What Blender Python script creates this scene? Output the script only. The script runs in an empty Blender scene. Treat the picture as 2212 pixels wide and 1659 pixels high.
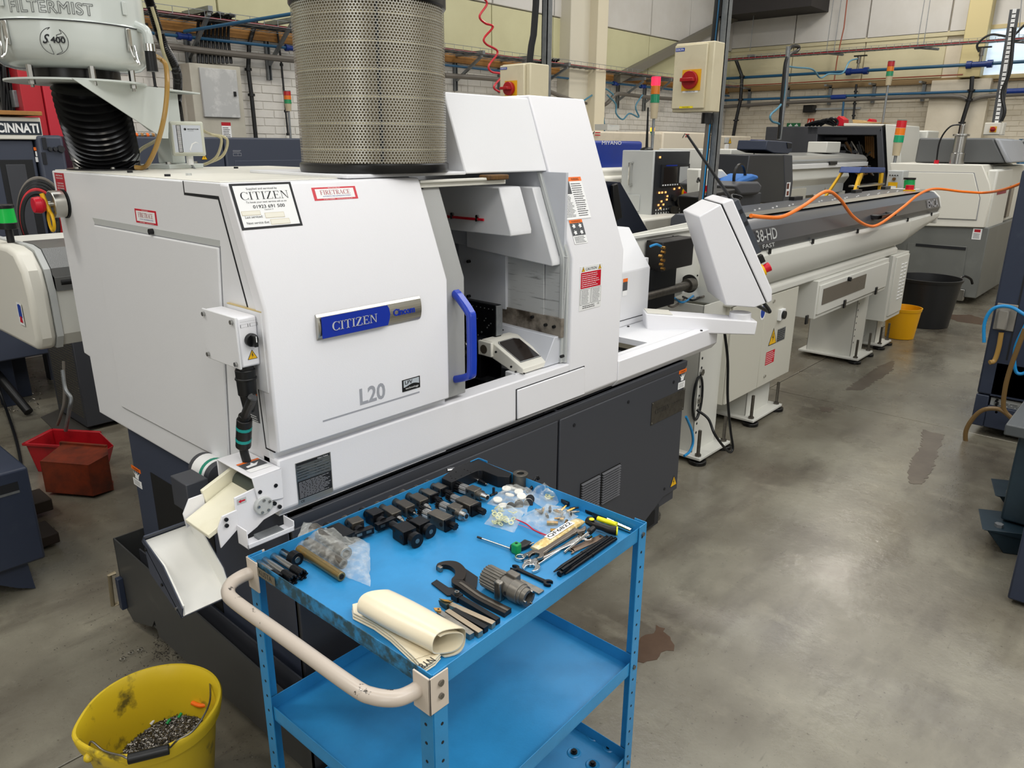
import bpy, bmesh, math, random
import numpy as np
from mathutils import Vector, Matrix, noise
R_ = random.Random(7)
PI = math.pi
C = bpy.context.scene.collection
sc = bpy.context.scene
# ------------------------------------------------------------------ camera
YAW, PITCH, ROLL, FPX, EYE = 0.842963, 0.308594, -0.00679, 1624.29, 1.72
fw = Vector((math.sin(YAW)*math.cos(PITCH), math.cos(YAW)*math.cos(PITCH), -math.sin(PITCH)))
rt = Vector((math.cos(YAW), -math.sin(YAW), 0)); dn = fw.cross(rt)
rt2 = rt*math.cos(ROLL)+dn*math.sin(ROLL); dn2 = -rt*math.sin(ROLL)+dn*math.cos(ROLL)
EYEP = Vector((0, 0, EYE))
cd = bpy.data.cameras.new('camera'); cam = bpy.data.objects.new('camera', cd); C.objects.link(cam)
cd.sensor_width = 36; cd.lens = FPX/2212*36; cd.clip_start = .05; cd.clip_end = 100
mw = Matrix.Identity(4)
for i in range(3):
    mw[i][0] = rt2[i]; mw[i][1] = -dn2[i]; mw[i][2] = -fw[i]; mw[i][3] = EYEP[i]
cam.matrix_world = mw
sc.camera = cam
# ------------------------------------------------------------------ view, world, lights
sc.view_settings.view_transform = 'Standard'; sc.view_settings.look = 'None'
sc.view_settings.exposure = -0.75; sc.view_settings.gamma = 1; sc.view_settings.use_curve_mapping = False
w = bpy.data.worlds.new('world'); sc.world = w; w.use_nodes = True
w.node_tree.nodes['Background'].inputs[0].default_value = (.75, .87, 1, 1)
w.node_tree.nodes['Background'].inputs[1].default_value = 1.3
sc.cycles.max_bounces = 7; sc.cycles.diffuse_bounces = 4; sc.cycles.glossy_bounces = 4
sc.cycles.transmission_bounces = 6; sc.cycles.transparent_max_bounces = 12
sc.cycles.caustics_reflective = False; sc.cycles.caustics_refractive = False
sc.cycles.sample_clamp_indirect = 6
def area(name, loc, sx, sy, power, col=(1, .97, .92), rot=(0, 0, 0), spread=PI):
    l = bpy.data.lights.new(name, 'AREA'); l.shape = 'RECTANGLE'; l.size = sx; l.size_y = sy
    l.energy = power; l.color = col; l.spread = spread
    o = bpy.data.objects.new(name, l); o.location = loc; o.rotation_euler = rot; C.objects.link(o); return o
# rooflights run across the hall; high-bay lamps hang between them
for i, x in enumerate((-2.6, 1.6, 5.8, 10.4)):
    area('rooflight', (x, 1.2, 5.85), 1.3, 8.5, 225, (.97, .985, 1))
for i, (x, y) in enumerate(((-.4, -1.8), (3.8, -1.8), (8.2, -1.2), (3.9, 3.4), (8.4, 4.2), (12, 3.4), (-1.2, 3.6))):
    area('high_bay_lamp', (x, y, 5.2), .55, .55, 85, (1, .93, .82))
area('rooflight', (2.2, -3.7, 5.75), 11, 1.5, 420, (.98, .985, 1))
area('gable_window_light', (-4.2, -1.6, 3.0), 4.5, 2.0, 95, (.95, .98, 1), (0, -PI/2, 0))
area('side_window_light', (2.5, -6.2, 3.2), 7.0, 1.8, 70, (.95, .98, 1), (PI/2, 0, 0))
# ------------------------------------------------------------------ pixel rays onto true planes (2212 x 1659)
def ray(px, py):
    return (fw*FPX + rt2*(px-1106) + dn2*(py-829.5)).normalized()
def at(px, py, x=None, y=None, z=None):
    v = ray(px, py)
    t = (x-EYEP.x)/v.x if x is not None else (y-EYEP.y)/v.y if y is not None else (z-EYEP.z)/v.z
    return EYEP+v*t
def sl(px, py, d=0.):            # on the sloping upper front of the lathe
    v = ray(px, py); k = 1.59-.394*1.347+d
    return EYEP+v*((k+.394*EYEP.z)/(v.y-.394*v.z))
VH = Vector((math.sin(YAW), math.cos(YAW), 0)); VR = Vector((math.cos(YAW), -math.sin(YAW), 0)); UP = Vector((0, 0, 1))
def vp(px, py, p0):              # on the upright plane through p0 that faces the aisle
    v = ray(px, py); return EYEP+v*((Vector(p0)-EYEP).dot(VH)/v.dot(VH))
# ------------------------------------------------------------------ materials
def lin(c):
    c = c.lstrip('#'); r = [int(c[i:i+2], 16)/255 for i in (0, 2, 4)]
    return tuple(x/12.92 if x <= .04045 else ((x+.055)/1.055)**2.4 for x in r)
MT = {}
def mat(n, col, rough=.5, metal=0., nz=None, nscale=6., bump=0., bscale=60., emit=None, estr=1., alpha=1., trans=0., coat=0., ior=1.45, spec=.5, stretch=None):
    """col hex; nz = (hex2, amount, lo, hi): wear colour mixed by noise"""
    if n in MT: return MT[n]
    m = bpy.data.materials.new(n); m.use_nodes = True; nt = m.node_tree; b = nt.nodes['Principled BSDF']
    c = (*lin(col), 1); b.inputs['Base Color'].default_value = c
    b.inputs['Roughness'].default_value = rough; b.inputs['Metallic'].default_value = metal
    b.inputs['IOR'].default_value = ior; b.inputs['Specular IOR Level'].default_value = spec
    if coat: b.inputs['Coat Weight'].default_value = coat; b.inputs['Coat Roughness'].default_value = .1
    if trans: b.inputs['Transmission Weight'].default_value = trans
    if alpha < 1: b.inputs['Alpha'].default_value = alpha
    if emit: b.inputs['Emission Color'].default_value = (*lin(emit), 1); b.inputs['Emission Strength'].default_value = estr
    tc = None
    if nz or bump:
        tc = nt.nodes.new('ShaderNodeTexCoord'); src = tc.outputs['Object']
        if stretch:
            mp = nt.nodes.new('ShaderNodeMapping'); mp.inputs['Scale'].default_value = stretch; nt.links.new(src, mp.inputs[0]); src = mp.outputs[0]
    if nz:
        t = nt.nodes.new('ShaderNodeTexNoise'); t.inputs['Scale'].default_value = nscale; t.inputs['Detail'].default_value = 8; t.inputs['Roughness'].default_value = .62
        nt.links.new(src, t.inputs[0])
        rp = nt.nodes.new('ShaderNodeMapRange'); rp.inputs[1].default_value = nz[2]; rp.inputs[2].default_value = nz[3]; rp.inputs[4].default_value = nz[1]
        nt.links.new(t.outputs[0], rp.inputs[0])
        mx = nt.nodes.new('ShaderNodeMix'); mx.data_type = 'RGBA'; mx.inputs[6].default_value = c; mx.inputs[7].default_value = (*lin(nz[0]), 1)
        nt.links.new(rp.outputs[0], mx.inputs[0]); nt.links.new(mx.outputs[2], b.inputs['Base Color'])
    if bump:
        t = nt.nodes.new('ShaderNodeTexNoise'); t.inputs['Scale'].default_value = bscale; t.inputs['Detail'].default_value = 3
        nt.links.new(src, t.inputs[0]); bp = nt.nodes.new('ShaderNodeBump'); bp.inputs['Strength'].default_value = bump; bp.inputs['Distance'].default_value = .002
        nt.links.new(t.outputs[0], bp.inputs['Height']); nt.links.new(bp.outputs[0], b.inputs['Normal'])
    MT[n] = m; return m
white = mat('panel_white', '#e6e6ea', .42, bump=.12, bscale=420)
sidew = mat('panel_white_side', '#dfe0e3', .45, bump=.12, bscale=420)
cream = mat('panel_cream', '#dedcd2', .4, bump=.1, bscale=300)
inner = mat('inner_sheet', '#c9ccd3', .38, nz=('#5b5145', .35, .58, .8), nscale=5)
scraped = mat('scraped_sheet', '#bdbfbf', .35, nz=('#4a4a48', .75, .56, .72), nscale=9, stretch=(1, 1, 14))
grease = mat('greasy_sheet', '#8b8378', .4, nz=('#2b2219', .9, .42, .62), nscale=12)
slate = mat('slate_paint', '#3d3f45', .45, bump=.15, bscale=500)
slate2 = mat('slate_side_paint', '#3b4150', .45, bump=.15, bscale=500)
tankm = mat('tank_paint', '#3c3d3d', .42, nz=('#5a5a56', .35, .6, .8), nscale=20)
navy = mat('navy_paint', '#2b3345', .45, nz=('#3d4552', .4, .55, .8), nscale=15)
graym = mat('door_gray', '#9fa09f', .4, bump=.15, bscale=500)
ltgray = mat('light_gray', '#b9bcbb', .42, bump=.08, bscale=300)
offw = mat('off_white', '#d6d6cf', .42, bump=.08, bscale=300)
beige = mat('beige_paint', '#cfc5b2', .5, nz=('#a89e8c', .4, .5, .8), nscale=8)
black = mat('black_plastic', '#101113', .38)
blackm = mat('black_oxide', '#17181b', .33, metal=.55, nz=('#2e3034', .5, .5, .8), nscale=40)
rubber = mat('rubber', '#0c0c0d', .3)
dark = mat('dark_void', '#050505', .8)
steel = mat('steel', '#b4b4b2', .24, metal=1.)
steeld = mat('steel_dull', '#8f8c86', .38, metal=1., nz=('#5e5a52', .6, .45, .75), nscale=60)
steelk = mat('steel_grey', '#6d6962', .42, metal=.85, nz=('#47443e', .6, .45, .75), nscale=50)
alu = mat('brushed_alu', '#c3c1b9', .28, metal=1.)
chrome = mat('chrome', '#d5d5d3', .09, metal=1.)
brass = mat('brass', '#b48a4a', .3, metal=1.)
blue = mat('trolley_blue', '#2f8cc6', .34, nz=('#236f9f', .7, .42, .72), nscale=4, bump=.1, bscale=200)
bluew = mat('trolley_blue_worn', '#2f82b5', .5, nz=('#2b4449', .9, .40, .56), nscale=30)
hblue = mat('handle_blue', '#1f3fb4', .22, coat=.5)
logob = mat('logo_blue', '#0e2f9e', .3)
bluebox = mat('box_blue', '#12308a', .35)
putty = mat('putty_tube', '#bdb2a6', .33, nz=('#3a332c', .95, .625, .645), nscale=30, coat=.3)
red = mat('red', '#c8102a', .35)
redm = mat('red_paint', '#b3202c', .4)
redbin = mat('red_bin', '#a81620', .35, nz=('#5d0f14', .7, .5, .75), nscale=10)
brownbin = mat('brown_bin', '#7a2e14', .5, nz=('#3a1a0f', .9, .4, .68), nscale=9)
yellow = mat('yellow', '#e8b410', .4)
ybuck = mat('bucket_yellow', '#cfb325', .4, nz=('#4a4426', .92, .55, .66), nscale=11)
ybuck2 = mat('bucket_amber', '#e8a90c', .38)
orange = mat('orange', '#f0701a', .4)
orangeh = mat('orange_hose', '#f47a1c', .35)
green = mat('green', '#15904a', .35)
paper = mat('paper', '#eceded', .55)
ink = mat('ink', '#15171c', .6)
inkg = mat('ink_grey', '#9fa1a8', .5)
inkb = mat('ink_blue', '#1c3f9c', .5)
woodm = mat('timber', '#a9793f', .6, nz=('#7d5426', .7, .4, .7), nscale=7)
vinyl = mat('cream_vinyl', '#e9ddc2', .3, nz=('#dccfac', .6, .45, .75), nscale=4, bump=.2, bscale=14, coat=.3)
tubem = mat('amber_tube', '#c29a55', .2, trans=.35)
cleart = mat('clear_tube', '#d8cfa8', .2, trans=.4)
pipeb = mat('pipe_blue', '#25597c', .4)
fitb = mat('fitting_blue', '#17357e', .35)
galv = mat('galvanised', '#8f9396', .42, metal=.7, nz=('#6a6e70', .5, .4, .7), nscale=30)
trunk = mat('grey_conduit', '#67625b', .5)
cable = mat('cable', '#121417', .4)
redcab = mat('red_cable', '#b2232b', .4)
poly = mat('white_poly', '#e9e8e2', .35, nz=('#b5b0a2', .45, .56, .78), nscale=10)
polyc = mat('cream_poly', '#e6e2cc', .35, nz=('#c9bf9b', .45, .5, .78), nscale=7)
rust = mat('rust', '#6b4a20', .7, nz=('#3a2612', .8, .4, .7), nscale=60)
glassd = mat('dark_glass', '#26211f', .12, coat=.5)
smoke = mat('smoked_window', '#5a534c', .15)
def glow(n, c, s): return mat(n, c, .3, emit=c, estr=s)
film = bpy.data.materials.new('clear_film'); film.use_nodes = True
_nt = film.node_tree; _b = _nt.nodes['Principled BSDF']; _b.inputs['Base Color'].default_value = (.93, .95, .9, 1); _b.inputs['Roughness'].default_value = .12
_l = _nt.nodes.new('ShaderNodeLayerWeight'); _l.inputs[0].default_value = .28
_n = _nt.nodes.new('ShaderNodeTexNoise'); _n.inputs['Scale'].default_value = 55; _n.inputs['Detail'].default_value = 4
_tc = _nt.nodes.new('ShaderNodeTexCoord'); _nt.links.new(_tc.outputs['Object'], _n.inputs[0])
_r = _nt.nodes.new('ShaderNodeMapRange'); _r.inputs[1].default_value = .45; _r.inputs[2].default_value = .75; _r.inputs[3].default_value = .02; _r.inputs[4].default_value = .24
_nt.links.new(_n.outputs[0], _r.inputs[0]); _a = _nt.nodes.new('ShaderNodeMath'); _a.operation = 'ADD'; _a.use_clamp = True
_m2 = _nt.nodes.new('ShaderNodeMath'); _m2.operation = 'MULTIPLY'; _m2.inputs[1].default_value = .38; _nt.links.new(_l.outputs[1], _m2.inputs[0])
_nt.links.new(_r.outputs[0], _a.inputs[0]); _nt.links.new(_m2.outputs[0], _a.inputs[1]); _nt.links.new(_a.outputs[0], _b.inputs['Alpha'])
_bp = _nt.nodes.new('ShaderNodeBump'); _bp.inputs['Strength'].default_value = .9; _bp.inputs['Distance'].default_value = .004
_nt.links.new(_n.outputs[0], _bp.inputs['Height']); _nt.links.new(_bp.outputs[0], _b.inputs['Normal'])
# ------------------------------------------------------------------ mesh builder
def V(*a): return Vector(a)
def spline(pts, k=8):
    P = [Vector(p) for p in pts]
    if len(P) < 3: return P
    P = [P[0]*2-P[1]]+P+[P[-1]*2-P[-2]]; out = []
    for i in range(1, len(P)-2):
        a, b, c, d = P[i-1:i+3]
        for j in range(k):
            t = j/k; out.append(.5*((2*b)+(c-a)*t+(2*a-5*b+4*c-d)*t*t+(3*b-a-3*c+d)*t*t*t))
    out.append(P[-2]); return out
class Pl:
    def __init__(s, o, u, v): s.o = Vector(o); s.u = Vector(u).normalized(); s.v = Vector(v).normalized(); s.n = s.u.cross(s.v)
    def p(s, a, b, l=0): return s.o+s.u*a+s.v*b+s.n*l
    def off(s, a, b): q = Pl(s.o+s.u*a+s.v*b, s.u, s.v); return q
class M:
    def __init__(s, T=None): s.v = []; s.f = []; s.k = []; s.ms = []; s.T = T
    def mi(s, m):
        if m is None: return 0
        if m not in s.ms: s.ms.append(m)
        return s.ms.index(m)
    def add(s, vs, fs, m=None):
        n = len(s.v)
        if s.T is not None: vs = [s.T @ Vector(p) for p in vs]
        s.v += [tuple(p) for p in vs]; s.f += [tuple(i+n for i in f) for f in fs]
        s.k += [m]*len(fs); return s
    def box(s, a, b, m=None):
        (x0, y0, z0), (x1, y1, z1) = a, b
        return s.hexa([(x0, y0, z0), (x1, y0, z0), (x1, y1, z0), (x0, y1, z0), (x0, y0, z1), (x1, y0, z1), (x1, y1, z1), (x0, y1, z1)], m)
    def hexa(s, p, m=None):
        return s.add(p, [(0, 3, 2, 1), (4, 5, 6, 7), (0, 1, 5, 4), (1, 2, 6, 5), (2, 3, 7, 6), (3, 0, 4, 7)], m)
    def ext(s, pts, vec, m=None):
        n = len(pts); vec = Vector(vec); a = [Vector(p) for p in pts]; b = [p+vec for p in a]
        return s.add(a+b, [tuple(range(n))[::-1], tuple(range(n, 2*n))]+[(i, (i+1) % n, n+(i+1) % n, n+i) for i in range(n)], m)
    def prof(s, pts, x0, x1, m=None):       # profile in (y,z) extruded along x
        return s.ext([(x0, y, z) for y, z in pts], (x1-x0, 0, 0), m)
    def bx(s, pl, a0, b0, a1, b1, l0, l1, m=None):
        return s.ext([pl.p(a0, b0, l0), pl.p(a1, b0, l0), pl.p(a1, b1, l0), pl.p(a0, b1, l0)], pl.n*(l1-l0), m)
    def rc(s, pl, a0, b0, a1, b1, l, m=None):
        return s.add([pl.p(a0, b0, l), pl.p(a1, b0, l), pl.p(a1, b1, l), pl.p(a0, b1, l)], [(0, 1, 2, 3)], m)
    def pg(s, pl, pts, l, m=None):
        return s.add([pl.p(a, b, l) for a, b in pts], [tuple(range(len(pts)))], m)
    def cyl(s, p, q, r, r2=None, n=14, m=None):
        p = Vector(p); q = Vector(q); r2 = r if r2 is None else r2; d = (q-p).normalized()
        u = d.orthogonal().normalized(); w = d.cross(u)
        a = [p+(u*math.cos(2*PI*i/n)+w*math.sin(2*PI*i/n))*r for i in range(n)]
        b = [q+(u*math.cos(2*PI*i/n)+w*math.sin(2*PI*i/n))*r2 for i in range(n)]
        return s.add(a+b, [tuple(range(n))[::-1], tuple(range(n, 2*n))]+[(i, (i+1) % n, n+(i+1) % n, n+i) for i in range(n)], m)
    def tube(s, pts, r, n=8, m=None, k=0, cap=True):
        P = spline(pts, k) if k else [Vector(p) for p in pts]
        rr = r if callable(r) else (lambda t: r); N = len(P); ring = []; u = None
        for i, p in enumerate(P):
            d = (P[min(i+1, N-1)]-P[max(i-1, 0)]).normalized()
            if u is None: u = d.orthogonal().normalized()
            u = (u-d*u.dot(d)).normalized(); w = d.cross(u); R = rr(i/(N-1))
            ring += [p+(u*math.cos(2*PI*j/n)+w*math.sin(2*PI*j/n))*R for j in range(n)]
        fs = [(i*n+j, i*n+(j+1) % n, (i+1)*n+(j+1) % n, (i+1)*n+j) for i in range(N-1) for j in range(n)]
        if cap: fs += [tuple(range(n))[::-1], tuple(range((N-1)*n, N*n))]
        return s.add(ring, fs, m)
    def lathe(s, o, prof, n=32, d=(0, 0, 1), m=None, a0=0, a1=2*PI, sx=1, sy=1, cap=False):
        o = Vector(o); d = Vector(d).normalized()
        u = Vector((1, 0, 0)) if abs(d.z) > .9 else d.orthogonal().normalized(); u = (u-d*u.dot(d)).normalized(); w = d.cross(u)
        full = abs(a1-a0-2*PI) < 1e-6; k = n if full else n+1
        vs = [o+d*h+(u*math.cos(a0+(a1-a0)*j/n)*sx+w*math.sin(a0+(a1-a0)*j/n)*sy)*r for r, h in prof for j in range(k)]
        fs = []
        for i in range(len(prof)-1):
            for j in range(n if full else n):
                j2 = (j+1) % k if full else j+1
                fs.append((i*k+j, i*k+j2, (i+1)*k+j2, (i+1)*k+j))
        if cap: fs += [tuple(range(k))[::-1], tuple(range((len(prof)-1)*k, len(prof)*k))]
        return s.add(vs, fs, m)
    def ball(s, c, r, n=12, m=None, sz=1):
        return s.lathe(c, [(r*math.sin(PI*i/8), -r*sz*math.cos(PI*i/8)) for i in range(9)], n, m=m)
    def gear(s, p, q, r, n=14, dep=.14, m=None):     # splined / knurled cylinder
        p = Vector(p); q = Vector(q); d = (q-p).normalized(); u = d.orthogonal().normalized(); w = d.cross(u); k = 4*n
        R = [r if (j % 4) < 2 else r*(1-dep) for j in range(k)]
        a = [p+(u*math.cos(2*PI*j/k)+w*math.sin(2*PI*j/k))*R[j] for j in range(k)]; b = [x+(q-p) for x in a]
        return s.add(a+b, [tuple(range(k))[::-1], tuple(range(k, 2*k))]+[(i, (i+1) % k, k+(i+1) % k, k+i) for i in range(k)], m)
    def text(s, pl, t, a0, b0, w, h, l, m=None, off=0., shear=0., ext=0.):
        cu = bpy.data.curves.new('t', 'FONT'); cu.body = t; cu.size = 1; cu.offset = off; cu.shear = shear; cu.resolution_u = 3; cu.extrude = ext
        ob = bpy.data.objects.new('t', cu); me = bpy.data.meshes.new_from_object(ob)
        vs = [v.co.copy() for v in me.vertices]; fs = [tuple(p.vertices) for p in me.polygons]
        bpy.data.objects.remove(ob); bpy.data.curves.remove(cu)
        if vs:
            x0 = min(v.x for v in vs); x1 = max(v.x for v in vs); y0 = min(v.y for v in vs); y1 = max(v.y for v in vs)
            sx = w/(x1-x0) if w else h/(y1-y0); sy = h/(y1-y0) if h else sx
            s.add([pl.p(a0+(v.x-x0)*sx, b0+(v.y-y0)*sy, l+v.z) for v in vs], fs, m)
        bpy.data.meshes.remove(me); return s
    def lines(s, pl, a0, b0, a1, b1, n, l, m, th=.38, rag=.25):
        hh = (b1-b0)/n
        for i in range(n):
            y = b1-(i+.5)*hh; e = a1-(a1-a0)*rag*R_.random(); x = a0
            while x < e:
                wl = (a1-a0)*R_.uniform(.06, .17); x2 = min(e, x+wl)
                s.rc(pl, x, y-hh*th/2, x2, y+hh*th/2, l, m); x = x2+(a1-a0)*.02
        return s
    def serif(s, pl, t, a0, b0, w, h, l, m=None, ext=0., wt=1.):
        G = []; cx = 0
        for ch in t:
            cw, pol = glyph(ch, wt); G += [[(cx+x, y) for x, y in p] for p in pol]; cx += cw+.12
        k = w/(cx-.12)
        for p in G:
            if ext: s.ext([pl.p(a0+x*k, b0+y*h, l) for x, y in p], pl.n*ext, m)
            else: s.pg(pl, [(a0+x*k, b0+y*h) for x, y in p], l, m)
        return s
    def build(s, name, m, parent=None, bev=0., bseg=2, ang=30, smooth=True, org=None, thick=0.):
        o3 = Vector((0, 0, 0))
        if parent is not None: o3 = ORG.get(parent.name, Vector((0, 0, 0)))
        if org is not None: o3 = Vector(org)
        me = bpy.data.meshes.new(name)
        me.from_pydata([(v[0]-o3.x, v[1]-o3.y, v[2]-o3.z) for v in s.v], [], s.f)
        me.materials.append(m); idx = {None: 0}
        for k in s.k:
            if k is not None and k not in idx and k is not m: me.materials.append(k); idx[k] = len(me.materials)-1
        idx[m] = 0
        me.polygons.foreach_set('material_index', [idx[k] for k in s.k])
        bm = bmesh.new(); bm.from_mesh(me); bmesh.ops.recalc_face_normals(bm, faces=bm.faces); bm.to_mesh(me); bm.free()
        if smooth:
            me.polygons.foreach_set('use_smooth', [True]*len(me.polygons)); me.set_sharp_from_angle(angle=math.radians(ang))
        o = bpy.data.objects.new(name, me); C.objects.link(o)
        if parent is not None: o.parent = parent; ORG[o.name] = o3
        if org is not None: o.location = o3; ORG[o.name] = o3
        if thick:
            md = o.modifiers.new('solid', 'SOLIDIFY'); md.thickness = thick; md.offset = -1
        if bev:
            md = o.modifiers.new('bevel', 'BEVEL'); md.width = bev; md.segments = bseg; md.limit_method = 'ANGLE'; md.angle_limit = math.radians(35)
            md.harden_normals = False
        return o
ORG = {}
def ring_pts(cx, cy, rx, ry, a0, a1, n): return [(cx+rx*math.cos(a0+(a1-a0)*i/n), cy+ry*math.sin(a0+(a1-a0)*i/n)) for i in range(n+1)]
def glyph(ch, wt=1.):
    T = .13*wt; t = .045*wt; Sf = .04
    def b(x0, y0, x1, y1): return [(x0, y0), (x1, y0), (x1, y1), (x0, y1)]
    if ch == 'I': return .36, [b(.18-T/2, 0, .18+T/2, 1), b(0, 0, .36, Sf), b(0, 1-Sf, .36, 1)]
    if ch == 'T': return .8, [b(.4-T/2, 0, .4+T/2, 1), b(.22, 0, .58, Sf), b(0, 1-Sf, .8, 1), b(0, .78, t, 1), b(.8-t, .78, .8, 1)]
    if ch == 'L': return .72, [b(.1, 0, .1+T, 1), b(0, 0, .7, Sf), b(0, 1-Sf, .36, 1), b(.7-t, 0, .7, .26)]
    if ch in 'EF':
        p = [b(.1, 0, .1+T, 1), b(0, 1-Sf, .7, 1), b(.1, .49, .52, .49+Sf), b(.52-t, .4, .52, .62), b(.7-t, .78, .7, 1)]
        p += [b(0, 0, .74, Sf), b(.74-t, 0, .74, .24)] if ch == 'E' else [b(0, 0, .38, Sf)]
        return .74 if ch == 'E' else .7, p
    if ch == 'Z': return .78, [b(.03, 1-Sf, .75, 1), b(.03, .78, .03+t, 1), b(0, 0, .78, Sf), b(.78-t, 0, .78, .24), [(0, 0), (T*1.3, 0), (.75, 1), (.75-T*1.3, 1)]]
    if ch == 'N': return .92, [b(.12, 0, .12+t, 1), b(.78, 0, .78+t, 1), [(.06, 1), (.06+T*1.4, 1), (.82, 0), (.82-t*1.6, 0)], b(0, 0, .28, Sf), b(.66, 1-Sf, .94, 1), b(0, 1-Sf, .22, 1)]
    if ch == 'A': return .86, [[(0, 0), (t, 0), (.43, 1), (.40, 1)], [(.86, 0), (.86-T*1.1, 0), (.36, 1), (.46, 1)], b(.16, .34, .62, .34+Sf), b(-.06, 0, .2, Sf), b(.6, 0, .94, Sf)]
    if ch == 'R':
        o = ring_pts(.38, .755, .34, .245, -PI/2, PI/2, 12); i = ring_pts(.38, .755, .34-T, .245-Sf, -PI/2, PI/2, 12)
        q = [[o[k], o[k+1], i[k+1], i[k]] for k in range(12)]
        return .8, [b(.1, 0, .1+T, 1), b(0, 0, .36, Sf), b(0, 1-Sf, .38, 1), b(.1, .51, .38, .51+Sf), [(.34, .52), (.34+T, .52), (.82, 0), (.82-T*1.2, 0)]]+q
    if ch == 'C':
        q = []; n = 26; a0, a1 = .6, 2*PI-.6
        for k in range(n):
            f = []
            for e in (k, k+1):
                a = a0+(a1-a0)*e/n; th = t+(T*1.25-t)*max(0, -math.cos(a))**1.3
                f.append(((.46+.46*math.cos(a), .5+.52*math.sin(a)), (.46+(.46-th)*math.cos(a), .5+(.52-th*.8)*math.sin(a))))
            q.append([f[0][0], f[1][0], f[1][1], f[0][1]])
        return .86, q+[b(.80, .72, .80+t, 1), b(.8, .0, .8+t, .24)]
    return .4, []
def tag(o, label=None, cat=None, group=None, kind=None):
    if label: o['label'] = label
    if cat: o['category'] = cat
    if group: o['group'] = group
    if kind: o['kind'] = kind
    return o
def thing(name, label, cat, loc=(0, 0, 0), group=None, rot=None):
    o = bpy.data.objects.new(name, None); o.empty_display_size = .1; C.objects.link(o); o.location = loc
    if rot is not None: o.rotation_euler = rot
    else: ORG[o.name] = Vector(loc)
    if rot is not None: ORG[o.name] = Vector((0, 0, 0))
    return tag(o, label, cat, group)
def one(m, name, material, label, cat, org, group=None, **k):
    return tag(m.build(name, material, org=org, **k), label, cat, group)
def struct(m, name, material, **k): return tag(m.build(name, material, **k), kind='structure')
def copy_tree(o, parent=None):
    c = o.copy(); C.objects.link(c)
    if parent is not None: c.parent = parent
    for ch in [x for x in bpy.data.objects if x.parent is o]: copy_tree(ch, c)
    return c
def frame(o, xd, up=(0, 0, 1)):
    x = Vector(xd).normalized(); z = Vector(up); z = (z-x*z.dot(x)).normalized(); y = z.cross(x)
    return Matrix(((x.x, y.x, z.x, o[0]), (x.y, y.y, z.y, o[1]), (x.z, y.z, z.z, o[2]), (0, 0, 0, 1)))
def bolt(m, p, n, r=.006, h=.004, mt=None):
    p = Vector(p); n = Vector(n); m.cyl(p, p+n*h, r, n=6 if h > .006 else 10, m=mt)
def tri(m, pl, a, b, s_, l):           # yellow hazard triangle
    m.pg(pl, [(a, b), (a+s_, b), (a+s_/2, b+s_*.9)], l, ink)
    m.pg(pl, [(a+s_*.07, b+s_*.04), (a+s_*.93, b+s_*.04), (a+s_/2, b+s_*.8)], l+.0003, yellow)
    m.pg(pl, [(a+s_*.52, b+s_*.62), (a+s_*.4, b+s_*.36), (a+s_*.5, b+s_*.36), (a+s_*.46, b+s_*.1), (a+s_*.6, b+s_*.42), (a+s_*.51, b+s_*.42), (a+s_*.58, b+s_*.62)], l+.0006, ink)
# ================================================================== SETTING
WY, WX = 7.0, 13.8
fl = bpy.data.materials.new('concrete_floor'); fl.use_nodes = True
def floor_nodes(m):
    nt = m.node_tree; b = nt.nodes['Principled BSDF']; N = nt.nodes.new; L = nt.links.new
    tc = N('ShaderNodeTexCoord')
    def noi(s, d=8, r=.6, st=None):
        t = N('ShaderNodeTexNoise'); t.inputs['Scale'].default_value = s; t.inputs['Detail'].default_value = d; t.inputs['Roughness'].default_value = r
        if st:
            mp = N('ShaderNodeMapping'); mp.inputs['Scale'].default_value = st; L(tc.outputs['Object'], mp.inputs[0]); L(mp.outputs[0], t.inputs[0])
        else: L(tc.outputs['Object'], t.inputs[0])
        return t
    def rng(src, a, b_, c=0, d=1):
        r = N('ShaderNodeMapRange'); r.inputs[1].default_value = a; r.inputs[2].default_value = b_; r.inputs[3].default_value = c; r.inputs[4].default_value = d; L(src, r.inputs[0]); return r.outputs[0]
    def mixc(f, a, c):
        x = N('ShaderNodeMix'); x.data_type = 'RGBA'
        if isinstance(a, str): x.inputs[6].default_value = (*lin(a), 1)
        else: L(a, x.inputs[6])
        x.inputs[7].default_value = (*lin(c), 1); L(f, x.inputs[0]); return x.outputs[2]
    c = mixc(rng(noi(1.1).outputs[0], .38, .64), '#827e70', '#5f594d')
    c = mixc(rng(noi(2.4, st=(.6, 1.6, 1)).outputs[0], .5, .72, 0, .75), c, '#463f37')
    c = mixc(rng(noi(7, st=(1, .5, 1)).outputs[0], .56, .75, 0, .5), c, '#989382')
    c = mixc(rng(noi(70, 2).outputs[0], .66, .72, 0, .55), c, '#3b352e')
    c = mixc(rng(noi(24, 3, .5, (.35, 1.5, 1)).outputs[0], .66, .73, 0, .4), c, '#4d453c')
    L(c, b.inputs['Base Color'])
    L(rng(noi(3.2).outputs[0], .35, .7, .2, .42), b.inputs['Roughness'])
    bp = N('ShaderNodeBump'); bp.inputs['Strength'].default_value = .16; bp.inputs['Distance'].default_value = .01
    L(noi(26, 5).outputs[0], bp.inputs['Height']); L(bp.outputs[0], b.inputs['Normal'])
    b.inputs['Coat Weight'].default_value = .3; b.inputs['Coat Roughness'].default_value = .25
floor_nodes(fl)
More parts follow.
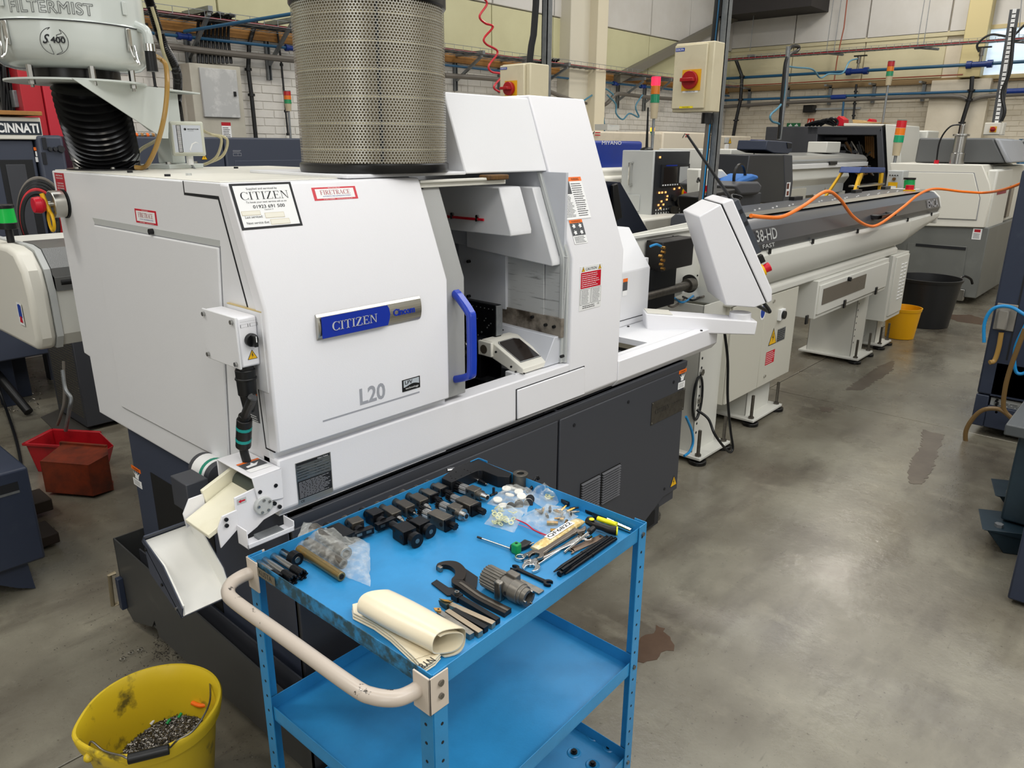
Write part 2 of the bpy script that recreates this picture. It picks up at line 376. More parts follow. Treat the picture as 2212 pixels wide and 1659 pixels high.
# the floor is cast in bays: a slab each, with an open joint between them
base = struct(M().box((-5, -6.6, -.14), (WX+.2, WY+.2, -.02)), 'floor', mat('floor_joint', '#4b463d', .8), smooth=False)
ORG[base.name] = Vector((0, 0, 0))
jx = [-5, -.4, 4.87, 6.3, 10.1, WX+.2]; jy = [-6.6, -2.2, 1.55, 4.4, WY+.2]
JX = at(2120, 940, z=0).x
jx = [-5, .2, JX, 9.6, WX+.2]; jy = [-6.6, -2.4, 2.12, WY+.2]
for i in range(len(jx)-1):
    for j in range(len(jy)-1):
        g = .003
        M().box((jx[i]+g, jy[j]+g, -.03), (jx[i+1]-g, jy[j+1]-g, 0)).build('slab', fl, base, bev=.003, bseg=1)
stainm = mat('oil_stain', '#4e3c2f', .22, nz=('#5d4a3b', .6, .4, .7), nscale=9)
stain2 = mat('dried_stain', '#574e46', .3, nz=('#6b6357', .8, .4, .7), nscale=7)
def stain(pts, m, seed):
    rr = random.Random(seed); P = [at(x, y, z=0) for x, y in pts]; out = []
    for i, p in enumerate(P):
        q = P[(i+1) % len(P)]; L = (q-p).length; n = max(2, int(L/.02))
        for k in range(n):
            t = k/n; nn = Vector((-(q-p).y, (q-p).x, 0)).normalized(); out.append(p.lerp(q, t)+nn*rr.uniform(-.008, .008)*(1+L))
    M().ext([(p.x, p.y, .0002) for p in out], (0, 0, .0012)).build('stain', m, base, smooth=False)
stain([(1365, 1432), (1372, 1395), (1385, 1378), (1408, 1368), (1416, 1352), (1434, 1358), (1440, 1370), (1452, 1384), (1453, 1404), (1432, 1412), (1408, 1428), (1390, 1433)], stainm, 1)
stain([(1992, 928), (2040, 940), (2030, 965), (2020, 1000), (1992, 1046), (1965, 1044), (1962, 1012), (1975, 985), (1990, 965)], stain2, 2)
stain([(1825, 842), (1865, 815), (1900, 790), (1930, 780), (1928, 800), (1885, 828), (1862, 843)], stain2, 3)
stain([(2030, 680), (2095, 680), (2130, 690), (2120, 702), (2070, 695)], stainm, 4)
stain([(1770, 878), (1800, 882), (1795, 890), (1772, 888)], stain2, 5)
# left wall (long side of the hall) and right wall (gable end)
zb = 2.72
wallp = mat('white_brick', '#dcd9d2', .6, nz=('#c3beb2', .6, .45, .75), nscale=2.5, bump=.3, bscale=60)
wallr = mat('white_brick_warm', '#d8cfbc', .6, nz=('#b9ad96', .6, .42, .75), nscale=2.0, bump=.3, bscale=60)
wl = struct(M().box((-5, WY+.006, 0), (WX+.2, WY+.2, zb)).box((-5, WY-.0, zb), (WX+.2, WY+.2, 6.1)), 'wall_left', wallp, smooth=False)
wr = struct(M().box((WX+.006, -6.6, 0), (WX+.2, WY, zb)).box((WX, -6.6, zb), (WX+.2, WY, 6.1)), 'wall_right', wallr, smooth=False)
ORG[wl.name] = ORG[wr.name] = Vector((0, 0, 0))
struct(M().box((-5, -6.8, 0), (WX+.2, -6.6, 6.1)), 'wall_near', mat('far_paint', '#c9c5bb', .7), smooth=False)
struct(M().box((-5.2, -6.6, 0), (-5, WY+.2, 6.1)), 'wall_behind', mat('far_paint2', '#c9c5bb', .7), smooth=False)
struct(M().box((-5, -6.6, 6.0), (WX+.2, WY+.2, 6.12)), 'ceiling', mat('roof_liner', '#b9b9b4', .7), smooth=False)
def brick_rows(ax, u0, u1, z0, z1):
    r = int(round(z0/.075)); out = []
    while r*.075+.075 <= z1+.001:
        u = u0+(.1125 if r % 2 else 0)-.225
        while u < u1:
            a, b = max(u, u0), min(u+.225, u1)
            if b-a > .05: out.append((a+.005, b-.005, r*.075+.005, r*.075+.07))
            u += .225
        r += 1
    return out
brk = {}
near = [q for q in brick_rows('x', 2.5, 7.0, 1.58, zb) if q[2] > 1.6]
near.sort(key=lambda q: q[0]); far_b = near[300:]; near = near[:300]
tmpl = {}
for a, b, z0, z1 in near:
    key = round(b-a, 3); d = R_.uniform(0, .004)
    if key not in tmpl:
        o = M().box((0, -.004, 0), (b-a, .02, z1-z0)).build('brick', wallp, wl, bev=0, smooth=False); tmpl[key] = o.data; o.location = (a, WY+d, z0); continue
    o = bpy.data.objects.new('brick', tmpl[key]); C.objects.link(o); o.parent = wl; o.location = (a, WY+d, z0)
m = M()
for a, b, z0, z1 in brick_rows('x', 7.0, WX, 1.2, zb)+far_b:
    d = R_.uniform(0, .004); m.box((a, WY-.004+d, z0), (b, WY+.02, z1))
tag(m.build('bricks', wallp, wl, smooth=False), kind='stuff')
m = M()
for a, b, z0, z1 in brick_rows('y', .8, WY, .75, zb):
    d = R_.uniform(0, .004); m.box((WX-.004+d, a, z0), (WX+.02, b, z1))
tag(m.build('bricks', wallr, wr, smooth=False), kind='stuff')
# cladding above the brickwork: green-cream lining sheets, pale ribbed sheets over them
zl = at(1230, 45, y=WY).z; zr = at(1800, 92, x=WX).z
cl1 = mat('lining_green', '#c9c6a0', .55, nz=('#b5b08a', .5, .4, .7), nscale=1.5); cl2 = mat('lining_cream', '#cfc7a6', .55, nz=('#b8ae8a', .5, .4, .7), nscale=1.5)
cl3 = mat('sheet_white', '#cfcdc9', .5, nz=('#b7b2a8', .5, .4, .7), nscale=1.2)
x = -1.0
while x < WX-.1:
    M().box((x+.006, WY-.035, zb+.03), (min(x+1.19, WX-.05), WY, zl)).build('lining_panel', cl1, wl, bev=.004, bseg=1)
    M().box((x+.006, WY-.05, zl+.01), (min(x+1.19, WX-.05), WY, 6)).build('cladding_panel', cl3, wl, bev=.008, bseg=1)
    x += 1.2
y = 7.0; k = 0; wy0 = at(2128, 120, x=WX).y
while y > 1.2:
    y1 = max(y-1.19, .8)
    if y1 > wy0-.3: M().box((WX-.035, y1+.006, zb+.03), (WX, y, zr)).build('lining_panel', cl1 if k in (3,) else cl2, wr, bev=.004, bseg=1)
    M().box((WX-.05, y1+.006, zr+.01), (WX, y, 6)).build('cladding_panel', cl3, wr, bev=.008, bseg=1)
    y -= 1.2; k += 1
# strip window in the gable wall
m = M(); m.box((WX-.06, -1.5, zb+.02), (WX-.01, wy0, zr+.02)); struct(m, 'window_1', glow('daylight', '#cfe2f5', 1.05), smooth=False)
m = M()
for yy in (wy0, 1.35, -1.5): m.box((WX-.09, yy-.03, zb), (WX-.005, yy+.03, zr+.05))
m.box((WX-.09, -1.5, zb-.03), (WX-.005, wy0, zb+.03)); m.box((WX-.09, -1.5, zr), (WX-.005, wy0, zr+.06))
struct(m, 'trim_1', mat('window_frame_paint', '#c4b489', .5), bev=.004)
# columns and rails
def colx(px0, px1, d, name, mt, z1=6):
    a = at(px0, 100, y=WY-d).x; b = at(px1, 100, y=WY-d).x
    struct(M().box((a, WY-d, 0), (b, WY, z1)), name, mt, bev=.01)
colm = mat('column_paint', '#cdc8b8', .5); 
colx(1232, 1290, .22, 'trim_2', colm); colx(1290, 1312, .36, 'trim_3', mat('column_cream', '#d5cdb6', .5))
a = at(2085, 60, x=WX-.25).y; b = at(2135, 60, x=WX-.25).y
struct(M().box((WX-.25, b, zb), (WX, a, 6)), 'trim_4', mat('column_yellow', '#cdbf8f', .5), bev=.01)
struct(M().box((WX-.18, b-.15, 0), (WX, a+.35, zb-.02)), 'trim_5', wallr, bev=.005)
struct(M().box((WX-.05, -1, zr-.04), (WX+.0, 7, zr+.03)), 'trim_6', cl2, bev=.004)
p0 = at(1325, 180, y=6.85); p1 = at(1575, 48, y=6.9); p2 = p1+(p1-p0)*.25
m = M(); dd = (p2-p0); m.ext([p0, p0+V(.0, 0, .12), p0+V(0, -.12, .12), p0+V(0, -.12, 0)], dd); struct(m, 'trim_7', mat('brace_steel', '#6f6b60', .6))
m = M(); pa = at(1700, 30, x=13.5); m.box((13.0, pa.y-.6, pa.z), (13.75, pa.y+1.3, pa.z+.5)); struct(m, 'trim_8', mat('dark_beam', '#2d2a2a', .7))
# timber wall plates
x0 = at(300, 20, y=WY).x
m = M(); m.box((x0-3, WY-.05, zb-.08), (WX, WY, zb+.02)); struct(m, 'trim_9', woodm)
m = M(); m.box((WX-.06, 1.3, zb-.06), (WX, WY, zb+.02)); struct(m, 'trim_10', mat('plate_brown', '#8c7552', .6))
# ------------------------------------------------------------------ wall services
def wallbracket(px, top, bot, long=.5, i=0):
    t = at(px, top, y=WY-.04); b = at(px, bot, y=WY-.04); x = t.x; r = thing('wall_bracket', None, 'bracket', (x, WY-.03, b.z))
    m = M(); m.box((x-.02, WY-.045, b.z), (x-.012, WY-.003, t.z)).box((x+.012, WY-.045, b.z), (x+.02, WY-.003, t.z)).box((x-.02, WY-.01, b.z), (x+.02, WY-.003, t.z)); m.build('upright', galv, r)
    m = M(); m.box((x-.02, WY-long, t.z-.04), (x+.02, WY-.045, t.z)); m.build('arm', galv, r)
    m = M(); z0 = b.z+(t.z-b.z)*.25
    m.hexa([(x-.015, WY-.05, z0), (x+.015, WY-.05, z0), (x+.015, WY-.045, z0+.03), (x-.015, WY-.045, z0+.03), (x-.015, WY-long+.03, t.z-.07), (x+.015, WY-long+.03, t.z-.07), (x+.015, WY-long+.03, t.z-.04), (x-.015, WY-long+.03, t.z-.04)]); m.build('diagonal_strut', galv, r)
    return r
for i, (px, t, b, lab) in enumerate([(398, 25, 158, 'galvanised wall bracket above the electrical cabinet, left of its black cables'), (574, 48, 172, 'galvanised wall bracket between the tall switch cabinet and the round filter'), (985, 115, 196, 'galvanised wall bracket just right of the round filter'), (1082, 126, 200, 'galvanised wall bracket behind the red coiled air line'), (1172, 140, 200, 'galvanised wall bracket right of the small beige isolator box'), (1338, 170, 234, 'galvanised wall bracket left of the lit red signal tower'), (1396, 172, 240, 'galvanised wall bracket directly behind the lit red signal tower')]):
    tag(wallbracket(px, t, b), lab, group='brackets along the brick side wall')
for i, px in enumerate((1620, 1704, 1795, 1890, 1998)):
    yt = 190-(px-1620)*.035
    t = at(px, yt, x=WX-.05); b = at(px, yt+42, x=WX-.05); lab = ['first strut on the far gable wall, nearest the corner', 'strut on the far gable wall left of the silver hooked pole', 'strut on the far gable wall above the red fire sign', 'strut on the far gable wall left of the small signal tower', 'strut on the far gable wall left of the Y shaped cable drop'][i]
    one(M().box((WX-.06, t.y-.025, b.z), (WX-.012, t.y+.025, t.z)).box((WX-.3, t.y-.02, t.z-.03), (WX-.012, t.y+.02, t.z)), 'wall_strut', galv, 'galvanised '+lab, 'bracket', (WX-.03, t.y, b.z), 'struts along the gable wall')
# wire basket trays
def tray(a, b, wdir, n, name, lab, grp='wire cable trays on the walls'):
    a = Vector(a); b = Vector(b); wd = Vector(wdir); m = M(); r = thing(name, lab, 'cable tray', a)
    for t in (0, .33, .66, 1): m.tube([a+wd*t, b+wd*t], .0035, 4)
    for t in (0, 1): m.tube([a+wd*t+V(0, 0, .055), b+wd*t+V(0, 0, .055)], .0035, 4)
    for i in range(n+1):
        p = a.lerp(b, i/n); m.tube([p+V(0, 0, .055), p, p+wd, p+wd+V(0, 0, .055)], .003, 4)
    m.build('wire_basket', galv, r); m = M()
    for k, (t, c, rr) in enumerate(((.2, cable, .012), (.32, cable, .01), (.5, trunk, .016), (.7, cable, .012), (.85, redcab, .006))):
        pts = [a.lerp(b, s/12)+wd*(t+R_.uniform(-.05, .05))+V(0, 0, rr+.004) for s in range(13)]; m = M(); m.tube(pts, rr, 6, k=2); m.build('cable', c, r)
zt = at(985, 110, y=6.6).z
tray((x0-2, 6.92, zt), (WX-.3, 6.92, zt), (0, -.38, 0), 90, 'cable_tray', 'long wire basket tray of cables on the side wall brackets')
ta = at(1565, 133, x=13.3); tb = at(2212, 82, x=13.3)
tray((13.3, ta.y, ta.z), (13.3, .2, ta.z), (-.2, 0, 0), 60, 'cable_tray', 'upper wire basket tray hung in front of the far gable wall')
# blue air pipes
def pipe(name, pts, r, mt, lab, cat, grp=None, n=8, k=0, org=None):
    return one(M().tube(pts, r, n, k=k), name, mt, lab, cat, org or pts[0], grp)
A = lambda px, py, d=6.8: at(px, py, y=d)
B = lambda px, py, d=13.55: at(px, py, x=d)
pz = A(985, 143).z
r = thing('air_pipe', 'blue compressed air pipe running the length of the side wall', 'pipe', (x0-2, 6.8, pz))
M().tube([(x0-2, 6.8, pz), (13.5, 6.8, pz)], .014, 8).build('pipe_run', pipeb, r)
for px in (395, 625, 645, 1335, 1395):
    p = A(px, 60); p.z = pz; m = M(); m.cyl(p-V(.05, 0, 0), p+V(.05, 0, 0), .024).cyl(p-V(.06, 0, 0), p-V(.03, 0, 0), .03).cyl(p+V(.03, 0, 0), p+V(.06, 0, 0), .03); m.build('fitting', fitb, r)
pipe('air_pipe', [A(398, 68, 6.7), A(642, 28, 5.6)], .014, pipeb, 'blue air pipe branching up and forward to the round filter', 'pipe')
pipe('conduit', [A(200, 92), A(330, 97), A(480, 114), A(640, 130)], .028, trunk, 'thick grey conduit sagging along the side wall left of the round filter', 'conduit', k=6)
pipe('conduit', [A(960, 163), A(1080, 172), A(1160, 188), A(1230, 214), A(1300, 228), A(1328, 205), A(1345, 203), A(1400, 210), A(1460, 214)], .028, trunk, 'thick grey conduit dipping round the column behind the white hood', 'conduit', k=6)
p1 = B(1562, 170); p2 = B(2212, 133)
r = thing('air_pipe', 'upper blue air pipe across the far gable wall with tee valves', 'pipe', p1)
M().tube([p1, p2, p2+(p2-p1)*.2], .024, 8).build('pipe_run', pipeb, r)
for px, py in ((1852, 154), (2116, 139)):
    p = B(px, py); m = M(); m.cyl(p-V(0, .16, 0), p+V(0, .16, 0), .04).cyl(p-V(0, .17, 0), p-V(0, .1, 0), .055).cyl(p+V(0, .1, 0), p+V(0, .17, 0), .055); m.build('tee_fitting', fitb, r)
    m = M(); m.cyl(p, p+V(0, 0, .2), .018).cyl(p+V(0, 0, .12), p+V(0, 0, .22), .032); m.build('valve', steeld, r)
    m = M(); m.box((p.x-.02, p.y-.12, p.z+.22), (p.x+.02, p.y+.08, p.z+.24)); m.build('valve_lever', black, r)
p1 = B(1562, 217); p2 = B(2212, 193)
r = thing('air_pipe', 'lower blue air pipe across the far gable wall over the brickwork', 'pipe', p1)
M().tube([p1, p2, p2+(p2-p1)*.2], .02, 8).build('pipe_run', pipeb, r)
for px, py in ((1812, 210), (2195, 197)):
    p = B(px, py); m = M(); m.cyl(p-V(0, .12, 0), p+V(0, .12, 0), .04); m.build('fitting', fitb, r)
M().tube([B(1823, 212), B(1822, 225), B(1818, 270)], .018, 8).build('drop_pipe', pipeb, r)
pipe('conduit', [B(1560, 231), B(1700, 222), B(1900, 213), B(2060, 208), B(2093, 217), B(2130, 208), B(2230, 202)], .03, trunk, 'grey conduit sagging across the far gable wall with a dip at the cable drop', 'conduit', k=5)
pipe('copper_line', [B(1560, 187), B(1700, 180), B(1802, 174), B(1900, 170), B(2080, 161)], .01, mat('copper_red', '#97503a', .4), 'thin red copper line along the timber plate of the gable wall', 'pipe', k=3)
pipe('copper_line', [B(1831, -10), B(1823, 60), B(1815, 95), B(1808, 130), B(1802, 174)], .01, MT['copper_red'], 'thin red line dropping down the pale gable sheeting', 'pipe')
for i, (u, v, q, z_) in enumerate(((1801, -5, 1785, 112), (1818, -5, 1801, 112), (1998, -5, 1980, 103), (2010, -5, 1994, 103), (1632, 0, 1620, 110), (2207, -5, 2200, 90))):
    D = 13.3; one(M().tube([B(u, v, D), B(q, z_, D)], .006, 5), 'hanger_rod', galv, ['left rod of the first hanger pair on the upper gable tray', 'right rod of the first hanger pair on the upper gable tray', 'left rod of the second hanger pair on the upper gable tray', 'right rod of the second hanger pair on the upper gable tray', 'lone hanger rod near the gable corner', 'hanger rod at the right end of the upper gable tray'][i], 'hanger rod', B(u, v, D), 'hanger rods')
for i, (px, py) in enumerate(((1622, 122), (1786, 115), (1985, 103), (2190, 90))):
    p = B(px, py, 13.25); m = M(); m.cyl(p, p+V(-.1, -.3, -.05), .018).box(tuple(p-V(.02, .06, .02)), tuple(p+V(.02, .06, .03)))
    one(m, 'tray_clamp', galv, ['clamp under the upper gable tray nearest the corner', 'clamp under the upper gable tray left of the blue valve', 'clamp under the upper gable tray in the middle of the lining', 'clamp under the upper gable tray by the strip window'][i], 'clamp', p, 'clamps under the upper gable tray')
# wall cable drops
def conduit(pts, r_, lab, D=6.93, f=None, clips=3, mt=cable):
    P = [(f or A)(px, py, D) for px, py in pts]; r = thing('cable_drop', lab, 'cable', P[0])
    M().tube(P, r_, 7).build('sheath', mt, r)
    for i in range(clips):
        p = P[0].lerp(P[-1], (i+.6)/clips) if len(P) == 2 else P[min(len(P)-1, i+1)]
        M().cyl(p-V(0, 0, .012), p+V(0, 0, .012), r_*1.7, n=8).build('clip', cable, r)
conduit([(553, 45), (538, 95), (536, 150), (543, 205), (553, 302)], .02, 'thick black cable drop on the brick wall right of the switch cabinet')
conduit([(598, 60), (608, 140), (617, 240), (622, 290)], .01, 'thin black cable drop on the brick wall behind the left signal tower')
conduit([(316, 50), (330, 150), (336, 190)], .012, 'thin black cable drop between mist extractor and switch cabinet')
conduit([(1165, 140), (1168, 205)], .012, 'short black cable drop right of the small beige isolator box')
conduit([(1590, 130), (1603, 165), (1600, 215), (1590, 260), (1583, 300)], .03, 'thick black cable bowing down the gable corner behind the switch box', 13.5, B)
conduit([(2100, 165), (2098, 195), (2093, 216), (2078, 265), (2072, 298)], .03, 'dark cable drop with clips below the Y dip on the gable wall', 13.5, B)
conduit([(1850, 182), (1843, 260)], .018, 'thin black cable drop above the dark open machine', 13.6, B)
# bundle of black cables into the switch cabinet
for i in range(9):
    u = 425+i*8.2; pts = [A(u+24-(i % 3)*4, 24+i*1.2, 6.6), A(u+6, 40, 6.75), A(u+2, 80, 6.85), A(u+4+i*.6, 137, 6.82)]
    one(M().tube(pts, .014, 6, k=5), 'black_cable', cable, 'black cable in the row dropping into the top of the switch cabinet', 'cable', pts[-1], 'row of black cables above the switch cabinet')
for i in range(7):
    u = 1096+i*7; u = 1150+i*6; pts = [A(u+22, 128, 6.6), A(u+4, 140, 6.75), A(u, 160, 6.85), A(u+2, 200+i, 6.85)]
    one(M().tube(pts, .016, 6, k=5), 'black_cable', cable, 'black cable in the bunch dropping behind the top of the white hood', 'cable', pts[-1], 'bunch of black cables behind the white hood')
# switch cabinet on the wall
q0 = A(408, 135, 6.75); q1 = A(514, 142, 6.75); zb0 = A(412, 300, 6.75).z
x0c, x1c = q0.x, q1.x
cab = thing('electrical_cabinet', 'tall beige electrical cabinet on the brick wall with a scuffed grey door', 'cabinet', (x0c, 6.75, zb0-.3))
cabm = mat('cabinet_beige', '#b9b5a8', .5, nz=('#a39d8d', .5, .4, .7), nscale=5)
M().box((x0c, 6.75, zb0-.3), (x1c+.02, 6.995, q0.z)).build('body', cabm, cab, bev=.006)
d0 = A(430, 145, 6.73); d1 = A(520, 255, 6.73)
M().box((d0.x, 6.725, d1.z), (d1.x, 6.752, d0.z)).build('door', mat('door_scuffed', '#b3b4b3', .35, nz=('#d5d5d3', .9, .5, .66), nscale=6), cab, bev=.005)
M().box((d1.x-.05, 6.71, (d0.z+d1.z)/2-.02), (d1.x-.03, 6.727, (d0.z+d1.z)/2+.02)).build('lock', black, cab)
pl = Pl((d0.x+.16, 6.748, d1.z-.2), (1, 0, 0), (0, 0, 1)); m = M(); m.rc(pl, 0, 0, .09, .13, .001, paper).rc(pl, 0, .13, .09, .16, .001, redm).lines(pl, .01, .03, .08, .12, 6, .002, ink).rc(pl, .01, -.02, .08, 0, .001, yellow); m.build('label_sticker', paper, cab)
pipe('vertical_trunking', [A(405, 300, 6.9), A(402, 170, 6.9)], .02, cabm, 'beige vertical trunking beside the electrical cabinet', 'trunking')
# isolator boxes
def isolator(o, u, v, w_, h_, d_, lab, boxm=mat('isolator_cream', '#c9c0a4', .45, nz=('#ada285', .4, .5, .75), nscale=8), knob=.5, kr=.2, extra=True):
    pl = Pl(o, u, v); r = thing('isolator_box', lab, 'switch box', pl.p(w_/2, 0, -d_/2))
    M().bx(pl, 0, 0, w_, h_, -d_, 0).build('enclosure', boxm, r, bev=.006)
    M().bx(pl, w_*.02, h_*.05, w_*.86, h_*.97, 0, .018).build('lid', boxm, r, bev=.004)
    k = min(w_, h_)*kr; cx, cy = w_*knob, h_*.46
    M().bx(pl, cx-k*1.15, cy-k*1.15, cx+k*1.25, cy+k*1.15, .018, .023).build('yellow_plate', mat('isolator_yellow', '#d9a21c', .4), r)
    m = M(); m.cyl(pl.p(cx, cy, .023), pl.p(cx, cy, .045), k, n=24).bx(pl, cx-k*.85, cy-k*.2, cx+k*.85, cy+k*.2, .045, .075); m.build('rotary_switch', mat('isolator_red', '#9c0f16', .35), r, bev=.003)
    if extra:
        m = M(); m.rc(pl, w_*.04, h_*.88, w_*.28, h_*.93, .0195, inkb).text(pl, 'EUROPA', w_*.06, h_*.89, w_*.2, h_*.03, .0205, paper); m.build('maker_label', inkb, r)
        m = M(); m.rc(pl, w_*.3, h_*.28, w_*.7, h_*.315, .0195, paper).text(pl, 'MAIN ISOLATOR', w_*.38, h_*.288, w_*.24, h_*.018, .0205, ink); m.build('name_label', paper, r)
        m = M(); m.rc(pl, w_*.24, h_*.055, w_*.6, h_*.085, .0195, mat('label_yellow', '#e6d21c', .5)).text(pl, 'MACHINE 3', w_*.32, h_*.062, w_*.2, h_*.016, .0205, ink); m.build('number_label', MT['label_yellow'], r)
    return pl, r
D0 = at(1461, 95, x=4.1); D1 = at(1545, 90, x=4.1); D2 = at(1450, 243, x=4.1); dep = (at(1560, 92, y=D1.y)-D1).x
pl, r = isolator((4.1, D0.y, D2.z), (0, -1, 0), (0, 0, 1), D0.y-D1.y, D0.z-D2.z, max(.12, min(.2, dep)), 'large cream isolator box with red rotary switch on the galvanised post')
ppx = 4.1+.1; pyc = (D0.y+D1.y)/2-.06
def post(px, y_, z0, z1, lab, r_=.022, name='steel_post'):
    r = thing(name, lab, 'post', (px, y_, z0)); m = M(); s = r_
    m.box((px-s, y_-s, z0), (px-s+.004, y_+s, z1)).box((px-s, y_-s, z0), (px+s, y_-s+.004, z1)).box((px-s, y_+s-.004, z0), (px+s, y_+s, z1)); m.build('channel', galv, r)
    M().box((px-.06, y_-.06, z0), (px+.06, y_+.06, z0+.008)).build('base_plate', galv, r); return r
pb = at(1490, 600, y=pyc)
PXP = ppx+.12; r = post(PXP, pyc, 0, 6, 'galvanised channel post carrying the large cream isolator box')
for k, (dx, c) in enumerate(((-.03, cable), (-.045, pipeb), (-.06, cable))):
    M().tube([(PXP+dx, pyc+.03, 6), (PXP+dx, pyc+.035, D0.z+.3), (PXP+dx-.02, pyc+.06, D0.z+.0)], .011, 6, k=4).build('cable', c, r)
    M().tube([(PXP+dx, pyc+.03, D2.z), (PXP+dx, pyc+.04, 1.3), (PXP+dx+.01, pyc+.05, .4)], .011, 6, k=4).build('cable', [cable, mat('air_blue', '#1f86c4', .35), trunk][k], r)
M().cyl((PXP-.06, pyc+.04, D2.z-.06), (PXP-.06, pyc+.04, D2.z), .03, n=10).build('cable_gland', black, r)
e0 = at(1084, 140, x=2.9); e1 = at(1146, 142, x=2.9); e2 = at(1084, 215, x=2.9)
isolator((2.9, e0.y, e2.z-.05), (0, -1, 0), (0, 0, 1), e0.y-e1.y, e0.z-e2.z+.05, .14, 'small beige isolator box with red switch peeking over the white hood', knob=.42, kr=.17)
yp = (e0.y+e1.y)/2-.03; r = post(3.09, yp, 1.6, 6, 'galvanised post with black cables above the small beige isolator box', .018)
M().tube([(3.05, yp+.03, 6), (3.05, yp+.03, 2.7), (3.02, yp+.05, e0.z)], .018, 6, k=4).build('cable', cable, r)
# red coiled air line
pts = [(1040, -8), (1052, 8), (1036, 35), (1048, 50), (1065, 58), (1046, 82), (1050, 95), (1075, 112), (1056, 142), (1062, 155), (1085, 162), (1067, 188), (1082, 200)]
pipe('coiled_air_line', [at(x, y, y=3.1) for x, y in pts], .006, mat('coil_red', '#c22732', .3), 'thin red coiled air line hanging beside the round filter', 'air line', k=8)
# ================================================================== SLIDING HEAD LATHE
X0, FY = .905, 1.59
S = lambda px, py: at(px, py, x=X0)
F_ = lambda px, py, y=FY: at(px, py, y=y)
lathe = thing('sliding_head_lathe', 'large white and slate grey CNC lathe with open sliding door, behind the blue trolley', 'lathe', (2.0, 2.1, 0))
SLV = Vector((0, .3666, .9304))
plF = Pl((0, FY, 0), (1, 0, 0), (0, 0, 1))
def slp(x, d=0): return Pl((x, FY+d, 1.347), (1, 0, 0), SLV)
zt_ = 1.628
m = M(); m.prof([(1.625, .80), (1.625, 1.345), (1.735, zt_), (2.84, zt_), (2.83, 1.008), (2.782, 1.004), (2.777, .80)], X0, 1.497)
m.build('left_cover', sidew, lathe, bev=.004)
# door flange wrapping round the side, with its dark seam
sm = [S(397, 386), S(400, 416), S(474, 424)]
fl_ = [(1.60, .985), (1.60, 1.345), (1.712, zt_-.001), (sm[0].y, zt_-.001), (sm[0].y, sm[1].z), (sm[2].y, sm[2].z), (1.655, 1.345), (1.635, .985)]
M().ext([(X0-.0006, y, z) for y, z in [(1.6, .98), (1.6, 1.345), (1.71, zt_-.001), (sm[0].y+.008, zt_-.001), (sm[0].y+.008, sm[1].z-.006), (sm[2].y+.008, sm[2].z-.008), (1.663, 1.34), (1.642, .98)]], (.003, 0, 0)).build('door_seam', ink, lathe, smooth=False)
M().ext([(X0-.002, y, z) for y, z in fl_], (.002, 0, 0)).build('door_flange', sidew, lathe, bev=.0008)
m = M(); m.prof([(1.575, .985), (1.575, 1.347), (1.685, zt_), (1.73, zt_), (1.62, 1.34), (1.62, .985)], .9, 1.485); door = m.build('front_door', white, lathe, bev=.006)
m = M(); m.prof([(1.60, .975), (1.60, 1.34), (1.702, 1.60), (1.74, 1.60), (1.64, 1.34), (1.64, .975)], 1.485, 1.578); m.build('sliding_door_edge', graym, lathe, bev=.004)
q = sl(897, 414, .02); M().cyl((1.505, q.y-.003, q.z), (1.505, q.y-.0, q.z+.001), .012, n=16).build('door_plug', ink, lathe)
# top sheet with raised filter tray
M().box((X0+.01, 1.75, zt_), (1.70, 2.84, zt_+.003)).build('top_sheet', cream, lathe, bev=.002)
M().box((1.25, 1.705, zt_+.002), (1.695, 2.2, zt_+.012)).build('raised_tray', sidew, lathe, bev=.003)
M().box((1.487, 1.69, 1.598), (1.86, 1.80, 1.612)).box((1.487, 1.68, 1.612), (1.84, 1.70, 1.62)).build('door_rail', cream, lathe, bev=.002)
M().box((1.76, 1.675, 1.612), (1.86, 1.715, 1.628)).build('rusty_rail_end', rust, lathe, bev=.004)
for px, py in ((281, 373), (362, 381), (510, 364), (408, 379)):
    p = at(px, py, z=zt_+.003); m = M(); m.cyl(p, p+V(0, 0, .006), .008, n=6); m.build('screw', ink if px != 408 else ltgray, lathe)
# side panel, proud of the cover, with latch
c4 = [S(206, 486), S(475, 535), S(498, 1000), S(266, 878)]
cy_, cz_ = sum(c.y for c in c4)/4, sum(c.z for c in c4)/4
M().ext([(X0-.0006, c.y+(.004 if c.y > cy_ else -.004), c.z+(.004 if c.z > cz_ else -.004)) for c in c4], (.001, 0, 0)).build('panel_gap', mat('gap_grey', '#8e9094', .6), lathe)
M().ext([(X0-.006, c.y, c.z) for c in c4], (.008, 0, 0)).build('side_panel', sidew, lathe, bev=.005, bseg=3)
a, b = S(200, 470), S(475, 519)
M().ext([(X0-.001, c.y, c.z) for c in (a, b, S(475, 533), S(206, 484))], (.002, 0, 0)).build('recess_shade', ltgray, lathe)  # flat grey strip; the shade of a recess is put into its colour
p = S(331, 500); M().cyl(p+V(-.012, 0, 0), p, .008).build('latch', black, lathe)
# lower white band
m = M()
m.prof([(1.59, .825), (1.59, .962), (1.66, .962), (1.66, .80), (1.612, .80)], X0, 2.0975).build('lower_band', white, lathe, bev=.005)
M().prof([(1.61, .80), (1.61, .98), (2.777, .98), (2.777, .80)], X0+.001, 1.497).build('lower_body', sidew, lathe)
c4 = [F_(1114, 841), F_(1262, 790), F_(1262, 852), F_(1114, 908)]
M().ext([V(c.x, 1.5885, c.z) for c in c4], (0, .003, 0)).build('hatch_gap', ink, lathe)
cx = sum((c.x for c in c4))/4; cz = sum((c.z for c in c4))/4
M().ext([V(c.x+(.004 if c.x < cx else -.004), 1.584, c.z+(.003 if c.z < cz else -.003)) for c in c4], (0, .008, 0)).build('hatch', white, lathe, bev=.003)
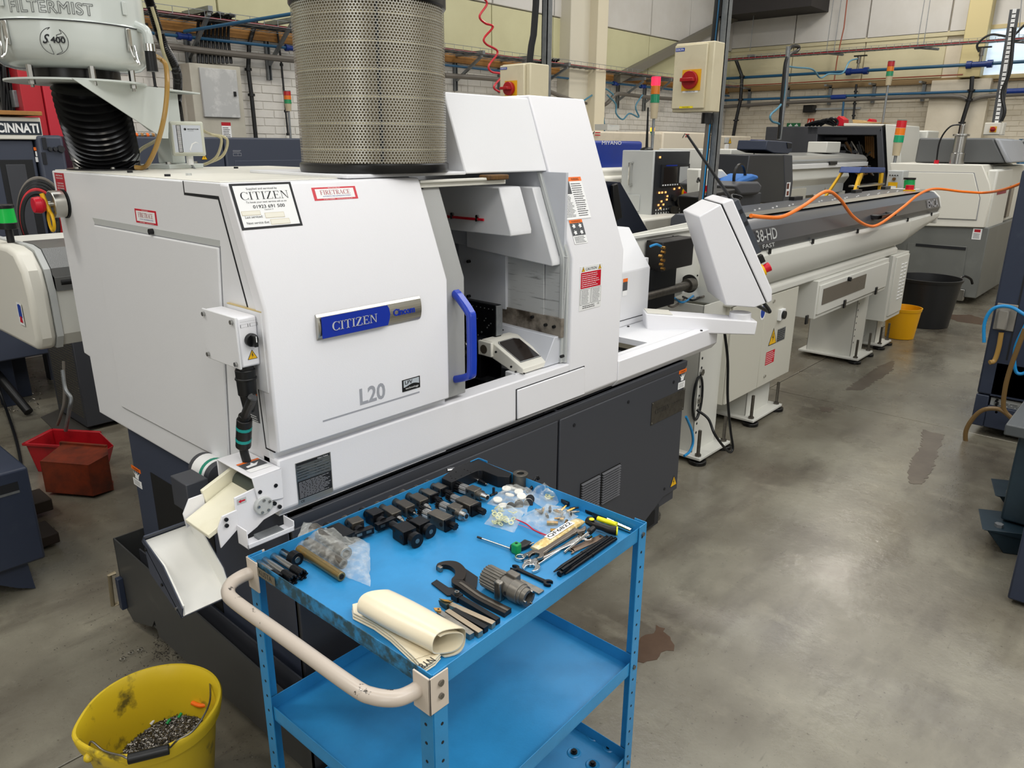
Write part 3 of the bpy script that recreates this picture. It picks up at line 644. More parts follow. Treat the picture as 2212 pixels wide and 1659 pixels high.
# right column and hood
m = M(); m.prof([(1.59, .825), (1.59, 1.344), (1.80, 1.882), (2.6, 1.882), (2.6, .80), (1.612, .80)], 2.098, 2.415).build('right_column', white, lathe, bev=.005)
m = M(); m.prof([(1.712, 1.632), (1.803, 1.872), (2.3, 1.872), (2.3, 1.632)], 1.700, 2.099).build('hood_left', sidew, lathe, bev=.005)
# door jamb tracks
m = M()
for k, (dx, dy) in enumerate(((0, .012), (.012, .022))):
    m.prof([(1.59+dy, .965), (1.59+dy, 1.344), (1.705+dy, 1.63), (1.72+dy, 1.63), (1.605+dy, 1.344), (1.605+dy, .965)], 2.086-dx, 2.099-dx)
m.build('door_track', ltgray, lathe, bev=.002)
# interior
M().box((2.085, 1.62, .9), (2.098, 2.55, 1.63)).build('inner_wall', inner, lathe)
M().box((1.5, 2.5, .9), (2.09, 2.55, 1.63)).box((1.498, 1.70, .82), (1.503, 2.5, 1.6)).build('inner_back', mat('inner_dark', '#2c2d30', .5), lathe)
M().box((1.5, 1.66, .70), (2.09, 2.5, .72)).build('sump_floor', dark, lathe)
ia, ib, ic, id_ = [at(x, y, x=2.08) for x, y in ((1100, 568), (1177, 576), (1177, 683), (1100, 667))]
M().ext([(2.072, v.y, v.z) for v in (V(0, ia.y, 1.35), V(0, ib.y, 1.35), ic, id_)], (.008, 0, 0)).build('way_cover_sheet', scraped, lathe, bev=.001)
M().ext([(2.078, y, z) for y, z in ((ic.y, 1.35), (1.60, 1.35), (1.61, at(1222, 690, x=2.08).z), (ic.y, at(1177, 683, x=2.08).z))], (.006, 0, 0)).build('way_cover_sheet', scraped, lathe, bev=.001)
M().ext([(2.06, y, z) for y, z in ((ia.y, 1.36), (2.12, 1.36), (2.12, 1.12), (id_.y, id_.z))], (.02, 0, 0)).build('gray_guard_sheet', inner, lathe, bev=.002)
M().ext([(2.066, y, z) for y, z in ((1.61, 1.13), (2.12, 1.14), (2.12, 1.085), (1.61, 1.06))], (.018, 0, 0)).build('greasy_ledge', grease, lathe)
M().hexa([(1.985, 1.62, .965), (2.084, 1.62, .965), (2.084, 2.3, .965), (1.985, 2.3, .965), (2.045, 1.62, 1.065), (2.084, 1.62, 1.065), (2.084, 2.3, 1.085), (2.045, 2.3, 1.085)]).build('sloping_guard', inner, lathe, bev=.002)
M().box((1.97, 1.64, .93), (2.084, 2.3, .966)).box((1.86, 1.64, .93), (1.97, 1.69, .966)).build('inner_ledge', sidew, lathe, bev=.002)
M().prof([(1.675, 1.43), (1.675, 1.447), (1.728, 1.585), (2.3, 1.585), (2.3, 1.43)], 1.868, 1.975).build('splash_guard_box', sidew, lathe, bev=.004)
M().prof([(1.63, 1.318), (1.63, 1.335), (1.725, 1.58), (2.05, 1.58), (2.05, 1.345)], 2.035, 2.092).build('splash_guard_box', sidew, lathe, bev=.004)
M().prof([(2.0, 1.35), (2.0, 1.6), (2.45, 1.6), (2.45, 1.36)], 2.045, 2.062).build('rear_splash_sheet', inner, lathe, bev=.003)
a, b = at(957, 467, x=1.866), at(1045, 475, x=1.866)
M().tube([a, b], .0045, 8).build('red_sensor_tube', red, lathe)
for px in (975, 1029):
    p = at(px, 469+(px-975)*.1, x=1.86); M().cyl(p+V(0, 0, .01), p+V(.008, 0, .01), .006).box(tuple(p+V(-.002, -.004, -.006)), tuple(p+V(.008, .004, .004))).build('tube_clip', steel, lathe)
for px, py, xx in ((1011, 565, 2.05), (1011, 640, 2.05), (1149, 685, 2.06), (1178, 702, 2.06), (1196, 706, 2.06), (1213, 770, 2.06)):
    p = at(px, py, x=xx); M().cyl(p+V(-.004, 0, 0), p+V(.01, 0, 0), .006, n=8).build('screw', black, lathe)
# gang tool post, seen inside
M().box((1.93, 1.80, .90), (1.962, 2.14, 1.172)).build('gang_tool_plate', blackm, lathe, bev=.004)
M().box((1.93, 1.796, 1.06), (1.962, 1.80, 1.170)).build('plate_edge', galv, lathe, bev=.001)
m = M()
for i in range(14): p = V(1.93, 1.815+i*.02, 1.155); m.cyl(p, p+V(-.001, 0, 0), .0024, n=6)
for i in range(26): p = V(1.93, 1.82+R_.random()*.25, 1.03+R_.random()*.09); m.cyl(p, p+V(-.002, 0, 0), R_.uniform(.002, .004), n=6)
m.build('set_screws', galv, lathe)
for y, z, L in ((1.86, 1.035, .10), (1.93, 1.05, .08), (1.90, .99, .07), (1.98, 1.03, .08)):
    M().cyl((1.93, y, z), (1.93-L*.5, y, z), .02, n=16, m=blackm).cyl((1.93-L*.5, y, z), (1.93-L, y, z), .012, .009, n=16).build('tool_spindle', steeld, lathe)
M().box((1.89, 1.84, .90), (1.93, 2.1, 1.03)).build('tool_block', blackm, lathe, bev=.004)
M().box((1.965, 1.82, 1.02), (1.985, 1.86, 1.12)).build('plate_bracket', galv, lathe, bev=.002)
M().box((1.6, 2.0, .85), (1.9, 2.2, 1.0)).build('tool_carriage', blackm, lathe, bev=.01)
# sloped work light housing on the sill
c = at(1130, 808, z=.966); x1 = c.x; cr = at(1190, 790, z=.966); t0 = at(1060, 737, x=x1)
wl_ = (cr.x-x1)
m = M(); m.prof([(c.y, .966), (c.y, .985), (t0.y, t0.z), (t0.y+.045, t0.z), (t0.y+.045, t0.z-.045), (c.y+.06, .966)], x1, x1+wl_).build('light_housing', cream, lathe, bev=.003)
d = (V(x1, t0.y, t0.z)-V(x1, c.y, .985)); pg = Pl((x1, c.y, .985), (1, 0, 0), d); L = d.length
m = M(); ww = wl_; o8 = [(ww*.14, L*.2), (ww*.86, L*.2), (ww*.86, L*.84), (ww*.72, L*.9), (ww*.2, L*.9), (ww*.14, L*.84)]
m.pg(pg, [(a*1.06-ww*.03, b+(-.004 if b < L/2 else .004)) for a, b in o8], .0008, ink).pg(pg, [(a*1.03-ww*.015, b+(-.002 if b < L/2 else .002)) for a, b in o8], .0012, ltgray).pg(pg, o8, .0018, glassd)
m.build('light_window', glassd, lathe, smooth=False)
M().prof([(t0.y-.015, t0.z-.055), (t0.y-.015, t0.z-.002), (t0.y+.05, t0.z-.002), (t0.y+.05, t0.z-.055)], x1-.014, x1).build('light_bracket', cream, lathe, bev=.003)
M().cyl((x1-.0145, t0.y+.02, t0.z-.03), (x1-.016, t0.y+.02, t0.z-.03), .016, n=16).build('bracket_hole', mat('hole_brown', '#4a4238', .6), lathe)
for px, py in ((1072, 760), (1105, 792), (1064, 717), (1086, 714), (1114, 804), (1132, 808)):
    p = at(px, py, x=x1) if py in (760, 792) else at(px, py, z=.968) if py > 800 else at(px, py, z=t0.z)
    (M().cyl(p+V(-.004, 0, 0), p, .004, n=8) if py in (760, 792) else M().cyl(p, p+V(0, 0, .004), .004, n=8)).build('screw', black, lathe)
# blue door handle
hm = M(); hx = 1.533
path = [V(hx+.006, 1.60, 1.298), V(hx+.002, 1.575, 1.285), V(hx, 1.535, 1.25), V(hx, 1.528, 1.225), V(hx, 1.528, 1.078), V(hx, 1.54, 1.053), V(hx+.005, 1.60, 1.03)]
P = spline(path, 5); vs = []; n = len(P)
for i, p in enumerate(P):
    dd = (P[min(i+1, n-1)]-P[max(i-1, 0)]).normalized(); u = V(1, 0, 0); w_ = dd.cross(u).normalized()
    for aa, bb in ((-.014, -.006), (-.010, -.011), (.010, -.011), (.014, -.006), (.014, .006), (.010, .011), (-.010, .011), (-.014, .006)): vs.append(p+u*aa+w_*bb)
hm.add(vs, [(i*8+j, i*8+(j+1) % 8, (i+1)*8+(j+1) % 8, (i+1)*8+j) for i in range(n-1) for j in range(8)]+[tuple(range(8)), tuple(range((n-1)*8, n*8))])
tag(hm.build('door_handle', hblue, lathe, ang=50), 'blue plastic door handle')
# ------------------------------------------------------------------ slate base
m = M(); m.box((.93, 1.605, .155), (2.046, 2.6, .79)).build('base_left', slate, lathe)
M().prof([(1.592, .79), (1.592, .768), (1.605, .74), (1.62, .74), (1.62, .79)], .93, 2.985).build('base_top_fold', slate, lathe, bev=.002)
M().box((.93, 1.594, .155), (2.046, 1.606, .755)).build('base_panel', slate, lathe, bev=.004)
m = M(); m.ext([(2.058, 1.594, .06), (2.66, 1.594, .06), (2.86, 1.594, .15), (2.985, 1.594, .15), (2.972, 1.594, .755), (2.058, 1.594, .755)], (0, .012, 0)).build('base_panel', slate, lathe, bev=.004)
m = M(); m.box((2.058, 1.606, .10), (2.97, 2.5, .79)).build('base_right', slate, lathe)
M().box((2.52, 1.6, .02), (2.84, 1.7, .12)).box((2.0, 1.62, .1), (2.06, 2.5, .8)).build('base_skirt', mat('skirt', '#232529', .5), lathe, bev=.004)
M().box((2.66, 1.5985, .035), (2.80, 1.6, .105)).build('skirt_cutout', dark, lathe)
# left flank frame with dark opening
fr = [S(276, 1010), S(455, 1105)]
M().box((.926, 1.61, .155), (.93, 2.6, .795)).build('flank_panel', slate2, lathe, bev=.003)
oa = at(325, 1020, x=.925); ob = at(455, 1100, x=.925)
M().ext([(.9235, oa.y, oa.z-.0), (.9235, ob.y, ob.z+.0), (.9235, ob.y, .3), (.9235, oa.y, .3)], (.003, 0, 0)).build('flank_opening', dark, lathe)
for (x, y) in ((2.9, 1.68), (1.0, 1.75), (2.3, 1.7), (2.75, 2.4)):
    M().cyl((x, y, 0), (x, y, .02), .05, n=24).cyl((x, y, .02), (x, y, .05), .042, .03, n=24).cyl((x, y, .05), (x, y, .16), .014).build('levelling_foot', steeld, lathe)
# louvres
def louvre(c, n):
    tl, tr, br, bl = [F_(*p, 1.594) for p in c]; x0, x1_ = (tl.x+bl.x)/2, (tr.x+br.x)/2; z1 = (tl.z+tr.z)/2; z0 = (bl.z+br.z)/2
    fr_ = M().box((x0, 1.592, z0), (x1_, 1.5945, z1)).build('louvre_frame', dark, lathe); h = (z1-z0)/n
    for i in range(n):
        z = z0+i*h; M().hexa([(x0+.004, 1.588, z+h*.1), (x1_-.004, 1.588, z+h*.1), (x1_-.004, 1.5925, z+h*.1), (x0+.004, 1.5925, z+h*.1), (x0+.004, 1.583, z+h*.2), (x1_-.004, 1.583, z+h*.2), (x1_-.004, 1.5925, z+h*.62), (x0+.004, 1.5925, z+h*.62)]).build('slat', mat('louvre_grey', '#55565a', .45), fr_)
louvre(((1252, 1047), (1294, 1022), (1293, 1090), (1252, 1115)), 13); louvre(((1297, 1020), (1339, 1002), (1336, 1067), (1297, 1089)), 13)
for px, py in ((1240, 918), (1357, 868), (1455, 825), (1435, 1056)):
    p = F_(px, py, 1.594); M().cyl(p+V(0, -.003, 0), p, .007, n=10).build('screw', ink, lathe)
# ------------------------------------------------------------------ right hand table
ty = 2.4; o1, o2 = 1.665, 1.95
ox1 = at(1408, 742, z=.905).x
M().box((2.4155, 1.641, .88), (3.22, o1, .905)).box((ox1, o1, .88), (3.22, o2, .905)).box((2.4155, o2, .88), (3.22, ty, .905)).build('table_top', sidew, lathe)
M().prof([(1.588, .905), (1.588, .825), (1.612, .795), (1.6405, .795), (1.6405, .905)], 2.4155, 3.25).box((3.2205, 1.641, .8), (3.25, ty, .905)).build('table_front', white, lathe, bev=.003)
M().box((2.42, o1, .84), (ox1, o2, .845)).build('well_floor', mat('well_grey', '#5a5c5e', .5), lathe)
m = M(); a = at(1399, 690, z=.905); b = at(1405, 577, y=a.y); t = at(1394, 487, y=a.y+.12)
m.prof([(a.y, .905), (a.y, b.z), (a.y+.13, t.z), (2.6, t.z), (2.6, .905)], 2.415, b.x).build('rear_cover', sidew, lathe, bev=.005)
RC = (a.y, b.x, t.z, b.z)
M().box((2.415, a.y-.0015, .935), (b.x, a.y, .938)).build('cover_seam', ink, lathe)
M().box((b.x, a.y+.03, .905), (b.x+.03, 2.5, b.z+.04)).build('rear_cover_flange', sidew, lathe, bev=.003)
for px, py in ((1352, 678), (1357, 706), (1515, 715), (1395, 700)):
    p = at(px, py, z=.905); M().cyl(p, p+V(0, 0, .005), .006, n=6).build('screw', black, lathe)
# ------------------------------------------------------------------ badges, stickers
def corner_pl(tl, tr, bl, f):          # plane frame fitted to three corners seen in the photo
    a, b, c_ = f(*tl), f(*tr), f(*bl); u = (b-a); u.z = 0 if abs(u.z) < .03 else u.z
    w_ = u.length; h_ = (a-c_).length; return a, b, c_, w_, h_
def fpl(tl, tr, bl, y):
    a, b, c_, w_, h_ = corner_pl(tl, tr, bl, lambda x, z: at(x, z, y=y)); zz = c_.z
    return Pl((c_.x, y, c_.z), (1, 0, 0), (0, 0, 1)), b.x-a.x, a.z-c_.z
def spl_(tl, tr, bl, d):
    a, b, c_, w_, h_ = corner_pl(tl, tr, bl, lambda x, z: sl(x, z, d)); return Pl(c_, (1, 0, 0), SLV), b.x-a.x, (a-c_).length
def lpl(tl, tr, bl, x=X0):
    a, b, c_, w_, h_ = corner_pl(tl, tr, bl, lambda q, z: at(q, z, x=x)); return Pl((x, c_.y, c_.z), (0, -1, 0), (0, 0, 1)), a.y-b.y, a.z-c_.z
DF = 1.575
pl, w_, h_ = fpl((680, 680), (904, 642), (684, 735), DF)
R2 = M(); k = 10
for i in range(k):            # cushioned aluminium badge
    t0_, t1_ = i/k, (i+1)/k; f0, f1 = math.sin(PI*t0_)**.6*.009+.003, math.sin(PI*t1_)**.6*.009+.003
    R2.add([pl.p(0, h_*t0_, 0), pl.p(w_, h_*t0_, 0), pl.p(w_, h_*t1_, 0), pl.p(0, h_*t1_, 0), pl.p(0, h_*t0_, f0), pl.p(w_, h_*t0_, f0), pl.p(w_, h_*t1_, f1), pl.p(0, h_*t1_, f1)], [(4, 5, 6, 7), (0, 4, 7, 3), (1, 2, 6, 5)]+([(0, 1, 5, 4)] if i == 0 else [])+([(3, 7, 6, 2)] if i == k-1 else []))
bd = tag(R2.build('name_badge', alu, lathe), 'curved silver and blue badge')
m = M(); bw = w_*.64; m.pg(pl, [(w_*.025, h_*.06), (bw, h_*.06), (bw+.006, h_*.3), (bw+.009, h_*.5), (bw+.006, h_*.75), (bw, h_*.9), (w_*.025, h_*.9)], .0135, logob); m.build('blue_field', logob, bd)
m = M(); m.serif(pl, 'CITIZEN', w_*.115, h_*.3, w_*.415, h_*.34, .0136, ext=.002); m.build('raised_lettering', mat('letter_silver', '#d6d8dc', .3, metal=.3), bd, smooth=False)
m = M(); m.text(pl, 'Cincom', w_*.7, h_*.37, w_*.225, h_*.3, .0125, off=.03, ext=.0008); m.build('lettering', logob, bd)
def pz_(px, py): p = at(px, py, y=DF); return p.x, p.z
a0 = pz_(778, 876); a1 = pz_(833, 868); at_ = pz_(780, 839)
pp = Pl((0, DF, 0), (1, 0, 0), (0, 0, 1))
m = M(); m.text(pp, 'L20', a0[0], a0[1], a1[0]-a0[0], at_[1]-a0[1], .0006, inkg, off=.025)
u0, u1 = pz_(697, 909), pz_(906, 848); m.rc(pp, u0[0], (u0[1]+u1[1])/2-.002, u1[0], (u0[1]+u1[1])/2+.0025, .0006, inkg); m.build('model_lettering', inkg, lathe)
pl, w_, h_ = fpl((868, 822), (906, 812), (869, 847), DF)
m = M(); m.bx(pl, 0, 0, w_, h_, 0, .002, black); m.pg(pl, [(w_*.06, h_*.45)]+[(w_*(.06+.88*i/10), h_*(.45+.1*math.sin((i/10-.3)*5))) for i in range(11)]+[(w_*.94, h_*.94), (w_*.06, h_*.94)], .0024, mat('badge_silver', '#b9c0c6', .4))
m.text(pl, 'LFV', w_*.14, h_*.58, w_*.42, h_*.3, .0028, ink, off=.02).text(pl, 'technology', w_*.16, h_*.1, w_*.74, h_*.22, .0028, paper); m.build('technology_badge', black, lathe)
# service sticker
pl, w_, h_ = spl_((488, 398), (622, 394), (523, 498), -.0155)
m = M(); m.bx(pl, 0, 0, w_, h_, 0, .0008, ink).rc(pl, w_*.04, h_*.05, w_*.96, h_*.95, .0012, paper)
m.text(pl, 'Supplied and serviced by', w_*.24, h_*.84, w_*.5, h_*.06, .0016, ink).serif(pl, 'CITIZEN', w_*.12, h_*.64, w_*.78, h_*.17, .0016, ink)
m.text(pl, 'To book your next service call us on', w_*.18, h_*.55, w_*.66, h_*.055, .0016, ink).text(pl, '01923 691 500', w_*.27, h_*.445, w_*.52, h_*.075, .0016, ink, off=.01).text(pl, 'Option 3', w_*.44, h_*.39, w_*.14, h_*.035, .0016, ink)
m.text(pl, 'Last serviced:', w_*.1, h_*.24, w_*.28, h_*.055, .0016, ink).text(pl, 'Next service due:', w_*.1, h_*.11, w_*.36, h_*.055, .0016, ink)
for a, b, c_, d_ in ((.06, .3, .36, .4), (.42, .22, .74, .34), (.48, .07, .8, .19)): m.rc(pl, w_*a, h_*b, w_*c_, h_*d_, .0015, mat('label_edge', '#c9bfa6', .6)).rc(pl, w_*a+.001, h_*b+.001, w_*c_-.001, h_*d_-.001, .0018, mat('label_patch', '#e6e3d6', .6))
m.build('service_sticker', paper, lathe, smooth=False)
def firetrace(pl, w_, h_, nm='fire_sticker'):
    m = M(); m.bx(pl, 0, 0, w_, h_, 0, .0008, red).rc(pl, w_*.06, h_*.13, w_*.94, h_*.87, .0012, paper)
    m.serif(pl, 'FIRETRACE', w_*.16, h_*.42, w_*.68, h_*.34, .0016, mat('fire_ink', '#a8283a', .5), wt=1.15).text(pl, 'AUTOMATIC FIRE SUPPRESSION SYSTEMS', w_*.2, h_*.25, w_*.64, h_*.08, .0016, inkb)
    m.text(pl, 'PROTECTED BY', w_*.36, h_*.9, w_*.28, h_*.06, .0016, paper).text(pl, '01473 744090    www.firetrace.co.uk', w_*.2, h_*.035, w_*.66, h_*.06, .0016, paper); m.build(nm, red, lathe, smooth=False)
firetrace(*spl_((670, 406), (765, 404), (680, 434), -.0155))
pl, w_, h_ = lpl((291, 450), (337, 456), (295, 480)); firetrace(pl, w_, h_)
pl, w_, h_ = lpl((119, 373), (139, 375), (124, 411))
m = M(); m.bx(pl, 0, 0, w_, h_, 0, .0008, redm)
for i, t in enumerate(('FIRETRACE', 'MANUAL RELEASE', '', 'TO OPERATE REMOVE', 'YELLOW CLIP & STRIKE', 'RED PLUNGER')):
    if t: m.text(pl, t, w_*.15, h_*(.82-i*.145), w_*.7, h_*.08, .0014, paper)
m.build('release_sticker', redm, lathe, smooth=False)
def warn_panel(m, pl, a, b, w_, h_, l=.0012, pict=True, k=6):
    m.rc(pl, a, b, a+w_, b+h_, l, paper).rc(pl, a, b+h_*.9, a+w_, b+h_, l+.0003, orange).text(pl, 'WARNING', a+w_*.2, b+h_*.915, w_*.6, h_*.06, l+.0006, ink)
    if pict:
        m.rc(pl, a, b+h_*.6, a+w_, b+h_*.9, l+.0003, mat('pict_grey', '#4a4c50', .5))
        fl = [(.5+.3*x, .62+.26*y) for x, y in ((0, 0), (-.45, .15), (-.6, .5), (-.35, .45), (-.3, .8), (-.05, .5), (.05, 1), (.25, .55), (.45, .8), (.5, .4), (.7, .45), (.45, .1))]
        m.pg(pl, [(a+w_*x, b+h_*y) for x, y in fl], l+.0006, paper)
    m.lines(pl, a+w_*.08, b+h_*.05, a+w_*.92, b+h_*(.57 if pict else .86), k, l+.0003, ink)
pl, w_, h_ = spl_((1191, 385), (1247, 381), (1222, 476), -.0005); 
m = M(); m.bx(pl, 0, 0, w_, h_, 0, .0008, paper); warn_panel(m, pl, 0, 0, w_*.5, h_, k=16); warn_panel(m, pl, w_*.5, 0, w_*.5, h_, pict=False, k=16); m.build('warning_sticker', paper, lathe, smooth=False)
pl, w_, h_ = spl_((1225, 477), (1253, 474), (1242, 528), -.0005); m = M(); m.bx(pl, 0, 0, w_, h_, 0, .0008, paper); m.rc(pl, 0, h_*.87, w_, h_, .0012, orange).text(pl, 'WARNING', w_*.15, h_*.89, w_*.7, h_*.08, .0015, ink).rc(pl, 0, h_*.34, w_, h_*.87, .0012, MT['pict_grey'])
for a, b in ((.26, .74), (.74, .74), (.26, .47), (.74, .47)): m.pg(pl, [(w_*(a+.15*math.cos(t)*(1 if i % 2 else .55)), h_*(b+.11*math.sin(t)*(1 if i % 2 else .55))) for i, t in enumerate([j*PI/5 for j in range(10)])], .0015, paper)
m.lines(pl, w_*.08, h_*.03, w_*.92, h_*.31, 5, .0013, ink); m.build('warning_sticker', paper, lathe, smooth=False)
pl, w_, h_ = fpl((1252, 577), (1300, 570), (1250, 673), 1.5895)
m = M(); m.bx(pl, 0, 0, w_, h_, 0, .0008, paper); m.text(pl, 'CAUTION', w_*.24, h_*.895, w_*.5, h_*.06, .0012, ink, off=.01); tri(m, pl, w_*.06, h_*.88, w_*.15, .0012); tri(m, pl, w_*.8, h_*.88, w_*.15, .0012)
m.rc(pl, w_*.04, h_*.5, w_*.94, h_*.86, .0012, red).lines(pl, w_*.08, h_*.52, w_*.9, h_*.84, 7, .0015, paper, th=.3)
for a in (.03, .52): m.rc(pl, w_*a, h_*.13, w_*(a+.45), h_*.48, .0012, ink).rc(pl, w_*a+.0012, h_*.13+.0012, w_*(a+.45)-.0012, h_*.48-.0012, .0015, paper).lines(pl, w_*(a+.05), h_*.15, w_*(a+.4), h_*.46, 9, .0018, ink, th=.3)
m.lines(pl, w_*.15, h_*.03, w_*.75, h_*.11, 2, .0013, ink).text(pl, 'CE', w_*.82, h_*.07, w_*.09, h_*.035, .0013, ink); m.build('caution_sticker', paper, lathe, smooth=False)
pl, w_, h_ = fpl((1344, 603), (1349, 602), (1344, 640), RC[0]-.001); m = M(); m.bx(pl, 0, 0, w_*2, h_, 0, .0008, paper).rc(pl, 0, h_*.8, w_*2, h_, .0012, orange).rc(pl, 0, h_*.3, w_*2, h_*.8, .0012, MT['pict_grey']); m.build('warning_sticker', paper, lathe, smooth=False)
# rating plate on the band
pl, w_, h_ = fpl((640, 1001), (716, 979), (645, 1091), 1.5895); h_ = min(h_, .135)
m = M(); m.bx(pl, 0, 0, w_, h_, 0, .001, alu).rc(pl, w_*.03, h_*.93, w_*.97, h_*.985, .0014, ink).text(pl, 'Made in Thailand', w_*.62, h_*.94, w_*.3, h_*.03, .0017, paper)
for i, (t, t2) in enumerate((('Model', 'Manufac. No.'), ('Serial No.', 'Year'), ('Full Load Current', 'A   Rated Power   kVA'), ('Short Circuit Interrupt Rating', 'kA   Mass   kg'), ('Rated Voltage', 'AC 200 V  3phase  50/60 Hz'))):
    m.text(pl, t, w_*.04, h_*(.865-i*.065), w_*min(.3, .02*len(t)), h_*.03, .0014, ink).text(pl, t2, w_*.52, h_*(.865-i*.065), w_*min(.42, .02*len(t2)), h_*.03, .0014, ink).rc(pl, w_*.04, h_*(.852-i*.065), w_*.96, h_*(.855-i*.065), .0013, inkg)
m.rc(pl, w_*.02, h_*.12, w_*.98, h_*.55, .0014, ink).lines(pl, w_*.05, h_*.14, w_*.95, h_*.53, 12, .0017, inkg, th=.35).text(pl, 'CE', w_*.07, h_*.03, w_*.1, h_*.055, .0014, ink, off=.02); m.build('rating_plate', mat('plate_silver', '#b4b8bb', .4), lathe, smooth=False)
# brass builder's plate, base stickers
pl, w_, h_ = fpl((1407, 871), (1478, 845), (1405, 919), 1.5935)
m = M(); m.bx(pl, 0, 0, w_, h_, 0, .002, steelk).serif(pl, 'CITIZEN', w_*.1, h_*.42, w_*.42, h_*.2, .0024, ink).text(pl, 'machinery', w_*.62, h_*.52, w_*.3, h_*.06, .0024, ink)
for a in (.03, .97):
    for b in (.06, .94): m.cyl(pl.p(w_*a, h_*b, .002), pl.p(w_*a, h_*b, .004), .004, n=8, m=steel)
m.build('engraved_plate', steelk, lathe, smooth=False)
def hand_sticker(pl, w_, h_):
    m = M(); m.bx(pl, 0, h_*.82, w_, h_, 0, .0008, orange).text(pl, 'WARNING', w_*.15, h_*.86, w_*.7, h_*.09, .0012, ink)
    m.pg(pl, [(w_*a, h_*b) for a, b in ((.3, .42), (.65, .4), (.7, .55), (.85, .78), (.6, .62), (.62, .8), (.5, .64), (.38, .8), (.38, .62), (.15, .72), (.32, .55))], .0008, paper)
    m.bx(pl, w_*.0, 0, w_*.9, h_*.36, 0, .0008, paper).lines(pl, w_*.1, h_*.05, w_*.8, h_*.31, 5, .0012, ink, th=.3); m.build('pinch_sticker', orange, lathe, smooth=False)
pl, w_, h_ = fpl((1466, 802), (1482, 797), (1464, 842), 1.5935); hand_sticker(pl, w_, h_)
pl, w_, h_ = lpl((283, 1003), (302, 1010), (290, 1045), .926); hand_sticker(pl, w_, h_)
pl, w_, h_ = fpl((1447, 1034), (1461, 1030), (1447, 1054), 1.5935); m = M(); tri(m, pl, 0, 0, w_, .0006); m.build('hazard_triangle', yellow, lathe, smooth=False)
# ------------------------------------------------------------------ switch box on the side
bl_ = at(440, 664, x=.848); br_ = at(512, 692, x=.848); bb_ = at(450, 765, x=.848)
by0, by1, bz0, bz1 = br_.y, bl_.y, bb_.z-.005, bl_.z-.003
sb = M().box((.848, by0, bz0), (.897, by1, bz1)).build('switch_box', white, lathe, bev=.005)
M().box((.842, by0-.002, bz0-.002), (.848, by1+.002, bz1+.002)).build('box_lid', sidew, sb, bev=.002)
for yy in (by0+.012, by1-.012):
    for zz in (bz0+.01, bz1-.01): M().cyl((.836, yy, zz), (.843, yy, zz), .0055, n=10).build('lid_screw', steel, sb)
M().box((.898, by0-.02, bz0-.07), (.905, by1-.02, bz1+.008)).build('backing_plate', sidew, sb, bev=.002)
M().box((.898, by0-.020, bz1+.008), (.9045, by1-.02, bz1+.0105)).box((.902, by0-.0212, bz0-.06), (.9045, by0-.0195, bz1+.01)).build('sealant', mat('sealant', '#c9b481', .6), sb)
kx = .876; kz = (bz0+bz1)/2+.005
m = M(); m.cyl((kx, by0, kz), (kx, by0-.012, kz), .016, n=20).box((kx-.005, by0-.028, kz-.014), (kx+.005, by0-.010, kz+.014)).build('rotary_knob', black, sb, bev=.002)
M().box((kx-.001, by0-.029, kz-.002), (kx+.001, by0-.0278, kz+.012)).build('knob_mark', paper, sb)
ps = Pl((.842, by0-.0004, bz0), (1, 0, 0), (0, 0, 1)); m = M(); tri(m, ps, .022, .018, .026, .0006); m.build('hazard_triangle', yellow, sb, smooth=False)
m = M(); hh = bz1-bz0
for dx in (.012, .036): m.rc(ps, dx, hh*.80, dx+.02, hh*.802, .0006, ink).rc(ps, dx, hh*.86, dx+.02, hh*.862, .0006, ink).rc(ps, dx, hh*.8, dx+.001, hh*.86, .0006, ink).rc(ps, dx+.019, hh*.8, dx+.02, hh*.86, .0006, ink)
m.rc(ps, .012, hh*.91, .056, hh*.912, .0006, ink); m.build('switch_symbols', ink, sb, smooth=False)
gx, gy = .868, by0+.025
M().cyl((gx, gy, bz0), (gx, gy, bz0-.012), .021, n=16).cyl((gx, gy, bz0-.01), (gx, gy, bz0-.075), .024, .022, n=16).cyl((gx, gy, bz0-.075), (gx, gy, bz0-.12), .019, .013, n=16).cyl((gx, gy, bz0-.03), (gx, gy, bz0-.036), .026, n=16).build('plug_connector', black, sb, bev=.002)
cz = at(528, 905, x=.86); c1 = at(524, 965, x=.86); c0 = at(545, 860, x=.84)
cb = M(); cb.tube([(gx, gy, bz0-.11), (c0.x, c0.y, c0.z), (.86, cz.y, cz.z), (.862, c1.y, c1.z), (.866, c1.y-.005, c1.z-.05)], .011, 10, k=6); cb = cb.build('box_cable', cable, lathe)
a = V(.86, cz.y, cz.z); b = V(.862, c1.y, c1.z); M().cyl(a, b, .019, n=14).cyl(a.lerp(b, -.15), a.lerp(b, .1), .015, n=14).build('cable_coupler', black, cb, bev=.002)
for t in (.3, .72): M().cyl(a.lerp(b, t-.05), a.lerp(b, t+.05), .0195, n=14).build('teal_ring', mat('teal', '#159a95', .4), cb)
p = S(540, 800)
pl, w_, h_ = lpl((535, 838), (556, 843), (541, 905)); m = M(); m.bx(pl, 0, 0, w_, h_, 0, .0008, MT['pict_grey']).rc(pl, 0, h_*.85, w_, h_, .0012, orange).lines(pl, w_*.1, 0, w_*.9, h_*.2, 3, .0012, paper); m.build('warning_sticker', orange, lathe, smooth=False)
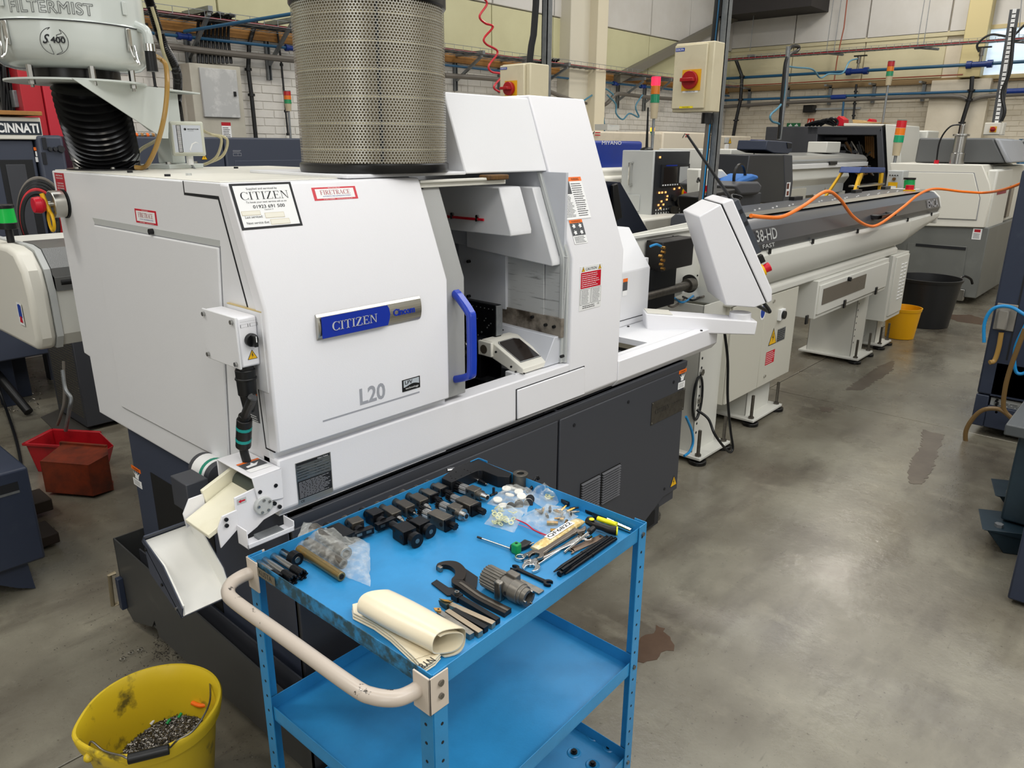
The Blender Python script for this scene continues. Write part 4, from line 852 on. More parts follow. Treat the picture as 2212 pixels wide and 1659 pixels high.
# manual release plunger at the back corner
p = at(142, 440, x=X0); q = p-V(.045, 0, 0)
M().cyl(p, p-V(.006, 0, 0), .046, n=28).build('plunger_gasket', black, lathe)
M().cyl(p-V(.006, 0, 0), q, .043, n=28).build('plunger_housing', alu, lathe, bev=.003)
M().cyl(q, q-V(.02, 0, 0), .011, n=14).build('plunger_rod', steel, lathe)
M().cyl(q-V(.018, 0, 0), q-V(.03, 0, 0), .02, .027, n=24).cyl(q-V(.03, 0, 0), q-V(.05, 0, 0), .027, .024, n=24).build('plunger_knob', red, lathe, bev=.002)
m = M(); cc = q-V(.01, .012, .052); m.tube([cc+V(0, .022*math.cos(t), .03*math.sin(t)) for t in [i*PI/8 for i in range(17)]], .005, 6).tube([q-V(.02, 0, -.035), cc+V(0, 0, .03)], .007, 6); m.build('yellow_clip', yellow, lathe)
# ------------------------------------------------------------------ operator pendant on swing arm
P0 = at(1437, 705, z=.905); P0.z = .905
def W(px, py, off=0): p = vp(px, py, P0+VH*off); return p
m = M(); m.cyl(P0-V(0, 0, .02), P0+V(0, 0, .045), .05, n=28).build('arm_pivot', white, lathe, bev=.003)
arm = [W(1391, 672), W(1629, 689), W(1624, 718), W(1393, 711)]
m = M(); m.ext([p-VH*.055 for p in arm], VH*.11); ao = m.build('swing_arm', white, lathe, bev=.006)
aa = [W(1393, 664), W(1447, 667), W(1447, 671), W(1394, 671)]
top0 = arm[0].lerp(arm[1], .015); top1 = arm[0].lerp(arm[1], .24)
M().ext([top0-VH*.05+V(0, 0, .001), top1-VH*.05+V(0, 0, .001), top1+VH*.05+V(0, 0, .001), top0+VH*.05+V(0, 0, .001)], (0, 0, .003)).build('arm_hatch', cream, ao)
c = W(1598, 690); M().cyl(c, c+V(0, 0, .035), .05, n=28).build('pendant_pivot', white, lathe, bev=.003)
pr = [(1510, 468), (1557, 441), (1655, 655), (1630, 665), (1568, 660)]; pr2 = [(1560, 439), (1583, 430), (1668, 626), (1668, 650), (1658, 656)]
DP = .34
m = M(); m.ext([W(x, y, -.06) for x, y in pr], VH*DP); pen = m.build('pendant_rear_shell', white, lathe, bev=.005)
m = M(); m.ext([W(x, y, -.06) for x, y in pr2], VH*DP); m.build('pendant_front_shell', white, lathe, bev=.005)
M().ext([W(x, y, -.055) for x, y in ((1550, 446), (1566, 438), (1662, 650), (1648, 655))], VH*(DP-.01)).build('pendant_gasket', ink, pen)
nn = (W(1668, 626)-W(1583, 430)).normalized(); out = nn.cross(VH).normalized(); out = out if out.dot(VR) > 0 else -out
def face(t, h=0, d=0): return W(1583, 430, -.06).lerp(W(1668, 626, -.06), t)+out*h+VH*d
m = M(); s0 = (.04, .62); m.ext([face(s0[0], 0, .03), face(s0[0], .03, .03), face(s0[1], .03, .03), face(s0[1], 0, .03)], VH*(DP-.06)).build('screen_bezel', mat('bezel_grey', '#3f444c', .4), pen, bev=.003)
M().ext([face(.08, .031, .05), face(.08, .033, .05), face(.4, .033, .05), face(.4, .031, .05)], VH*(DP-.1)).build('screen', glassd, pen)
M().ext([face(.14, .012, .026), face(.18, .012, .026), face(.18, .024, .026), face(.14, .024, .026)], VH*.006).ext([face(.27, .012, .026), face(.31, .012, .026), face(.31, .024, .026), face(.27, .024, .026)], VH*.006).build('bezel_clip', ink, pen)
e = face(.80, 0, .045); M().cyl(e, e+out*.012, .028, n=20).build('estop_collar', yellow, pen); M().cyl(e+out*.01, e+out*.042, .019, .022, n=20).build('estop_button', red, pen, bev=.003)
M().ext([face(.66, .0, .05), face(.66, .035, .05), face(.74, .035, .05), face(.74, 0, .05)], VH*.03).build('key_switch', black, pen, bev=.002)
h0 = W(1650, 655, 0); M().tube([h0+V(0, 0, .0), W(1660, 668, 0), W(1663, 675, 0)+VH*.02, W(1660, 676, 0)+VH*.2], .009, 10, k=5).build('grab_handle', black, pen)
c = W(1583, 436, .09); M().ball(c+V(0, 0, -.0), .035, 16, sz=.5).build('antenna_base', black, pen)
antb = c
M().tube([c, W(1484, 291, .09)], lambda t: .0085-.003*t, 8).build('antenna', black, pen)
M().tube([c+V(0, 0, .01), c+V(.03, .02, .03), c+V(.05, -.02, .02), c+V(.08, .03, .0), c+V(.05, .1, .01)], .004, 6, k=6).build('antenna_cable', cable, pen)
# ------------------------------------------------------------------ part ejector belt and chute (bolted to the lathe)
m = M(); m.ext([(.822, 1.572, .948), (.903, 1.572, .948), (.903, 1.745, .948), (.822, 1.745, .948)], (0, 0, -.004)).ext([(.822, 1.572, .948), (.903, 1.572, .948), (.903, 1.572, .865), (.834, 1.572, .875)], (0, .004, 0)).ext([(.822, 1.741, .948), (.903, 1.741, .948), (.903, 1.741, .9), (.822, 1.741, .9)], (0, .004, 0)); hoodc = m.build('ejector_hood', white, lathe, bev=.002)
pl = Pl((.825, 1.60, .9485), (1, 0, 0), (0, 1, 0)); m = M(); m.rc(pl, .01, .0, .07, .07, .0005, paper).rc(pl, .01, .022, .07, .07, .0008, MT['pict_grey']).rc(pl, .01, .06, .07, .07, .001, orange).pg(pl, [(.02, .03), (.045, .032), (.06, .05), (.045, .044), (.042, .056), (.035, .044), (.02, .04)], .001, paper); m.build('pinch_sticker', orange, hoodc, smooth=False)
fp = [(.775, .91), (.833, .917), (.845, .89), (.903, .89), (.903, .835), (.845, .825), (.825, .812), (.795, .80), (.775, .82)]
side_ = M().ext([(x, 1.577, z) for x, z in fp], (0, .005, 0)).build('ejector_side_plate', white, lathe, bev=.0015)
p = F_(566, 1090, 1.577); M().cyl(p, p-V(0, .012, 0), .0235, n=28).build('bearing_cap', ltgray, side_, bev=.002)
for t in (.5, 1.6, 2.9, 4.2, 5.3):
    q = p+V(.016*math.cos(t), -.012, .016*math.sin(t)); M().cyl(q, q-V(0, .003, 0), .0035, n=8).build('cap_screw', steel, side_)
for x, y in ((560, 1062), (594, 1048), (592, 1087), (603, 1094)):
    q = F_(x, y, 1.575); M().cyl(q, q-V(0, .005, 0), .0052, n=10).build('socket_bolt', black, side_)
q = F_(522, 1082, 1.5765); m = M(); pl = Pl(q+V(-.012, 0, -.007), (1, 0, 0), (0, 0, 1)); m.rc(pl, 0, 0, .024, .014, .0003, ltgray).pg(pl, [(.003, .007), (.010, .012), (.010, .009), (.021, .009), (.021, .005), (.010, .005), (.010, .002)], .0006, red); m.build('arrow_label', ltgray, side_, smooth=False)
bt = [(.902, .905), (.855, .905), (.703, .838), (.706, .826), (.86, .885), (.902, .885)]
M().ext([(x, 1.583, z) for x, z in bt], (0, .115, 0)).build('conveyor_belt', polyc, lathe, bev=.002)
M().cyl((.862, 1.585, .892), (.862, 1.695, .892), .03, n=28).build('belt_drum', mat('drum_green', '#3e4640', .35), lathe)
M().ext([(.755, 1.70, .895), (.84, 1.70, .93), (.9, 1.70, .935), (.9, 1.70, .88), (.765, 1.70, .845)], (0, .012, 0)).build('rear_guide_plate', polyc, lathe, bev=.002)
M().ext([(.725, 1.576, .845), (.74, 1.576, .875), (.778, 1.576, .878), (.778, 1.576, .83), (.728, 1.576, .795)], (0, .005, 0)).build('side_ear', white, lathe, bev=.001)
M().ext([(.703, 1.703, .85), (.722, 1.703, .884), (.76, 1.703, .885), (.76, 1.703, .84), (.708, 1.703, .81)], (0, .005, 0)).build('side_ear', white, lathe, bev=.001)
for x, y in ((488, 1122), (489, 1135)):
    q = F_(x, y, 1.574); M().cyl(q, q-V(0, .004, 0), .005, n=10).build('socket_bolt', black, lathe)
m = M(); m.box((.772, 1.53, .79), (.90, 1.533, .803)).box((.772, 1.53, .79), (.90, 1.576, .793)).box((.772, 1.53, .79), (.775, 1.576, .84)).box((.897, 1.53, .79), (.90, 1.576, .818)); m.build('drip_tray', white, lathe, bev=.001)
M().box((.81, 1.537, .7935), (.875, 1.57, .802)).build('bracket_plate', galv, lathe, bev=.001)
# motor beside the belt
mo = at(430, 1052, y=1.86); M().box((mo.x-.06, 1.80, mo.z-.04), (mo.x+.0, 1.89, mo.z+.045)).build('gearbox', slate, lathe, bev=.003)
mq = at(472, 1030, y=1.86); M().box((mo.x, 1.80, mo.z-.05), (mq.x+.06, 1.88, mq.z+.0)).build('motor_housing', blackm, lathe, bev=.004)
M().cyl((mq.x-.0, 1.84, mq.z+.005), (mq.x-.0, 1.95, mq.z+.005), .042, n=28).build('motor', slate, lathe, bev=.002)
M().cyl((mq.x, 1.86, mq.z+.005), (mq.x, 1.93, mq.z+.005), .0428, n=28).build('motor_label', paper, lathe); M().cyl((mq.x, 1.872, mq.z+.005), (mq.x, 1.885, mq.z+.005), .0434, n=28).build('green_band', mat('label_teal', '#1c8a72', .5), lathe)
# delivery chute
xa, xb = .648, .772; ya, yb = 1.842, 1.662; za, zb_ = .748, .602
d = V(0, yb-ya, zb_-za).normalized(); nrm = V(0, -d.z, d.y); nrm = nrm if nrm.z > 0 else -nrm; L = V(0, yb-ya, zb_-za).length
def ch(x, t, h): return V(x, ya, za)+d*(L*t)+nrm*h
M().ext([ch(xa, 0, 0), ch(xb, 0, 0), ch(xb, 1, 0), ch(xa, 1, 0)], nrm*-.004).ext([ch(xa, 0, 0), ch(xa, 0, .025), ch(xb, 0, .025), ch(xb, 0, 0)], d*.003).ext([ch(xa, 0, .012), ch(xa, .45, .045), ch(xa, .95, .03), ch(xa, 1, -.004), ch(xa, .3, -.055)], V(.003, 0, 0)).ext([ch(xb, 0, 0), ch(xb, .1, .05), ch(xb, .75, .055), ch(xb, 1, .025), ch(xb, 1, 0)], V(.003, 0, 0)).build('chute_shell', slate2, lathe)
M().ext([ch(xa+.004, .02, .001), ch(xb-.001, .02, .001), ch(xb-.001, .995, .001), ch(xa+.004, .995, .001)], nrm*.005).build('chute_liner', poly, lathe, bev=.001)
M().ext([ch(xa+.003, .02, .004), ch(xa+.003, .45, .046), ch(xa+.003, .93, .032), ch(xa+.003, .995, .004)], V(.005, 0, 0)).build('chute_side_liner', poly, lathe, bev=.0012)
M().ext([ch(xb-.005, .02, .004), ch(xb-.005, .1, .052), ch(xb-.005, .75, .057), ch(xb-.005, .995, .027), ch(xb-.005, .995, .004)], V(.005, 0, 0)).build('chute_side_liner', poly, lathe, bev=.0012)
for t, h, mm in ((.12, .0, black), (.55, -.012, black), (.88, -.0, steel)): q = ch(xa, t, h); M().cyl(q, q-V(.004, 0, 0), .004, n=8).build('socket_bolt', mm, lathe)
# ------------------------------------------------------------------ swarf tank pulled out beside the lathe
tank = thing('coolant_tank', 'low dark grey coolant tank on castors sticking out under the left end of the lathe', 'tank', (.98, 2.1, 0))
tx = .85; tz = .35
m = M(); m.box((tx, 1.5, .085), (tx+.004, 2.68, tz)); M().ext([(tx, 1.46, .09), (tx, 2.40, .075), (tx, 2.42, .13), (tx, 2.45, .09), (tx, 2.62, .03), (tx, 2.67, .06), (tx, 2.69, tz), (tx, 1.46, tz-.05)], (.005, 0, 0)).build('long_side', tankm, tank)
M().box((tx, 2.685, .06), (1.3, 2.69, tz)).box((tx+.005, 1.46, .09), (1.25, 2.685, .1)).box((tx, 1.46, .09), (1.25, 1.465, tz-.05)).build('tank_body', tankm, tank)
M().box((tx+.05, 1.47, .12), (tx+.055, 2.6, tz-.03)).box((tx+.005, 1.48, .2), (tx+.05, 2.6, .205)).build('inner_baffle', slate, tank)
a = at(255, 1235, x=tx); b = at(262, 1300, x=tx)
m = M(); m.tube([a-V(.01, 0, 0), a-V(.03, 0, 0), b-V(.03, 0, 0), b-V(.01, 0, 0)], .008, 8); m.build('sight_tube', mat('brass_dull', '#9a8f78', .4, metal=.8), tank); M().box((tx-.02, a.y-.04, b.z), (tx, a.y-.015, a.z-.01)).build('gauge_bracket', navy, tank, bev=.002)
def caster(root, x, y, r=.035, h=None, ax=(1, 0, 0), mt=None, top=.09):
    m = M(); ax = Vector(ax); c = V(x, y, r); m.cyl(c-ax*.012, c+ax*.012, r, n=20); w_ = m.build('castor', mt or rubber, root, bev=.003)
    s = ax.cross(V(0, 0, 1)); m = M()
    for k in (-1, 1): m.hexa([c+ax*.015*k-s*.012-V(0, 0, .005), c+ax*.018*k-s*.012-V(0, 0, .005), c+ax*.018*k+s*.012-V(0, 0, .005), c+ax*.015*k+s*.012-V(0, 0, .005), V(x, y, top)+ax*.015*k-s*.025, V(x, y, top)+ax*.018*k-s*.025, V(x, y, top)+ax*.018*k+s*.025, V(x, y, top)+ax*.015*k+s*.025])
    m.box((x-.03, y-.03, top-.003), (x+.03, y+.03, top)); m.build('castor_fork', galv, w_)
for x, y in ((tx+.06, 2.25), (tx+.06, 1.52), (1.2, 2.3), (1.2, 1.55)): caster(tank, x, y, .035)
# near corner filler panel of the base
a = at(548, 1400, y=1.53)
M().box((.93, 1.60, .06), (1.0, 1.62, .79)).build('corner_panel', tankm, lathe)
# ================================================================== ROUND FILTER ON THE LATHE ROOF
fc = V(1.475, 1.868, 1.641); fr_ = .213; fh = .485
filt = thing('cartridge_filter', 'big round perforated metal cartridge filter standing on the lathe roof', 'filter', fc)
M().lathe(fc, [(fr_-.03, 0), (fr_+.004, 0), (fr_+.006, .006), (fr_+.006, .022), (fr_+.001, .026), (fr_-.03, .026)], 96).build('bottom_ring', rubber, filt)
M().lathe(fc, [(fr_-.03, fh-.045), (fr_+.003, fh-.045), (fr_+.006, fh-.04), (fr_+.006, fh-.004), (fr_+.002, fh), (fr_-.07, fh), (fr_-.07, fh-.02)], 96).build('top_ring', rubber, filt)
nc, rows = 150, 61; z0f, z1f = .024, fh-.043; dz = (z1f-z0f)/rows; vs = []; fs = []
for r in range(rows):
    for c_ in range(nc):
        ca = 2*PI*(c_+(.5 if r % 2 else 0))/nc; zc = z0f+dz*(r+.5); n0 = len(vs); R0 = dz/1.5; da = 2*PI/nc
        for k in range(6):
            t = PI/6+k*PI/3; a = ca+math.cos(t)*da/math.sqrt(3); vs.append((fc.x+fr_*math.cos(a), fc.y+fr_*math.sin(a), fc.z+zc+math.sin(t)*R0))
        for k in range(6):
            t = PI/6+k*PI/3; a = ca+math.cos(t)*da/math.sqrt(3)*.70; vs.append((fc.x+fr_*math.cos(a), fc.y+fr_*math.sin(a), fc.z+zc+math.sin(t)*R0*.70))
        fs += [(n0+k, n0+(k+1) % 6, n0+6+(k+1) % 6, n0+6+k) for k in range(6)]
m = M(); m.add(vs, fs); m.build('perforated_sleeve', mat('filter_galv', '#b0aea6', .35, metal=.75), filt, smooth=False)
npl = 120; pr_ = []
R1, R2_ = fr_-.006, fr_-.022; vs = []; ring = []
for i in range(npl*2): a = 2*PI*i/(npl*2); rr = R1 if i % 2 else R2_; ring.append((math.cos(a)*rr, math.sin(a)*rr))
m = M(); N = len(ring); m.add([(fc.x+x, fc.y+y, fc.z+.02) for x, y in ring]+[(fc.x+x, fc.y+y, fc.z+fh-.03) for x, y in ring], [(i, (i+1) % N, N+(i+1) % N, N+i) for i in range(N)])
m.build('pleated_paper', mat('filter_paper', '#bdb298', .8, nz=('#a79a7c', .6, .4, .7), nscale=6), filt, smooth=False)
for k in range(7): M().lathe(fc, [(fr_-.0035, .06+k*.068), (fr_-.002, .062+k*.068), (fr_-.0035, .064+k*.068)], 96).build('glue_bead', mat('glue', '#d5ccad', .6), filt)
sa = math.atan2(-fc.y, -fc.x)+.10; M().hexa([tuple(fc+V(math.cos(sa+da)*rr, math.sin(sa+da)*rr, z)) for z in (.03, fh-.045) for da, rr in ((-.018, fr_-.01), (.018, fr_-.01), (.018, fr_-.003), (-.018, fr_-.003))]).build('seam_gap', ink, filt)
M().lathe(fc+V(0, 0, fh-.02), [(.001, 0), (fr_-.06, 0)], 48).build('end_plate', galv, filt)
# ================================================================== MIST EXTRACTOR
bc = at(155, 100, y=2.6); bc.z = 0
zpl = at(210, 166, y=2.55).z-.02
ext = thing('mist_extractor', 'glossy pale grey drum shaped mist extractor on the left end of the lathe roof', 'mist extractor', (1.28, 2.75, zt_))
drum = mat('drum_grey', '#c6ccc8', .16, coat=.5)
rb = .209; z0 = zpl+.035
m = M(); m.lathe((bc.x, bc.y, z0), [(.08, .0), (rb-.055, .0), (rb-.03, .006), (rb-.012, .02), (rb-.003, .042), (rb, .07), (rb+.001, .112)], 72); bowl = m.build('bowl', drum, ext, ang=60)
m = M(); m.lathe((bc.x, bc.y, z0), [(rb+.002, .110), (rb+.003, .114), (rb+.002, .118), (rb-.001, .119), (rb-.003, .32), (rb-.03, .4), (.05, .42)], 72); m.build('upper_drum', drum, ext, ang=60)
M().lathe((bc.x, bc.y, z0), [(rb+.0034, .1115), (rb+.0034, .1145)], 72).build('joint_line', ink, ext)
def ontodrum(me_fn, ang0, z, name, mt, lift=.0015, par=None):
    """bend flat print made in (a,b) onto the drum: a runs round it, b up it"""
    m = M(); me_fn(m, Pl((0, 0, 0), (1, 0, 0), (0, 1, 0)))
    m.v = [(bc.x+(rb+lift+v[2])*math.cos(ang0+v[0]/rb), bc.y+(rb+lift+v[2])*math.sin(ang0+v[0]/rb), z+v[1]) for v in m.v]
    return m.build(name, mt, par or ext, smooth=False)
ac = math.atan2(-bc.y, -bc.x)
def angof(px, py=100):
    best = min((abs((lambda p: 1106+FPX*(p-EYEP).dot(rt2)/(p-EYEP).dot(fw))(Vector((bc.x+rb*math.cos(a), bc.y+rb*math.sin(a), z0+.12)))-px), a) for a in [ac-1.5+3*i/600 for i in range(601)])
    return best[1]
def outl(m, pl, t):       # outlined capitals: solid letter behind a slimmer pale one
    pass
def fm(m, pl):
    cu = bpy.data.curves.new('t', 'FONT'); cu.body = 'FILTERMIST'; cu.size = 1; cu.offset = .012; cu.space_character = 1.05
    ob = bpy.data.objects.new('t', cu)
    for sp in (0,):
        me = bpy.data.meshes.new_from_object(ob); vv = [v.co.copy() for v in me.vertices]
    x0 = min(v.x for v in vv); x1 = max(v.x for v in vv); y0 = min(v.y for v in vv); y1 = max(v.y for v in vv)
    a0, a1 = angof(25), angof(204); W_ = (a1-a0)*rb; H_ = .030
    # walk the boundary edges of every letter: each becomes a thin drawn line
    from collections import Counter
    ec = Counter(); 
    for p in me.polygons:
        for e in p.edge_keys: ec[e] += 1
    for (i, j), c_ in ec.items():
        if c_ == 1:
            p, q = vv[i], vv[j]; P = V((p.x-x0)/(x1-x0)*W_, (p.y-y0)/(y1-y0)*H_, 0); Q = V((q.x-x0)/(x1-x0)*W_, (q.y-y0)/(y1-y0)*H_, 0)
            d = Q-P
            if d.length < 1e-6: continue
            nn = V(-d.y, d.x, 0).normalized()*.0006; e = d.normalized()*.0004
            k = max(1, int(d.length/.02))
            for s_ in range(k):
                A0 = P+d*(s_/k); A1 = P+d*((s_+1)/k); m.add([A0-nn-e, A1-nn+e, A1+nn+e, A0+nn-e], [(0, 1, 2, 3)])
    bpy.data.objects.remove(ob)
ontodrum(fm, angof(25), z0+.130, 'outlined_lettering', ink, .001)
def s400(m, pl):
    r1 = .034
    def seg(p, q, th=.0007):
        P = V(*p, 0); Q = V(*q, 0); d = (Q-P); nn = V(-d.y, d.x, 0).normalized()*th; m.add([P-nn, Q-nn, Q+nn, P+nn], [(0, 1, 2, 3)])
    def arc(a0, a1, n=22):
        pts = [(r1*math.cos(a0+(a1-a0)*i/n), r1*math.sin(a0+(a1-a0)*i/n)) for i in range(n+1)]
        for i in range(n): seg(pts[i], pts[i+1])
    arc(math.radians(98), math.radians(262)); arc(math.radians(-88), math.radians(60))
    for a, b in (((-.005, .0335), (-.012, .028)), ((.017, .0295), (.021, .02)), ((.021, .02), (.008, .015)), ((.008, .015), (.009, .009)), ((.009, .009), (.024, .013)), ((.024, .013), (.026, .008)), ((-.012, -.008), (-.0045, -.0335)), ((.012, -.006), (.017, -.026)), ((.017, -.026), (.001, -.034)), ((-.016, .002), (-.013, -.004))): seg(a, b)
    pl2 = Pl((0, 0, .0003), (1, 0, 0), (0, 1, 0)); m.text(pl2, '400', -.008, -.005, .036, .016, 0, off=.03).text(pl2, 'S', -.028, -.007, .019, .024, 0, off=.02, shear=.5)
ontodrum(s400, angof(108), z0+.060, 'model_emblem', ink, .001)
def latch(px, name='toggle_latch'):
    a = angof(px); n = V(math.cos(a), math.sin(a), 0); u = V(-math.sin(a), math.cos(a), 0); o = V(bc.x, bc.y, z0)+n*rb
    m = M(); o = o-V(0, 0, .055); m.ext([o-u*.008+V(0, 0, .105)+n*.001, o+u*.008+V(0, 0, .105)+n*.001, o+u*.008+V(0, 0, .165)+n*.001, o-u*.008+V(0, 0, .165)+n*.001], n*.006)
    L_ = m.build(name, chrome, ext, bev=.001); m = M()
    m.tube([o-u*.009+V(0, 0, .16)+n*.01, o-u*.012+V(0, 0, .12)+n*.014, o-u*.006+V(0, 0, .085)+n*.02, o+V(0, 0, .07)+n*.03, o+u*.006+V(0, 0, .085)+n*.02, o+u*.009+V(0, 0, .12)+n*.012], .0028, 7, k=5); m.build('latch_wire', chrome, L_)
    M().ext([o-u*.008+V(0, 0, .20)+n*.001, o+u*.008+V(0, 0, .20)+n*.001, o+u*.008+V(0, 0, .235)+n*.001, o-u*.008+V(0, 0, .235)+n*.001], n*.003).build('catch_plate', drum, ext, bev=.001)
latch(9); latch(272)
# bracket: shelf plate, gusset, column, foot
col = V(1.275, 2.765, 0); dC = (col-V(bc.x, bc.y, 0)).normalized(); sC = V(-dC.y, dC.x, 0)
brm = mat('bracket_grey', '#c9cfcb', .35)
m = M(); pts = [V(bc.x, bc.y, zpl)+V(math.cos(t)*.19, math.sin(t)*.19, 0) for t in [math.atan2(dC.y, dC.x)+.55+i*(2*PI-1.1)/40 for i in range(41)]]+[col+dC*.13-sC*.05+V(0, 0, zpl), col+dC*.13+sC*.05+V(0, 0, zpl)]
m.ext(pts, (0, 0, .005)); m.build('shelf_plate', brm, ext)
M().ext([p+V(0, 0, z) for z, p in ((zt_+.02, col-dC*.035-sC*.03), (zt_+.02, col+dC*.035-sC*.03), (zt_+.02, col+dC*.035+sC*.03), (zt_+.02, col-dC*.035+sC*.03))], (0, 0, zpl-zt_-.02)).build('column', brm, ext, bev=.004)
g1_ = at(157, 176, y=2.38); g2_ = at(352, 190, y=2.60); g3_ = at(352, 299, y=2.60); gd = (g2_-g1_); gd.z = 0; gd.normalize()
M().ext([V(g1_.x, g1_.y, zpl), V(g2_.x, g2_.y, zpl)+gd*.03, V(g3_.x, g3_.y, g3_.z)+gd*.03, V(g3_.x, g3_.y, g3_.z), V(g3_.x, g3_.y, g3_.z+.01)-gd*.02], V(-gd.y, gd.x, 0)*.003).build('gusset', brm, ext)
M().ext([col+sC*.05+V(0, 0, zpl), col+sC*.05-dC*.25+V(0, 0, zpl), col+sC*.05-dC*.03+V(0, 0, zpl-.13), col+sC*.05+dC*.02+V(0, 0, zpl-.13)], sC*.003).build('gusset', brm, ext)
M().ext([p+V(0, 0, zt_+.003) for p in (col-dC*.09-sC*.06, col+dC*.09-sC*.06, col+dC*.09+sC*.06, col-dC*.09+sC*.06)], (0, 0, .015)).build('foot_plate', brm, ext, bev=.002)
for a_, b_ in ((-.07, -.04), (.07, -.04), (-.07, .04)): p = col+dC*a_+sC*b_+V(0, 0, zt_+.018); M().cyl(p, p+V(0, 0, .008), .009, n=6).build('hex_bolt', steel, ext)
for t in (ac-.75, ac+.25, ac+1.1, ac+2.4):
    p = V(bc.x+.165*math.cos(t), bc.y+.165*math.sin(t), zpl); M().cyl(p-V(0, 0, .012), p, .009, n=6).cyl(p-V(0, 0, .02), p-V(0, 0, .01), .005, n=8).cyl(p+V(0, 0, .005), p+V(0, 0, .045), .009, n=6).build('stand_off', steel, ext)
M().cyl((bc.x, bc.y, zpl+.005), (bc.x, bc.y, zpl+.04), .12, n=40).build('inlet_collar', rubber, ext)
# flexible duct
db = V(1.045, 2.74, zt_+.003); dt = V(bc.x+.03, bc.y, zpl-.002); nr = 17; P = []; N = nr*6
def dpos(t):
    s_ = t*t*(3-2*t); s_ = .35*t+.65*s_; return V(db.x+(dt.x-db.x)*s_, db.y+(dt.y-db.y)*s_, db.z+(dt.z-db.z)*t)
P = [dpos(i/N) for i in range(N+1)]
def drad(t):
    f = t*nr; w_ = abs((f % 1)-.5)*2
    if t < .17: return .098+.003*math.sin(f*9)
    return .087+.017*(1-w_)
duct = M().tube(P, drad, 44).build('flexible_duct', mat('duct_black', '#101012', .2), ext, ang=50)
M().lathe(P[int(N*.16)]+V(0, 0, 0), [(.1015, -.011), (.1025, -.010), (.1025, .011), (.1015, .012)], 48).build('duct_clamp', galv, ext)
M().lathe(db, [(.08, 0), (.122, 0), (.122, .005), (.08, .005)], 40).build('duct_flange', black, ext)
for t in (ac-.9, ac+.1, ac+1): M().cyl(db+V(.114*math.cos(t), .114*math.sin(t), .004), db+V(.114*math.cos(t), .114*math.sin(t), .011), .007, n=6).build('flange_bolt', steel, ext)
# drain elbow and amber hose
ae = angof(297); n_ = V(math.cos(ae), math.sin(ae), 0); o = V(bc.x, bc.y, z0)+n_*rb*.97
M().tube([o+V(0, 0, .125), o+n_*.03+V(0, 0, .11), o+n_*.035+V(0, 0, .07)], .014, 12, k=6).build('drain_elbow', drum, ext)
e0_ = o+n_*.035; M().cyl(e0_+V(0, 0, .075), e0_+V(0, 0, .055), .017, n=14).build('hose_clip', chrome, ext); M().cyl(e0_+V(0, 0, .06), e0_+V(0, 0, .0), .015, .016, n=16).build('drain_cap', black, ext)
def E_(px, py, y): return at(px, py, y=y)
hs = [e0_+V(.01, 0, .045)]+[E_(345, 127, 2.5), E_(358, 142, 2.48), E_(361, 190, 2.46), E_(355, 250, 2.46), E_(340, 310, 2.5), E_(322, 350, 2.55), E_(310, 364, 2.6), E_(292, 366, 2.62)]
for i, p in enumerate(hs): p.z = max(p.z, zt_+.012)
M().tube(hs, .0075, 10, k=7).build('drain_hose', tubem, ext)
M().tube([E_(292, 338, 2.66), E_(306, 322, 2.72), E_(330, 308, 2.8), E_(345, 300, 2.85)], .006, 8, k=6).build('sensing_tube', cleart, ext)
# monitor box on the column
mo_ = col-V(.0, .045, 0); pa_, pb_, pc_ = at(381, 262, y=mo_.y-.06), at(439, 264, y=mo_.y-.06), at(386, 337, y=mo_.y-.06)
mu = V(math.cos(-.42), math.sin(-.42), 0); pl = Pl(pc_-V(.02, 0, 0), mu, (0, 0, 1)); w_ = (pb_.x-pa_.x)*1.12; h_ = pa_.z-pc_.z
mb_ = M().bx(pl, 0, 0, w_, h_, -.055, 0).build('monitor_box', mat('monitor_shell', '#c4c6b8', .4), ext, bev=.006, bseg=3)
M().bx(pl, w_*.05, h_*.06, w_*.95, h_*.94, 0, .003).build('monitor_lid', MT['monitor_shell'], mb_, bev=.002)
m = M(); m.rc(pl, w_*.09, h_*.11, w_*.91, h_*.89, .0035, mat('monitor_label', '#c9ced6', .4)).rc(pl, w_*.19, h_*.11, w_*.33, h_*.89, .0038, ink)
for i in range(22): m.rc(pl, w_*.21, h_*(.13+i*.0345), w_*.31, h_*(.148+i*.0345), .004, paper)
m.text(pl, 'MONITOR', w_*.52, h_*.76, w_*.34, h_*.035, .004, ink, off=.03).rc(pl, w_*.52, h_*.73, w_*.7, h_*.735, .004, ink).pg(pl, [(w_*.45+h_*.035*math.cos(t), h_*.775+h_*.035*math.sin(t)) for t in [i*PI/8 for i in range(16)]], .004, ink)
m.pg(pl, [(w_*.84, h_*.36), (w_*.72, h_*.42), (w_*.6, h_*.36), (w_*.52, h_*.2), (w_*.55, h_*.13), (w_*.56, h_*.2), (w_*.63, h_*.34), (w_*.73, h_*.39)], .004, paper); m.build('monitor_display', MT['monitor_label'], mb_, smooth=False)
p = pl.p(w_*.5, 0, -.03); M().cyl(p, p-V(0, 0, .03), .012, n=12).build('white_gland', paper, mb_)
for i in range(2):
    q = pl.p(w_, h_*(.75-.02*i), -.03); e1_ = E_(478+i*12, 300, 2.72); M().tube([q, E_(455, 290, 2.72), e1_, E_(470+i*12, 335, 2.74), E_(450, 352, 2.78), E_(430, 358, 2.8)], .005, 8, k=7).build('sensing_tube', cleart, mb_)
M().tube([p-V(0, 0, .025), p+V(.02, 0, -.05), E_(415, 358, 2.75), E_(440, 356, 2.78)], .0035, 6, k=6).build('signal_cable', galv, mb_)
